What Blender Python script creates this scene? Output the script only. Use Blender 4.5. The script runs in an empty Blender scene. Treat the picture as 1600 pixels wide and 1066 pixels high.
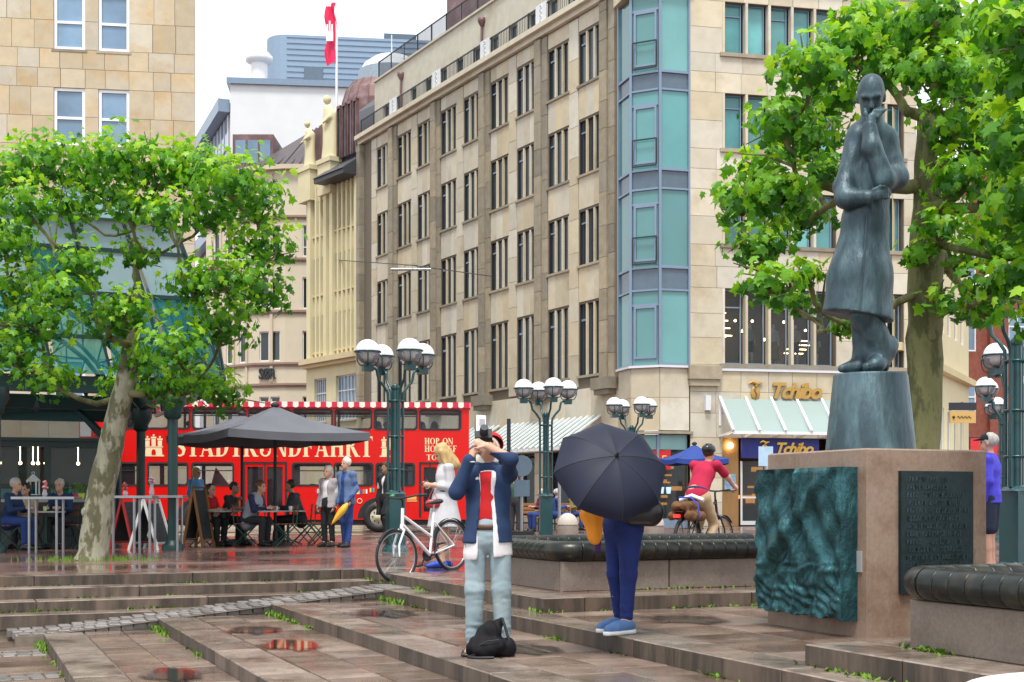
import bpy, math, random
import numpy as np
from mathutils import Vector, Matrix, Euler
random.seed(7); RNG = np.random.default_rng(7)
D = bpy.data; SC = bpy.context.scene; COL = SC.collection
R = math.radians; PI = math.pi
# ---------------------------------------------------------------- camera, sky, sun, exposure
EYE, F, HZ = 0.9, 2050.0, 785.0          # eye height above the plaza, focal length and horizon row of the 1600 px photograph
cd = D.cameras.new('camera'); cam = D.objects.new('camera', cd); COL.objects.link(cam)
cam.location = (0, 0, EYE); cam.rotation_euler = (R(90), 0, 0)
cd.sensor_width = 36; cd.lens = 36*F/1600; cd.shift_y = (HZ-533)/1600; cd.clip_end = 3000; cd.clip_start = .1
SC.camera = cam
SUN_EL, SUN_AZ = 66, 188                  # overcast: a broad soft sun, high behind the viewer
w = D.worlds.new('World'); SC.world = w; w.use_nodes = True
nt = w.node_tree; bg = nt.nodes['Background']
sky = nt.nodes.new('ShaderNodeTexSky'); sky.sky_type = 'NISHITA'; sky.sun_disc = False
sky.sun_elevation = R(SUN_EL); sky.sun_rotation = R(SUN_AZ)
mixw = nt.nodes.new('ShaderNodeMix'); mixw.data_type = 'RGBA'
mixw.inputs[0].default_value = .86                                   # cloud cover
mixw.inputs[7].default_value = (9.6, 9.9, 10.2, 1)
nt.links.new(sky.outputs[0], mixw.inputs[6]); nt.links.new(mixw.outputs[2], bg.inputs[0])
bg.inputs[1].default_value = .062
sd = D.lights.new('sun', 'SUN'); sd.energy = 1.5; sd.angle = R(14); sd.color = (1, .96, .9)
so = D.objects.new('sun', sd); COL.objects.link(so)
so.rotation_euler = (R(90-SUN_EL), 0, R(180-SUN_AZ)); so.location = (0, 0, 60)
SC.view_settings.view_transform = 'Standard'; SC.view_settings.look = 'None'
SC.view_settings.exposure = 1.35; SC.view_settings.gamma = 1
SC.render.engine = 'CYCLES'
cy = SC.cycles; cy.use_denoising = True; cy.max_bounces = 7; cy.diffuse_bounces = 3; cy.glossy_bounces = 3
cy.transmission_bounces = 5; cy.transparent_max_bounces = 12; cy.caustics_reflective = False; cy.caustics_refractive = False

# ---------------------------------------------------------------- helpers
def P(u, v, Y): return Vector(((u-800)/F*Y, Y, EYE-(v-HZ)/F*Y))
def PX(u, Y): return (u-800)/F*Y
TH = R(23); ST, CT = math.sin(TH), math.cos(TH)
def AB(a, b, z=0): return Vector((-ST*a+CT*b, CT*a+ST*b, z))       # the monument square's own grid

_m = {}
def mat(name, col, rough=.6, metal=0., var=.12, vs=4., bump=0., bs=30., rnd=0., col2=None, wet=None, spec=.5,
        emit=0., trans=0., stain=None, ss=1.5, sr=(.48, .66), stretch=None, coat=0.):
    if name in _m: return _m[name]
    m = D.materials.new(name); _m[name] = m; m.use_nodes = True
    t = m.node_tree; N = t.nodes; L = t.links; b = N['Principled BSDF']
    tc = N.new('ShaderNodeTexCoord'); oi = N.new('ShaderNodeObjectInfo')
    mul = N.new('ShaderNodeMath'); mul.operation = 'MULTIPLY'; mul.inputs[1].default_value = 61.7
    L.new(oi.outputs['Random'], mul.inputs[0])
    add = N.new('ShaderNodeVectorMath'); add.operation = 'ADD'
    L.new(tc.outputs['Object'], add.inputs[0]); L.new(mul.outputs[0], add.inputs[1])
    vec = add.outputs[0]
    if stretch:
        vm = N.new('ShaderNodeVectorMath'); vm.operation = 'MULTIPLY'; vm.inputs[1].default_value = stretch
        L.new(vec, vm.inputs[0]); vec = vm.outputs[0]
    def noise(s, det=5, ro=.6):
        n = N.new('ShaderNodeTexNoise'); n.inputs['Scale'].default_value = s; n.inputs['Detail'].default_value = det
        n.inputs['Roughness'].default_value = ro; L.new(vec, n.inputs['Vector']); return n.outputs['Fac']
    def mapr(f, a, bb, c, d):
        r = N.new('ShaderNodeMapRange'); r.inputs[1].default_value = a; r.inputs[2].default_value = bb
        r.inputs[3].default_value = c; r.inputs[4].default_value = d; L.new(f, r.inputs[0]); return r.outputs[0]
    def mix(f, a, bb):
        x = N.new('ShaderNodeMix'); x.data_type = 'RGBA'
        for i, v in ((0, f), (6, a), (7, bb)):
            if hasattr(v, 'is_linked'): L.new(v, x.inputs[i])
            else: x.inputs[i].default_value = v if i == 0 else (*v, 1)
        return x.outputs[2]
    c = tuple(col)
    if col2: c = mix(mapr(oi.outputs['Random'], 0, 1, 0, 1), col, col2)
    if stain: c = mix(mapr(noise(ss, 6, .65), sr[0], sr[1], 0, 1), c, stain)
    k = N.new('ShaderNodeHueSaturation')
    if hasattr(c, 'is_linked'): L.new(c, k.inputs['Color'])
    else: k.inputs['Color'].default_value = (*c, 1)
    v = mapr(noise(vs), .25, .75, 1-var, 1+var)
    if rnd:
        wn = N.new('ShaderNodeTexWhiteNoise'); wn.noise_dimensions = '1D'; L.new(oi.outputs['Random'], wn.inputs['W'])
        m2 = N.new('ShaderNodeMath'); m2.operation = 'MULTIPLY'; L.new(v, m2.inputs[0])
        L.new(mapr(wn.outputs['Value'], 0, 1, 1-rnd, 1+rnd), m2.inputs[1]); v = m2.outputs[0]
    L.new(v, k.inputs['Value']); L.new(k.outputs[0], b.inputs['Base Color'])
    if wet: L.new(mapr(noise(wet[2], 4, .55), .4, .6, wet[0], wet[1]), b.inputs['Roughness'])
    else: b.inputs['Roughness'].default_value = rough
    b.inputs['Metallic'].default_value = metal
    b.inputs['Specular IOR Level'].default_value = spec
    if coat: b.inputs['Coat Weight'].default_value = coat; b.inputs['Coat Roughness'].default_value = .06
    if bump:
        bn = N.new('ShaderNodeBump'); bn.inputs['Strength'].default_value = bump; bn.inputs['Distance'].default_value = .02
        L.new(noise(bs, 5, .65), bn.inputs['Height']); L.new(bn.outputs[0], b.inputs['Normal'])
    if emit:
        b.inputs['Emission Color'].default_value = (*col, 1); b.inputs['Emission Strength'].default_value = emit
    if trans: b.inputs['Transmission Weight'].default_value = trans
    return m

def glass(name, col, t=.5, rough=.03, tint=None):
    """thin sheet glass: partly see-through, mirror-like at a slant"""
    if name in _m: return _m[name]
    m = D.materials.new(name); _m[name] = m; m.use_nodes = True
    T = m.node_tree; N = T.nodes; L = T.links; b = N['Principled BSDF']; out = N['Material Output']
    b.inputs['Base Color'].default_value = (*col, 1); b.inputs['Roughness'].default_value = rough
    tr = N.new('ShaderNodeBsdfTransparent'); tr.inputs[0].default_value = (*(tint or (1, 1, 1)), 1)
    fr = N.new('ShaderNodeFresnel'); fr.inputs[0].default_value = 1.45
    mr = N.new('ShaderNodeMapRange'); mr.inputs[3].default_value = t; mr.inputs[4].default_value = 0; L.new(fr.outputs[0], mr.inputs[0])
    mx = N.new('ShaderNodeMixShader'); L.new(mr.outputs[0], mx.inputs[0]); L.new(b.outputs[0], mx.inputs[1]); L.new(tr.outputs[0], mx.inputs[2])
    L.new(mx.outputs[0], out.inputs[0])
    return m

def tag(o, label=None, cat=None, group=None, kind=None):
    if label: o['label'] = label
    if cat: o['category'] = cat
    if group: o['group'] = group
    if kind: o['kind'] = kind
    return o
def empty(name, loc=(0, 0, 0), rz=0, label=None, cat=None, group=None, parent=None):
    o = D.objects.new(name, None); COL.objects.link(o); o.location = loc; o.rotation_euler = (0, 0, rz); o.empty_display_size = .2
    o.parent = parent
    return tag(o, label, cat, group)
def put(name, me, parent=None, loc=None, rz=None, rot=None, scale=None):
    o = D.objects.new(name, me); COL.objects.link(o); o.parent = parent
    if loc is not None: o.location = loc
    if rz is not None: o.rotation_euler = (0, 0, rz)
    if rot is not None: o.rotation_euler = rot
    if scale is not None: o.scale = scale
    return o
def copy_tree(o, parent=None):
    c = o.copy(); COL.objects.link(c); c.parent = parent
    for ch in list(o.children): copy_tree(ch, c)
    return c

class MB:
    """collects boxes, tubes, lathes and sheets; build() links them as ONE mesh object"""
    def __init__(s): s.V = []; s.Fa = []; s.S = []; s.I = []; s.mi = 0; s.T = None
    def add(s, vs, fs, smooth=False):
        n = len(s.V)
        s.V += [tuple(s.T @ Vector(v)) if s.T else tuple(v) for v in vs]
        for f in fs: s.Fa.append(tuple(i+n for i in f)); s.S.append(smooth); s.I.append(s.mi)
        return s
    def box(s, x0, x1, y0, y1, z0, z1):
        return s.add([(x0,y0,z0),(x1,y0,z0),(x1,y1,z0),(x0,y1,z0),(x0,y0,z1),(x1,y0,z1),(x1,y1,z1),(x0,y1,z1)],
                     [(3,2,1,0),(4,5,6,7),(0,1,5,4),(1,2,6,5),(2,3,7,6),(3,0,4,7)])
    def obox(s, c, size, rot=None):
        M_ = (rot.to_matrix() if isinstance(rot, Euler) else rot) if rot else Matrix.Identity(3)
        vs = [Vector(c)+M_ @ Vector((sx*size[0]/2, sy*size[1]/2, sz*size[2]/2)) for sz in (-1, 1) for sx, sy in ((-1,-1),(1,-1),(1,1),(-1,1))]
        return s.add(vs, [(3,2,1,0),(4,5,6,7),(0,1,5,4),(1,2,6,5),(2,3,7,6),(3,0,4,7)])
    def beam(s, a, b, w, h, up=(0, 0, 1)):
        a, b = Vector(a), Vector(b); d = (b-a).normalized(); u = Vector(up); sd_ = d.cross(u)
        if sd_.length < 1e-4: sd_ = d.cross(Vector((1, 0, 0)))
        sd_.normalize(); u = sd_.cross(d)
        vs = [p+sd_*(i*w/2)+u*(j*h/2) for p in (a, b) for i, j in ((-1,-1),(1,-1),(1,1),(-1,1))]
        return s.add(vs, [(0,1,2,3),(7,6,5,4),(1,0,4,5),(2,1,5,6),(3,2,6,7),(0,3,7,4)])
    def tube(s, pts, r, n=8, caps=True, smooth=True):
        pts = [Vector(p) for p in pts]; m = len(pts)
        rs = r if hasattr(r, '__len__') else [r]*m
        up = None; vs = []
        for i, p in enumerate(pts):
            d = (pts[min(i+1, m-1)]-pts[max(i-1, 0)]).normalized()
            if up is None:
                up = Vector((0, 0, 1)) if abs(d.z) < .9 else Vector((1, 0, 0))
            x = d.cross(up)
            if x.length < 1e-5: x = d.orthogonal()
            x.normalize(); up = x.cross(d)
            for k in range(n):
                a = 2*PI*k/n; vs.append(p+(x*math.cos(a)+up*math.sin(a))*rs[i])
        fs = [(i*n+k, i*n+(k+1) % n, (i+1)*n+(k+1) % n, (i+1)*n+k) for i in range(m-1) for k in range(n)]
        s.add(vs, fs, smooth)
        if caps: s.add(vs[:n], [tuple(range(n-1, -1, -1))]); s.add(vs[-n:], [tuple(range(n))])
        return s
    def lathe(s, prof, n=16, c=(0, 0, 0), axis=None, smooth=True, caps=True):
        M_ = Matrix.Identity(3) if axis is None else Vector((0, 0, 1)).rotation_difference(Vector(axis)).to_matrix()
        c = Vector(c); vs = [c+M_ @ Vector((r*math.cos(2*PI*k/n), r*math.sin(2*PI*k/n), z)) for r, z in prof for k in range(n)]
        m = len(prof)
        s.add(vs, [(i*n+k, i*n+(k+1) % n, (i+1)*n+(k+1) % n, (i+1)*n+k) for i in range(m-1) for k in range(n)], smooth)
        if caps: s.add(vs[:n], [tuple(range(n-1, -1, -1))]); s.add(vs[-n:], [tuple(range(n))])
        return s
    def torus(s, c, axis, Rr, r, n=32, m=8):
        M_ = Vector((0, 0, 1)).rotation_difference(Vector(axis)).to_matrix(); c = Vector(c)
        vs = [c+M_ @ Vector(((Rr+r*math.cos(2*PI*j/m))*math.cos(2*PI*i/n), (Rr+r*math.cos(2*PI*j/m))*math.sin(2*PI*i/n), r*math.sin(2*PI*j/m))) for i in range(n) for j in range(m)]
        return s.add(vs, [(i*m+j, ((i+1) % n)*m+j, ((i+1) % n)*m+(j+1) % m, i*m+(j+1) % m) for i in range(n) for j in range(m)], True)
    def sphere(s, c, r, nu=16, nv=10, v0=0., v1=1., smooth=True):
        rr = r if hasattr(r, '__len__') else (r, r, r)
        vs = []; fs = []
        for j in range(nv+1):
            t = PI*(v0+(v1-v0)*j/nv)
            for i in range(nu):
                a = 2*PI*i/nu; vs.append((c[0]+rr[0]*math.sin(t)*math.cos(a), c[1]+rr[1]*math.sin(t)*math.sin(a), c[2]+rr[2]*math.cos(t)))
        for j in range(nv):
            for i in range(nu): fs.append((j*nu+i, (j+1)*nu+i, (j+1)*nu+(i+1) % nu, j*nu+(i+1) % nu))
        return s.add(vs, fs, smooth)
    def prism(s, poly, o, ex, ey, ez, h):
        """2-D polygon in the plane (ex, ey) at o, pushed h along ez"""
        o, ex, ey, ez = Vector(o), Vector(ex), Vector(ey), Vector(ez); n = len(poly)
        a = [o+ex*x+ey*y for x, y in poly]; b = [p+ez*h for p in a]
        fs = [tuple(range(n-1, -1, -1)), tuple(range(n, 2*n))]+[(i, (i+1) % n, n+(i+1) % n, n+i) for i in range(n)]
        return s.add(a+b, fs)
    def sheet(s, grid, smooth=True):
        nr = len(grid); nc = len(grid[0])
        return s.add([v for r_ in grid for v in r_], [(i*nc+j, i*nc+j+1, (i+1)*nc+j+1, (i+1)*nc+j) for i in range(nr-1) for j in range(nc-1)], smooth)
    def mesh(s, name, mats):
        me = D.meshes.new(name); me.from_pydata(s.V, [], s.Fa)
        for m_ in (mats if isinstance(mats, (list, tuple)) else [mats]): me.materials.append(m_)
        me.polygons.foreach_set('use_smooth', s.S); me.polygons.foreach_set('material_index', s.I); me.update()
        return me
    def build(s, name, mats, parent=None, loc=None, rz=None, rot=None): return put(name, s.mesh(name, mats), parent, loc, rz, rot)

_bx = {}
def slab_mesh(name, sx, sy, sz, m, ch=.006):
    """a chamfered block centred on its own origin in x and z, its back at y = 0 (shared between alike pieces)"""
    key = (name, round(sx, 3), round(sy, 3), round(sz, 3), m.name, ch)
    if key not in _bx:
        b = MB(); x, y, z, c = sx/2, sy, sz/2, ch
        vs = [(-x,0,-z),(x,0,-z),(x,0,z),(-x,0,z),(-x,-y+c,-z),(x,-y+c,-z),(x,-y+c,z),(-x,-y+c,z),(-x+c,-y,-z+c),(x-c,-y,-z+c),(x-c,-y,z-c),(-x+c,-y,z-c)]
        b.add(vs, [(0,1,2,3),(1,0,4,5),(2,1,5,6),(3,2,6,7),(0,3,7,4),(5,4,8,9),(6,5,9,10),(7,6,10,11),(4,7,11,8),(8,9,10,11)][0:])
        _bx[key] = b.mesh(name, m)
    return _bx[key]

def holed(mb, x0, x1, z0, z1, ops, y=0., depth=.3, back=False):
    """wall sheet in the plane y with openings (xa, xb, za, zb) and their reveals"""
    xs = sorted({x0, x1, *[o[0] for o in ops], *[o[1] for o in ops]}); zs = sorted({z0, z1, *[o[2] for o in ops], *[o[3] for o in ops]})
    xs = [x for x in xs if x0 <= x <= x1]; zs = [z for z in zs if z0 <= z <= z1]
    for i in range(len(xs)-1):
        for j in range(len(zs)-1):
            cx, cz = (xs[i]+xs[i+1])/2, (zs[j]+zs[j+1])/2
            if any(o[0] < cx < o[1] and o[2] < cz < o[3] for o in ops): continue
            mb.add([(xs[i],y,zs[j]),(xs[i+1],y,zs[j]),(xs[i+1],y,zs[j+1]),(xs[i],y,zs[j+1])], [(0,1,2,3)])
            if back: mb.add([(xs[i],y+depth,zs[j]),(xs[i+1],y+depth,zs[j]),(xs[i+1],y+depth,zs[j+1]),(xs[i],y+depth,zs[j+1])], [(3,2,1,0)])
    for a, b, c, d in ops:
        y1 = y+depth
        mb.add([(a,y,c),(b,y,c),(b,y,d),(a,y,d),(a,y1,c),(b,y1,c),(b,y1,d),(a,y1,d)], [(0,4,5,1),(1,5,6,2),(2,6,7,3),(3,7,4,0)])
    return mb

def free_spans(x0, x1, ops, za, zb):
    sp = [(x0, x1)]
    for a, b, c, d in ops:
        if c < zb-1e-3 and d > za+1e-3:
            n = []
            for p, q in sp:
                if b <= p or a >= q: n.append((p, q)); continue
                if a > p: n.append((p, a))
                if b < q: n.append((b, q))
            sp = n
    return sp
def clad(parent, name, m, x0, x1, zs, ops, L, th=.04, y=0., gap=.012, M4=None, jit=.25, limit=300, seed=1, stuffname=None):
    """stone slabs one by one over a facade: courses between the heights zs, gaps left as joints"""
    rg = random.Random(seed); items = []
    for r_ in range(len(zs)-1):
        za, zb = zs[r_], zs[r_+1]
        for p, q in free_spans(x0, x1, ops, za, zb):
            n = max(1, round((q-p)/L)); cuts = [p+(q-p)*k/n for k in range(n+1)]
            if n > 1:
                off = (r_ % 2)*.5*(q-p)/n*.7
                cuts = [p]+[c+rg.uniform(-jit, jit)*(q-p)/n*.5+off*0 for c in cuts[1:-1]]+[q]
            for a, b in zip(cuts[:-1], cuts[1:]):
                items.append(((a+b)/2, (za+zb)/2, b-a-gap, zb-za-gap))
    rest = MB()
    for i, (cx, cz, sx, sz) in enumerate(items):
        if sx < .03 or sz < .03: continue
        sx = round(sx/.02)*.02 if sx > .2 else sx
        if i < limit:
            o = put(name, slab_mesh(name, sx, th, sz, m), parent)
            o.matrix_local = (M4 or Matrix()) @ Matrix.Translation((cx, y, cz))
        else: rest.box(cx-sx/2, cx+sx/2, y-th, y, cz-sz/2, cz+sz/2)
    if rest.V:
        o = rest.build(stuffname or name, m, parent); o['kind'] = 'stuff'
        if M4: o.matrix_local = M4
def xf(loc, rz): return Matrix.Translation(loc) @ Matrix.Rotation(rz, 4, 'Z')

def text_mesh(txt, size, m, ext=.01, shear=0., off=0., spacing=1., align='CENTER'):
    cu = D.curves.new('lettering', 'FONT'); cu.body = txt; cu.size = size; cu.extrude = ext; cu.shear = shear; cu.offset = off
    cu.space_character = spacing; cu.align_x = align; cu.align_y = 'CENTER'; cu.resolution_u = 3
    o = D.objects.new('lettering', cu); COL.objects.link(o)
    bpy.context.view_layer.update()
    me = D.meshes.new_from_object(o.evaluated_get(bpy.context.evaluated_depsgraph_get())); D.objects.remove(o); D.curves.remove(cu)
    me.materials.clear(); me.materials.append(m); me.name = 'lettering'
    return me
UPR = (R(90), 0, 0)                                        # stands lettering up, facing -y

# ---- signed-distance modelling for people and the statue
class SDF:
    def __init__(s, k=.03): s.P = []; s.k = k
    def rc(s, a, b, r1, r2=None, tag=0, flat=None, k=None, sub=False):
        s.P.append(('c', np.array(a, float), np.array(b, float), r1, r1 if r2 is None else r2, flat, tag, k, sub)); return s
    def el(s, c, r, tag=0, rot=None, k=None, sub=False):
        s.P.append(('e', np.array(c, float), np.array(r, float), None if rot is None else np.array(rot, float), 0, None, tag, k, sub)); return s
    def chain(s, pts, rs, tag=0, flat=None, k=None):
        for i in range(len(pts)-1): s.rc(pts[i], pts[i+1], rs[i], rs[i+1], tag, flat, k)
        return s
    @staticmethod
    def ev(p, x, y, z):
        if p[0] == 'c':
            _, a, b, r1, r2, fl, *_r = p
            qx, qy, qz = x-a[0], y-a[1], z-a[2]; ba = b-a
            if fl is not None:
                n, sc = np.array(fl[0], float), fl[1]; n = n/np.linalg.norm(n)
                dt = (qx*n[0]+qy*n[1]+qz*n[2])*(sc-1); qx, qy, qz = qx+dt*n[0], qy+dt*n[1], qz+dt*n[2]
                ba = ba+(sc-1)*ba.dot(n)*n
            h = np.clip((qx*ba[0]+qy*ba[1]+qz*ba[2])/max(ba.dot(ba), 1e-9), 0, 1)
            return np.sqrt((qx-h*ba[0])**2+(qy-h*ba[1])**2+(qz-h*ba[2])**2)-(r1+(r2-r1)*h)
        _, c, r, rot, *_r = p
        qx, qy, qz = x-c[0], y-c[1], z-c[2]
        if rot is not None:
            qx, qy, qz = (rot[0][0]*qx+rot[1][0]*qy+rot[2][0]*qz, rot[0][1]*qx+rot[1][1]*qy+rot[2][1]*qz, rot[0][2]*qx+rot[1][2]*qy+rot[2][2]*qz)
        k0 = np.sqrt((qx/r[0])**2+(qy/r[1])**2+(qz/r[2])**2); k1 = np.sqrt((qx/r[0]**2)**2+(qy/r[1]**2)**2+(qz/r[2]**2)**2)
        return k0*(k0-1)/np.maximum(k1, 1e-6)
    def bb(s, p):
        if p[0] == 'c':
            rr = max(p[3], p[4]); return np.minimum(p[1], p[2])-rr, np.maximum(p[1], p[2])+rr
        m = p[2].max(); return p[1]-m, p[1]+m
    def mesh(s, name, mats, vox=.014, cuts=(), disp=None, parent=None, carve=None):
        bbs = [s.bb(p) for p in s.P]; pos = [b for b, p in zip(bbs, s.P) if not p[8]]
        lo = np.min([b[0] for b in pos], 0)-3*vox; hi = np.max([b[1] for b in pos], 0)+3*vox
        n = np.ceil((hi-lo)/vox).astype(int)+1
        ax = [lo[i]+vox*np.arange(n[i]) for i in range(3)]
        G = np.full(n, .2, np.float32)
        for p, (a, b) in zip(s.P, bbs):
            k = s.k if p[7] is None else p[7]; mg = k+3*vox
            i0 = np.clip(np.floor((a-mg-lo)/vox).astype(int), 0, n-1); i1 = np.clip(np.ceil((b+mg-lo)/vox).astype(int)+1, 1, n)
            if (i1 <= i0).any(): continue
            sl = tuple(slice(i0[i], i1[i]) for i in range(3))
            d = SDF.ev(p, ax[0][sl[0]][:, None, None], ax[1][sl[1]][None, :, None], ax[2][sl[2]][None, None, :])
            g = G[sl]
            if p[8]: d = -d; h = np.clip(.5-.5*(d-g)/-k if False else .5+.5*(d-g)/k, 0, 1); G[sl] = g+(d-g)*h+k*h*(1-h)
            else: h = np.clip(.5+.5*(d-g)/k, 0, 1); G[sl] = d+(g-d)*h-k*h*(1-h)
        for pt, nn in cuts:
            G = np.maximum(G, (ax[0][:, None, None]-pt[0])*nn[0]+(ax[1][None, :, None]-pt[1])*nn[1]+(ax[2][None, None, :]-pt[2])*nn[2])
        if carve is not None: G = np.maximum(G, -carve(ax[0][:, None, None], ax[1][None, :, None], ax[2][None, None, :]))
        ins = G < 0
        c = [ins[i:n[0]-1+i, j:n[1]-1+j, l:n[2]-1+l] for i in (0, 1) for j in (0, 1) for l in (0, 1)]
        cnt = sum(x.astype(np.int8) for x in c); act = (cnt > 0) & (cnt < 8)
        idx = np.full(act.shape, -1, np.int64); cells = np.argwhere(act); idx[act] = np.arange(len(cells))
        if not len(cells): return None
        acc = np.zeros((len(cells), 3)); num = np.zeros(len(cells))
        cor = [(i, j, l) for i in (0, 1) for j in (0, 1) for l in (0, 1)]
        vals = {o: G[cells[:, 0]+o[0], cells[:, 1]+o[1], cells[:, 2]+o[2]] for o in cor}
        for o in cor:
            for d_ in range(3):
                if o[d_]: continue
                q = list(o); q[d_] = 1; q = tuple(q); va, vb = vals[o], vals[q]
                mk = (va < 0) != (vb < 0); t_ = np.where(mk, va/np.where(mk, va-vb, 1), 0)
                pt = np.tile(np.array(o, float), (len(cells), 1)); pt[:, d_] = t_
                acc += pt*mk[:, None]; num += mk
        V = lo+(cells+acc/num[:, None])*vox
        quads = []
        for d_ in range(3):
            e, f = (d_+1) % 3, (d_+2) % 3
            sA = [slice(None)]*3; sB = [slice(None)]*3; sA[d_] = slice(0, -1); sB[d_] = slice(1, None)
            A_, B_ = ins[tuple(sA)], ins[tuple(sB)]; ch = np.argwhere(A_ != B_)
            ch = ch[(ch[:, e] > 0) & (ch[:, f] > 0) & (ch[:, e] < n[e]-1) & (ch[:, f] < n[f]-1)]
            st = A_[tuple(ch.T)]
            def at(de, df):
                q = ch.copy(); q[:, e] += de; q[:, f] += df; return idx[tuple(q.T)]
            q = np.stack([at(-1, -1), at(0, -1), at(0, 0), at(-1, 0)], 1)
            q[~st] = q[~st][:, ::-1]; quads.append(q)
        Q = np.concatenate(quads); Q = Q[(Q >= 0).all(1)]
        if disp is not None:
            fn = np.cross(V[Q[:, 2]]-V[Q[:, 0]], V[Q[:, 3]]-V[Q[:, 1]]); N_ = np.zeros_like(V)
            for i in range(4): np.add.at(N_, Q[:, i], fn)
            N_ /= np.maximum(np.linalg.norm(N_, axis=1, keepdims=True), 1e-9); V = V+N_*disp(V)[:, None]
        me = D.meshes.new(name); me.from_pydata(V.tolist(), [], Q.tolist())
        mats = mats if isinstance(mats, (list, tuple)) else [mats]
        for m_ in mats: me.materials.append(m_)
        if len(mats) > 1:
            best = np.full(len(V), 1e9); tg = np.zeros(len(V), int)
            for p in s.P:
                if p[8]: continue
                d = SDF.ev(p, V[:, 0], V[:, 1], V[:, 2]); k = d < best; best[k] = d[k]; tg[k] = p[6]
            me.polygons.foreach_set('material_index', tg[Q[:, 0]].astype(np.int32))
        me.polygons.foreach_set('use_smooth', np.ones(len(Q), bool)); me.update()
        return put(name, me, parent)
def wrinkle(amp, fx=18., fy=18., fz=9., seed=0):
    rg = np.random.default_rng(seed); ph = rg.uniform(0, 6.28, (6, 4)); dr = rg.normal(size=(6, 3))
    def f(V):
        o = np.zeros(len(V)); q = V*np.array([fx, fy, fz])
        for i in range(6):
            w_ = q @ dr[i]; o += np.sin(w_+ph[i, 0]+1.6*np.sin(.6*q[:, i % 3]+ph[i, 1]))
        return amp*o/3
    return f
# ================================================================= ground, stairs, terraces
GRZ = TH                                     # grid rotation
def paving_mat(name, c1, c2, mortar, sx, sy, rough=(.12, .5), off=.5, ms=.012):
    m = D.materials.new(name); _m[name] = m; m.use_nodes = True
    t = m.node_tree; N = t.nodes; L = t.links; b = N['Principled BSDF']
    tc = N.new('ShaderNodeTexCoord'); mp = N.new('ShaderNodeMapping'); mp.inputs['Rotation'].default_value = (0, 0, -TH)
    L.new(tc.outputs['Object'], mp.inputs[0])
    br = N.new('ShaderNodeTexBrick'); br.inputs['Scale'].default_value = 1; br.inputs['Brick Width'].default_value = sx; br.inputs['Row Height'].default_value = sy
    br.inputs['Mortar Size'].default_value = ms; br.inputs['Color1'].default_value = (*c1, 1); br.inputs['Color2'].default_value = (*c2, 1); br.inputs['Mortar'].default_value = (*mortar, 1)
    br.offset = off; L.new(mp.outputs[0], br.inputs['Vector'])
    n1 = N.new('ShaderNodeTexNoise'); n1.inputs['Scale'].default_value = .45; n1.inputs['Detail'].default_value = 6; L.new(tc.outputs['Object'], n1.inputs['Vector'])
    n2 = N.new('ShaderNodeTexNoise'); n2.inputs['Scale'].default_value = 9; n2.inputs['Detail'].default_value = 6; L.new(tc.outputs['Object'], n2.inputs['Vector'])
    hs = N.new('ShaderNodeHueSaturation'); L.new(br.outputs['Color'], hs.inputs['Color'])
    mr = N.new('ShaderNodeMapRange'); mr.inputs[1].default_value = .3; mr.inputs[2].default_value = .7; mr.inputs[3].default_value = .7; mr.inputs[4].default_value = 1.3
    L.new(n2.outputs['Fac'], mr.inputs[0]); L.new(mr.outputs[0], hs.inputs['Value']); L.new(hs.outputs[0], b.inputs['Base Color'])
    m2 = N.new('ShaderNodeMapRange'); m2.inputs[1].default_value = .38; m2.inputs[2].default_value = .62; m2.inputs[3].default_value = rough[0]; m2.inputs[4].default_value = rough[1]
    L.new(n1.outputs['Fac'], m2.inputs[0]); L.new(m2.outputs[0], b.inputs['Roughness'])
    bp = N.new('ShaderNodeBump'); bp.inputs['Strength'].default_value = .35; bp.inputs['Distance'].default_value = .01
    ad = N.new('ShaderNodeMath'); ad.operation = 'MULTIPLY_ADD'; ad.inputs[1].default_value = .35; L.new(n2.outputs['Fac'], ad.inputs[0])
    iv = N.new('ShaderNodeMath'); iv.operation = 'SUBTRACT'; iv.inputs[0].default_value = 1; L.new(br.outputs['Fac'], iv.inputs[1])
    L.new(iv.outputs[0], ad.inputs[2]); L.new(ad.outputs[0], bp.inputs['Height']); L.new(bp.outputs[0], b.inputs['Normal'])
    return m
m_plaza = paving_mat('wet_plaza_paving', (.14, .075, .062), (.2, .12, .105), (.17, .13, .11), .6, .3, (.04, .3))
m_paver = mat('wet_granite_paver', (.15, .098, .07), rnd=.3, col2=(.22, .165, .135), var=.25, vs=5, wet=(.05, .38, 1.1), bump=.05, bs=40, stain=(.11, .07, .05), ss=.9)
m_edge = mat('wet_step_stone', (.2, .15, .115), rnd=.15, col2=(.26, .21, .175), var=.28, vs=6, wet=(.07, .36, 1.6), bump=.1, bs=45, stain=(.085, .062, .045), ss=2.2)
m_riser = mat('streaked_shaded_riser_stone', (.1, .07, .05), .5, rnd=.2, var=.3, vs=9, col2=(.14, .105, .08), stain=(.045, .034, .026), ss=5, sr=(.42, .62), stretch=(1, 1, .12), bump=.2, bs=40)  # dirt streaks, plus riser shade against sky-bright treads put into the colour
m_joint = mat('paving_bed', (.2, .165, .125), .75, var=.3, vs=12)
m_cob = mat('grey_cobble_stone', (.16, .145, .138), rnd=.3, col2=(.22, .2, .19), var=.2, vs=20, wet=(.2, .5, 3.), bump=.3, bs=40)
m_moss = mat('green_moss', (.1, .2, .012), .8, var=.4, vs=25, col2=(.14, .26, .02))
m_pud = mat('rain_puddle_water', (.04, .032, .026), .05, var=.1, spec=.9)

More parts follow.
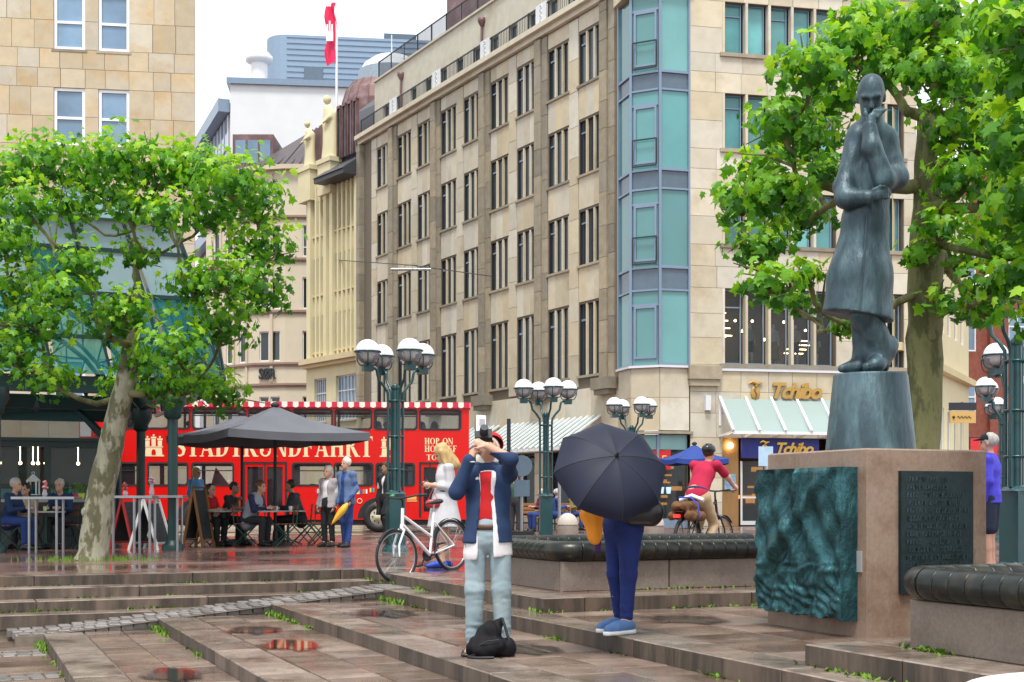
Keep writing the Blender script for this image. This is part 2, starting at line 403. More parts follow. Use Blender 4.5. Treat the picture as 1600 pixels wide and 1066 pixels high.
A0, A1, A2, B1, B1r, B2 = 6.92, 11.13, 17.0, 5.05, 4.95, 9.6
g = MB()
def gq(a0, a1, b0, b1, z=0.): g.add([AB(a0, b0, z), AB(a0, b1, z), AB(a1, b1, z), AB(a1, b0, z)], [(0, 1, 2, 3)])
gq(A2, 1400, -1400, 1400); gq(A1, A2, B1+.42, 1400); gq(A0-.42+.42, A1, B2, 1400); gq(-900, A0-.0, B1r+.42, 1400)
tag(g.build('ground', m_plaza), kind='structure')
def topblock(name, sx, sy, sz, m, ch=.008):
    """chamfered block, top face at z = 0, centred in x and y"""
    key = ('t', name, round(sx, 3), round(sy, 3), sz, m.name)
    if key not in _bx:
        b = MB(); x, y, c = sx/2, sy/2, ch
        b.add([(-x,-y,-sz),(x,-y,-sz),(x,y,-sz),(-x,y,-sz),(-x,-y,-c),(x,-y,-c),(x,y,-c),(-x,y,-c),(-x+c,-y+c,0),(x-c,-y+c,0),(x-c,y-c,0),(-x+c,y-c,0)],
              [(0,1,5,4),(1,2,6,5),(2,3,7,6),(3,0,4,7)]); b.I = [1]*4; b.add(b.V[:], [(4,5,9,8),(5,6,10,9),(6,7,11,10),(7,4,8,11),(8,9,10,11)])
        _bx[key] = b.mesh(name, [m, m_riser if m is m_edge else m])  # step sides get the darker stone with painted-in shade
    return _bx[key]
def lay(name, parent, m, a, b, la, lb, z, h=.14, tilt=.004):
    """one block in the monument grid: la along a (away), lb along b (rightwards)"""
    o = put(name, topblock(name, lb, la, h, m), parent, AB(a, b, z+random.uniform(-.0015, .0015)))
    o.rotation_euler = (random.uniform(-tilt, tilt), random.uniform(-tilt, tilt), TH); return o

# long stairs at the back: four risers
stairs = empty('stairs'); tag(stairs, kind='structure')
sb = MB()
for i, (ae, ze) in enumerate(((17.0, 0), (16.6, -.125), (16.2, -.25), (15.8, -.375))):
    sb.add([AB(ae+.03, -14, ze-.03), AB(ae+.03, 6.2, ze-.03), AB(ae+.03, 6.2, ze-.3), AB(ae+.03, -14, ze-.3)], [(0, 1, 2, 3)])
    sb.add([AB(ae+.03, -14, ze-.03), AB(ae+.03, 6.2, ze-.03), AB(ae+.45, 6.2, ze-.03), AB(ae+.45, -14, ze-.03)], [(0, 1, 2, 3)])
sb.build('stair_bed', m_joint, stairs)
for i, (ae, ze) in enumerate(((17.0, .003), (16.6, -.125), (16.2, -.25), (15.8, -.375))):
    b = -4.3+(.55 if i % 2 else 1.3)
    while b < 5.7:
        ln = 1.95+random.uniform(-.05, .05); e = min(b+ln, 6.0)
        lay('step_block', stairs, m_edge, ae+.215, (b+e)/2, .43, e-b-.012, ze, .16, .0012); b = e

# terraces that step down to the left; each a structure with its own edge blocks and pavers
BL = [.88, 2.08, 3.35, 4.70]; ZL = [-.515, -.39, -.265, -.13]; AE = 15.0
bnds = [(-7., .88, -.64)]+[(BL[i], (BL[i+1] if i < 3 else B1), ZL[i]) for i in range(4)]
for k, (b0, b1, z) in enumerate(bnds):
    t = MB(); t.T = None
    a_end = AE+.8 if k == 0 else AE
    t.add([AB(-6, b0+.03, z-.022), AB(-6, b1+.1, z-.022), AB(a_end, b1+.1, z-.022), AB(a_end, b0+.03, z-.022)], [(0, 1, 2, 3)])
    if k: t.add([AB(-6, b0+.03, z-.022), AB(a_end, b0+.03, z-.022), AB(a_end, b0+.03, z-.4), AB(-6, b0+.03, z-.4)], [(0, 1, 2, 3)])
    if k: t.add([AB(a_end-.02, b0+.03, z-.022), AB(a_end-.02, b1, z-.022), AB(a_end-.02, b1, z-.4), AB(a_end-.02, b0+.03, z-.4)], [(0, 1, 2, 3)])
    if k == 4:      # the floor that runs on round the monument
        t.add([AB(A0, b1, z-.022), AB(A0, B2+.1, z-.022), AB(A1, B2+.1, z-.022), AB(A1, b1, z-.022)], [(0, 1, 2, 3)])
    if k == 4:
        t.add([AB(A0, B2+.02, -.02), AB(A1, B2+.02, -.02), AB(A1, B2+.02, z-.1), AB(A0, B2+.02, z-.1)], [(0, 1, 2, 3)])
    te = t.build('terrace', m_joint); tag(te, kind='structure')
    bs = b0
    if k:
        a = 3.2+.4*k
        while a < a_end-.05:
            e = min(a+1.9+random.uniform(-.15, .15), a_end)
            if a_end-e < .5: e = a_end
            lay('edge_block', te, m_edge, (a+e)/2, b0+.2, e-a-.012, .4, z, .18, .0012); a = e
        bs = b0+.41
    if k == 0: cols = [(.88-.62*(j+1)+.012, .88-.62*j) for j in range(6)]
    elif k == 4: cols = [(bs+.012, b1)]
    else:
        n = 2; cols = [(bs+.01+(b1-bs)*j/n, bs+(b1-bs)*(j+1)/n) for j in range(n)]
    for j, (p, q) in enumerate(cols):
        a = 4.6+.21*j+.13*k
        while a < a_end-.12:
            if k == 0 and (12.1 < a < 12.6 or 14.0 < a < 14.45):
                a += .46; continue
            e = min(a+.5, a_end)
            lay('paving_slab', te, m_paver, (a+e)/2, (p+q)/2, e-a-.01, q-p, z, .06, .006); a = e
    if k == 4:
        for j in range(6):
            p, q = B1+.01+j*.76, B1+.01+(j+1)*.76-.012; a = A0+.02
            while a < A1-.1:
                e = min(a+.62, A1); lay('paving_slab', te, m_paver, (a+e)/2, (p+q)/2, e-a-.01, q-p, z, .06, .005); a = e
    if k == 0:
        for a0 in (12.36, 14.24):
            for r_ in range(2):
                b = .86
                while b > -3.2:
                    w_ = random.uniform(.12, .15); lay('cobble', te, m_cob, a0+(r_-.5)*.22+random.uniform(-.01, .01), b-w_/2, .2, w_-.016, z+.004, .08, .03); b -= w_

# cobbled ramp between stairs and terraces
rz = lambda b: -.515+(min(max(b, .88), 4.8)-.88)/(4.8-.88)*.385
rp = MB()
rp.sheet([[AB(a, b, rz(b)-.02) for b in (.6, .88, 2, 3, 4, 4.8, 6)] for a in (AE-.02, 15.84)], False)
rp.sheet([[AB(a, .6, rz(.6)-.02), AB(a, .6, -.75)] for a in (AE-.02, 15.84)], False); rp.sheet([[AB(AE-.02, b, rz(b)-.02), AB(AE-.02, b, -.75)] for b in (.6, .9)], False)
ramp = rp.build('cobbled_ramp', m_joint); tag(ramp, kind='structure')
for r_ in range(3):
    b = .62-.05*r_
    while b < 5.25:
        w_ = random.uniform(.115, .15)
        o = lay('cobble', ramp, m_cob, AE+.135+r_*.265+random.uniform(-.012, .012), b+w_/2, .245, w_-.018, rz(b+w_/2)+.004, .08, .02)
        b += w_
# raised platforms under the two benches: rim blocks with the plaza at their backs
for nm, segs in (('platform', [('a', A1, A2-.02, B1), ('b', B1+.42, B2+.4, A1)]), ('platform', [('a', .5, A0, B1r), ('b', B1r+.42, B2+.4, A0-.42)])):
    pl = empty(nm); tag(pl, kind='structure')
    for d_, s0, s1, c in segs:
        p = s0
        while p < s1-.05:
            e = min(p+1.85+random.uniform(-.1, .1), s1)
            if s1-e < .5: e = s1
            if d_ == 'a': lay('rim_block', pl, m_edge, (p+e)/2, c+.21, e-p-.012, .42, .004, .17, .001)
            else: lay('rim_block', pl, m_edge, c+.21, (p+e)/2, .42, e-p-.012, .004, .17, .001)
            p = e
# puddles lying in the hollows of the terraces
def puddle_mat():
    m = m_pud; t = m.node_tree; N = t.nodes; L = t.links; b = N['Principled BSDF']
    tc = N.new('ShaderNodeTexCoord'); ln = N.new('ShaderNodeVectorMath'); ln.operation = 'LENGTH'; L.new(tc.outputs['Object'], ln.inputs[0])
    ns = N.new('ShaderNodeTexNoise'); ns.inputs['Scale'].default_value = 2.2; ns.inputs['Detail'].default_value = 5; L.new(tc.outputs['Object'], ns.inputs['Vector'])
    ad = N.new('ShaderNodeMath'); ad.operation = 'MULTIPLY_ADD'; ad.inputs[1].default_value = .9; L.new(ns.outputs['Fac'], ad.inputs[0]); L.new(ln.outputs['Value'], ad.inputs[2])
    mr = N.new('ShaderNodeMapRange'); mr.inputs[1].default_value = .88; mr.inputs[2].default_value = 1.12; mr.inputs[3].default_value = 1; mr.inputs[4].default_value = 0; L.new(ad.outputs[0], mr.inputs[0])
    tr = N.new('ShaderNodeBsdfTransparent'); mx = N.new('ShaderNodeMixShader'); L.new(mr.outputs[0], mx.inputs[0]); L.new(tr.outputs[0], mx.inputs[1]); L.new(b.outputs[0], mx.inputs[2]); L.new(mx.outputs[0], N['Material Output'].inputs[0])
puddle_mat()
def puddle(a, b, la, lb, z):
    q = MB(); q.add([(math.cos(2*PI*i/32), math.sin(2*PI*i/32), 0) for i in range(32)], [tuple(range(32))])
    o = q.build('puddle', m_pud, None, AB(a, b, z+.0062), TH); o.scale = (lb, la, 1); tag(o, kind='structure')
for a, b, la, lb, z in ((13.2, 4.15, .9, .55, -.265), (13.2, 2.78, .7, .5, -.39), (11.7, 2.8, .8, .42, -.39), (11.0, 1.65, .8, .4, -.515),
                        (9.5, 4.15, .6, .5, -.265), (10.0, 5.9, .7, .6, -.13)):
    puddle(a, b, la, lb, z)
# moss and weeds in the joints
mo = MB()
def weeds(a, b, z, n, sa, sb_, h):
    h *= .6; sa *= .8
    for _ in range(int(n*.9)):
        c = AB(a+random.gauss(0, sa), b+random.gauss(0, sb_), z); an = random.uniform(0, 6.28); s_ = random.uniform(.006, .016)
        dx = Vector((math.cos(an), math.sin(an), 0)); tip = c+dx*random.uniform(.01, .04)+Vector((0, 0, h*random.uniform(.3, 1)))
        sd_ = Vector((-dx.y, dx.x, 0))*s_
        mo.add([c-sd_*.5, c+sd_*.5, (c+tip)/2+sd_, tip, (c+tip)/2-sd_], [(0, 1, 2, 3, 4)])
for i, bl in enumerate(BL):
    z = (-.64, -.515, -.39, -.265)[i]
    for _ in range(8):
        a = random.uniform(6, AE); weeds(a, bl-.01, z, random.randint(8, 30), random.uniform(.05, .25), .018, random.uniform(.03, .09))
    weeds(AE-.1, bl-.03, z, 60, .12, .025, .12); weeds(AE-.6, bl-.03, z, 60, .2, .025, .13)
for ae, z in ((16.6, -.125), (16.2, -.25), (15.8, -.375)):
    for _ in range(7 if z > -.3 else 16):
        weeds(ae+.4, random.uniform(-1.2, 4.8), z, random.randint(8, 40), .012, random.uniform(.04, .2), .075 if z < -.3 else .04)
for _ in range(9): weeds(random.uniform(A1, A2), B1-.01, -.13, 20, .12, .02, .08)
for _ in range(10): weeds(A1-.01, random.uniform(B1, 9), -.13, 14, .02, .1, .05)
for _ in range(8): weeds(11.92-.02, random.uniform(5.6, 9), .0, 26, .02, .16, .05)
for _ in range(5): weeds(random.uniform(3.5, 6.6), 5.38, .0, 40, .14, .025, .07)
for _ in range(6): weeds(random.uniform(4, 6.9), B1r-.02, -.13, 30, .2, .03, .06)
tb = P(145, 877, 20.4)
for _ in range(9):
    an = random.uniform(0, 6.28); 
    for _2 in range(26):
        c = tb+Vector((random.gauss(0, .5), random.gauss(0, .22), -tb.z)); mo.add([c, c+Vector((.02, 0, 0)), c+Vector((random.uniform(-.03, .04), 0, random.uniform(.03, .1)))], [(0, 1, 2)])
o = mo.build('moss_and_weeds', m_moss); tag(o, 'low green moss and weeds sprouting in the stone joints and along the stairs', 'moss', kind='stuff')
# ================================================================= buildings
m_stoneL = mat('beige_sandstone_slab', (.47, .385, .25), .75, rnd=.12, col2=(.53, .485, .39), var=.1, vs=2.5, bump=.06, bs=25, stain=(.49, .36, .2), ss=.8)
m_stoneM = mat('weathered_limestone', (.53, .455, .305), .75, rnd=.12, col2=(.58, .55, .46), var=.1, vs=2.2, bump=.06, bs=20, stain=(.42, .345, .22), ss=.45, sr=(.55, .75))
m_stoneD = mat('grey_stained_stone', (.25, .225, .175), .75, rnd=.18, col2=(.34, .29, .2), var=.2, vs=3, bump=.08, bs=20)
m_jointd = mat('dark_stone_joint', (.16, .135, .1), .85, var=.1)
m_whitef = mat('white_window_frame', (.8, .8, .8), .4, var=.04)
m_greyf = mat('blue_grey_metal', (.2, .27, .36), .35, metal=.3, var=.06)
m_bgl = mat('dark_window_glass', (.035, .045, .05), .04, var=.2, vs=.7, spec=.6, rnd=.3)
m_skygl = mat('sky_blue_window_glass', (.16, .26, .37), .05, var=.3, vs=.6, spec=.7, rnd=.2)
m_teal = mat('teal_glass', (.06, .215, .225), .04, var=.15, vs=.3, spec=.7, rnd=.35, col2=(.13, .32, .32))
m_teal2 = mat('teal_window_glass', (.05, .2, .21), .05, var=.4, vs=.5, spec=.6, rnd=.4, col2=(.12, .33, .33))
m_spand = mat('slate_blue_spandrel', (.1, .145, .19), .2, var=.1, rnd=.1)
m_iron = mat('black_iron', (.03, .035, .045), .5, metal=.3, var=.1)
m_copper = mat('brown_copper_sheet', (.16, .085, .08), .5, metal=.2, var=.2, vs=1, stain=(.22, .14, .15), ss=1)
m_slate = mat('dark_grey_slate', (.05, .055, .065), .5, var=.2, vs=6, bump=.2, bs=12)
m_white = mat('white_render', (.66, .68, .7), .8, var=.05, vs=.5)
m_cream = mat('cream_render', (.66, .6, .38), .8, var=.07, vs=.8)
m_creamd = mat('ochre_render', (.6, .5, .29), .8, var=.08, vs=.8)
m_pink = mat('pale_pink_stone', (.57, .49, .36), .75, var=.06, vs=1)
m_pinkl = mat('pale_beige_stone', (.62, .55, .42), .75, var=.06, vs=1)
m_warm = mat('warm_lamp_bulb', (1, .72, .35), emit=9)
m_gold = mat('gold_sign_lettering', (.5, .3, .08), .35, metal=.6, var=.1)
m_blue = mat('deep_blue_sign_panel', (.012, .02, .21), .4, var=.1)
m_room = mat('dim_shop_interior', (.1, .085, .07), .9, var=.4, vs=1.5)
m_yel = mat('yellow_sign_lettering', (.75, .48, .06), .4, var=.05)

def win(parent, M4, x, z, w, h, panes, fm, gm, y=.22, fr=.07, sill=None, trans=(), inner=()):
    """a window: glass is the part, its frame and sill the sub-parts. panes = vertical bars, trans = bar heights 0..1"""
    g_ = MB(); g_.box(-w/2, w/2, 0, .02, 0, h); o = g_.build('window', gm, parent); o.matrix_local = M4 @ Matrix.Translation((x, y, z))
    f = MB()
    f.box(-w/2, -w/2+fr, -.06, -.004, 0, h); f.box(w/2-fr, w/2, -.06, -.004, 0, h); f.box(-w/2+fr, w/2-fr, -.06, -.004, 0, fr); f.box(-w/2+fr, w/2-fr, -.06, -.004, h-fr, h)
    for k in range(1, panes): xx = -w/2+w*k/panes; f.box(xx-fr*.4, xx+fr*.4, -.058, -.004, fr, h-fr)
    for t_ in trans: f.box(-w/2+fr, w/2-fr, -.054, -.004, h*t_-fr*.45, h*t_+fr*.45)
    f.build('frame', fm, o)
    if sill:
        s_ = MB(); s_.box(-w/2-.08, w/2+.08, -y-sill[0], -.06, -.1, -.004); s_.build('sill', sill[1], o)
    return o

# ---- sandstone office block on the left
BLW = empty('sandstone_building', (PX(305, 50), 50, 0), R(8), 'beige sandstone slab building with white framed sash windows behind the left plane tree', 'building')
I4 = Matrix()
ops = []
for gx0 in (-5.17, -3.55):
    for zz in (10.95, 14.55, 18.15):
        ops.append((gx0-.01, gx0+1.12, zz+2.2-.0, zz+4.35))
for gx0 in (-10.3, -8.7, -13.4, -15):
    for zz in (10.95, 14.55, 18.15): ops.append((gx0, gx0+1.13, zz+2.2, zz+4.35))
ops = [(a, b, c-2.42, d-2.42) for a, b, c, d in ops]
ops += [(a, a+1.13, 4.2, 6.3) for a in (-5.17, -3.55, -8.7, -10.3, -13.4, -15)]
b_ = MB(); holed(b_, -18, 0, 0, 24, ops, 0, .3); b_.add([(0,0,0),(-3,14,0),(-3,14,24),(0,0,24)], [(0,1,2,3)]); b_.box(-18, -.6, .6, 4, 23.8, 24)
b_.box(-18, -.2, .45, .6, 0, 24)
b_.build('wall', m_jointd, BLW)
zs = [0, 1.1, 2.2, 3.2, 4.2, 5.25, 6.3, 7.3, 8.2, 9.1, 9.9, 10.73, 11.8, 12.88, 13.6, 14.33, 15.4, 16.48, 17.2, 17.93, 19.0, 20.08, 21.2, 22.4, 24]
clad(BLW, 'stone_slab', m_stoneL, -9, -.0, [z for z in zs if z >= 9], ops, .84, seed=4)
clad(BLW, 'stone_slab', m_stoneL, -18, -9, zs, ops, .9, seed=5, limit=40); clad(BLW, 'stone_slab', m_stoneL, -9, 0, [z for z in zs if z <= 9.1], ops, .9, seed=6, limit=0)
for a, b, c, d in ops: win(BLW, I4, (a+b)/2, c, b-a, d-c, 1, m_whitef, m_skygl, y=.08, fr=.11, sill=(.06, m_stoneD), trans=(.48,))
rf = MB(); rf.box(-18.5, .2, -.45, 3, 24, 24.25); rf.build('roof', m_slate, BLW)

# ---- main stone building with the glazed corner bay
CX, CY = PX(970, 50), 50.
BM = empty('corner_building', (CX, CY, 0), 0, 'long limestone commercial building with glazed corner bay and coffee shop on its ground floor', 'building')
LF = 24.9
ML = Matrix.Rotation(R(-60.2), 4, 'Z') @ Matrix.Translation((-LF, 0, 0))        # left facade: x runs from its far end to the corner
ROWS = [(5.95, 8.8), (10.35, 12.5), (13.95, 16.1), (17.55, 19.6)]
mods = [1.29+4.95*i for i in range(5)]
wins = [(LF-t-o-1.62, LF-t-o) for t in mods for o in (0, 2.36)]
wins = [w_ for w_ in wins if w_[0] > .2]
ops = [(a, b, c, d) for a, b in wins for c, d in ROWS]
gops = [(LF-t0-3.9, LF-t0-.0, .35, 2.95) for t0 in (1.4, 6.35, 11.3, 16.2, 20.7)]
b_ = MB(); holed(b_, 0, LF, 0, 20.8, ops+gops, 0, .42); b_.box(0, LF, .95, 1.1, 3.2, 20.8); b_.box(0, LF, 2.4, 2.5, 0, 3.2)
b_.box(0, LF, 0, .42, 20.7, 20.8)
o = b_.build('wall', m_jointd, BM); o.matrix_local = ML
def blocks(name, x0, x1, z0, z1, h, th, y, m, seed):
    rg = random.Random(seed); z = z0
    while z < z1-.05:
        e = min(z+h*rg.uniform(.85, 1.15), z1)
        if z1-e < .3: e = z1
        o_ = put(name, slab_mesh(name, round(x1-x0, 2), th, round(e-z-.014, 2), m), BM); o_.matrix_local = ML @ Matrix.Translation(((x0+x1)/2, y, (z+e)/2)); z = e
for i, t in enumerate(mods):
    # wide pier right of the pair, narrow pilaster between the two windows
    for (p, q, th, m_, nm) in ((LF-t+.02, LF-t+.50, .16, m_stoneD, 'pier_block'), (LF-t+.54, LF-t+.93, .08, m_stoneD, 'pier_block'), (LF-t-2.32, LF-t-1.66, .05, m_stoneM, 'pilaster_block')):
        if p > .05: blocks(nm, p, min(q, LF-.3), 5.5, 20.3, 1.25, th, 0, m_, i*7+int(th*100))
blocks('pier_block', .0, .42, 5.5, 20.3, 1.3, .3, 0, m_stoneD, 91)
for a, b in wins:
    lv = [(5.45, 5.93)]+[(ROWS[i][1], ROWS[i+1][0]) for i in range(3)]+[(19.62, 20.35)]
    for j, (z0, z1) in enumerate(lv):
        if j == 0: continue
        n = 3
        for k in range(n):
            w_ = (b-a)/n; o_ = put('spandrel_panel', slab_mesh('spandrel_panel', round(w_-.008, 2), .03, round(z1-z0-.12, 2), m_stoneM), BM); o_.matrix_local = ML @ Matrix.Translation((a+w_*(k+.5), 0, (z0+z1)/2+.03))
mul = {}
for a, b in wins:
    for c, d in ROWS:
        h = d-c; w_ = b-a
        o = win(BM, ML, (a+b)/2, c, w_, h, 1, m_iron, m_bgl, y=.09, fr=.03, sill=(.1, m_stoneD))
        key = round(h, 2)
        if key not in mul:
            q = MB(); 
            for xx in (-w_/2+.05, -w_/6, w_/6, w_/2-.05): q.box(xx-.06, xx+.06, -.16, -.02, 0, h)
            mul[key] = [MB().box(xx-.055, xx+.055, -.1, -.02, 0, h).mesh('mullion', m_stoneM) for xx in (-w_/6, w_/6, w_/2-.04)]
            fr_ = MB(); fr_.box(-w_/2+.14, -w_/6-.08, -.075, -.005, h*.76, h*.79); mul[key].append(fr_.mesh('transom', m_greyf))
        for me in mul[key]: put(me.name.split('.')[0], me, o)
# plinth zone: upright panels between the shop openings and the first sill band
clad(BM, 'base_panel', m_stoneM, 0, LF-.1, [3.0, 5.42], [], .95, th=.05, M4=ML, jit=.0, seed=8)
clad(BM, 'base_panel', m_stoneM, 0, LF-.1, [.05, .33], [], 1.2, th=.05, M4=ML, jit=.0, seed=9, limit=10)
clad(BM, 'base_panel', m_stoneM, 0, LF-.1, [.33, 1.2, 2.1, 2.98], gops, 1.0, th=.05, M4=ML, jit=.0, seed=9)
for i, t in enumerate(mods):
    q = MB(); q.box(-.62, .62, -.5, 0, -.2, .25); q.box(-.5, .5, -.42, 0, -.4, -.2); o = q.build('pier_console', m_stoneD, BM); o.matrix_local = ML @ Matrix.Translation((LF-t+.55, 0, 5.45))
q = MB(); q.box(0, LF-.1, -.22, 0, 20.36, 20.58); q.box(0, LF-.1, -.42, 0, 20.58, 20.8); q.build('cornice', m_stoneM, BM).matrix_local = ML
# attic storey set back behind a terrace rail, second rail on the roof
q = MB(); aops = [(x, x+.75, 20.9, 22.3) for x in np.arange(1.1, LF-2, 1.72)]
holed(q, 0, LF, 20.8, 23.9, aops, .8, .2); q.box(0, LF, 1.05, 1.15, 20.8, 23.9); q.box(0, LF, -.3, 8, 20.8, 20.84); q.box(0, LF, .7, 12, 23.9, 24.0)
q.add([(0,.8,20.8),(0,12,20.8),(0,12,23.9),(0,.8,23.9)], [(0,3,2,1)])
q.build('attic_wall', m_stoneM, BM).matrix_local = ML
for a, b, c, d in aops:
    q = MB(); q.box(-.37, .37, 0, .02, 0, 1.4); o = q.build('attic_window', m_bgl, BM); o.matrix_local = ML @ Matrix.Translation(((a+b)/2, .98, c))
    f = MB(); f.box(-.37, -.32, -.04, -.004, 0, 1.4); f.box(.32, .37, -.04, -.004, 0, 1.4); f.build('frame', m_greyf, o)
def rail(name, x0, x1, y, z, h, m, step=.14, posts=1.6):
    q = MB(); q.beam((x0, y, z+h), (x1, y, z+h), .05, .05); q.beam((x0, y, z+.12), (x1, y, z+.12), .03, .03)
    n = int((x1-x0)/step)
    for k in range(n+1): xx = x0+(x1-x0)*k/n; q.beam((xx, y, z), (xx, y, z+h), .018, .018, (1, 0, 0))
    n = max(1, int((x1-x0)/posts))
    for k in range(n+1): xx = x0+(x1-x0)*k/n; q.beam((xx, y, z), (xx, y, z+h+.05), .05, .05, (1, 0, 0))
    q.build(name, m, BM).matrix_local = ML
rail('terrace_railing', .1, LF-.3, -.05, 20.84, .85, m_iron); rail('roof_railing', .1, LF-.3, 1.0, 24.0, 1.05, m_iron, .1)
for x in (4.4, 9.4, 14.3, 19.2):
    q = MB(); 
    q.box(-.42, .42, -.03, 0, 0, .9)
    for k in range(4): q.torus((0, -.045, .13+.21*k), (0, 1, 0), .075, .018, 12, 6)
    q.build('railing_ornament', m_white, BM).matrix_local = ML @ Matrix.Translation((x, -.1, 20.86))
for x in (3.6, 12.5):
    q = MB(); q.tube([(0, 0, 0), (0, 0, 2.3)], .06, 8); q.lathe([(.06, 2.2), (.2, 2.45), (.2, 2.6), (.02, 2.62)], 8); q.build('downpipe', m_copper, BM).matrix_local = ML @ Matrix.Translation((x, .7, 20.84))
q = MB(); q.box(4.4, LF, 3, 12, 24.0, 31); q.build('penthouse', m_copper, BM).matrix_local = ML
# ground floor of the long side: dark shop glazing, glazed awnings on white ribs
gl_shop = glass('shop_window_glass', (.04, .055, .06), .55)
for a, b, c, d in gops:
    q = MB(); q.box(-(b-a)/2, (b-a)/2, 0, .02, 0, d-c); o = q.build('shop_window', gl_shop, BM); o.matrix_local = ML @ Matrix.Translation(((a+b)/2, .25, c))
    f = MB(); hw = (b-a)/2
    for xx in (-hw+.05, -hw/3, hw/3, hw-.05): f.box(xx-.045, xx+.045, -.08, -.005, 0, d-c)
    f.box(-hw, hw, -.085, -.005, d-c-.45, d-c-.36); f.build('frame', m_iron, o)
    s_ = MB(); s_.box(-hw, hw, .9, .95, .2, d-c-.5); s_.build('display', mat('shop_display', (.12, .11, .1), .6, var=.9, vs=1.4, col2=(.3, .22, .1), stain=(.25, .1, .05), ss=2), o)
gl_awn = glass('pale_awning_glass', (.3, .38, .36), .55, .12)
m_rib = mat('white_painted_steel', (.78, .8, .8), .4, var=.04)
def awning(M4, x0, x1, zt, zb, dp, nr, bar=.035, tri=False):
    q = MB(); q.sheet([[(x0, -.06, zt), (x1, -.06, zt)], [(x0, -dp, zb), (x1, -dp, zb)]], False); o = q.build('awning_glass', gl_awn, BM); o.matrix_local = M4
    for k in range(nr):
        xx = x0+(x1-x0)*k/(nr-1); f = MB(); f.beam((0, -.04, zt+.06), (0, -dp-.06, zb+.05), bar*2, bar*2, (1, 0, 0))
        if tri: f.beam((0, -.04, zt-1.0), (0, -.04, zt+.1), bar*2, bar*2, (1, 0, 0)); f.beam((0, -.04, zb-.1), (0, -dp, zb-.0), bar*1.6, bar*1.6, (1, 0, 0))
        f.build('awning_rib', m_rib, BM).matrix_local = M4 @ Matrix.Translation((xx, 0, 0))
    f = MB(); f.beam((x0, -dp, zb-.03), (x1, -dp, zb-.03), .06, .1); f.build('awning_gutter', m_rib, BM).matrix_local = M4
awning(ML, LF-8.6, LF-1.3, 4.25, 3.0, 1.9, 17); awning(ML, LF-19.5, LF-9.4, 4.25, 3.0, 1.9, 22)

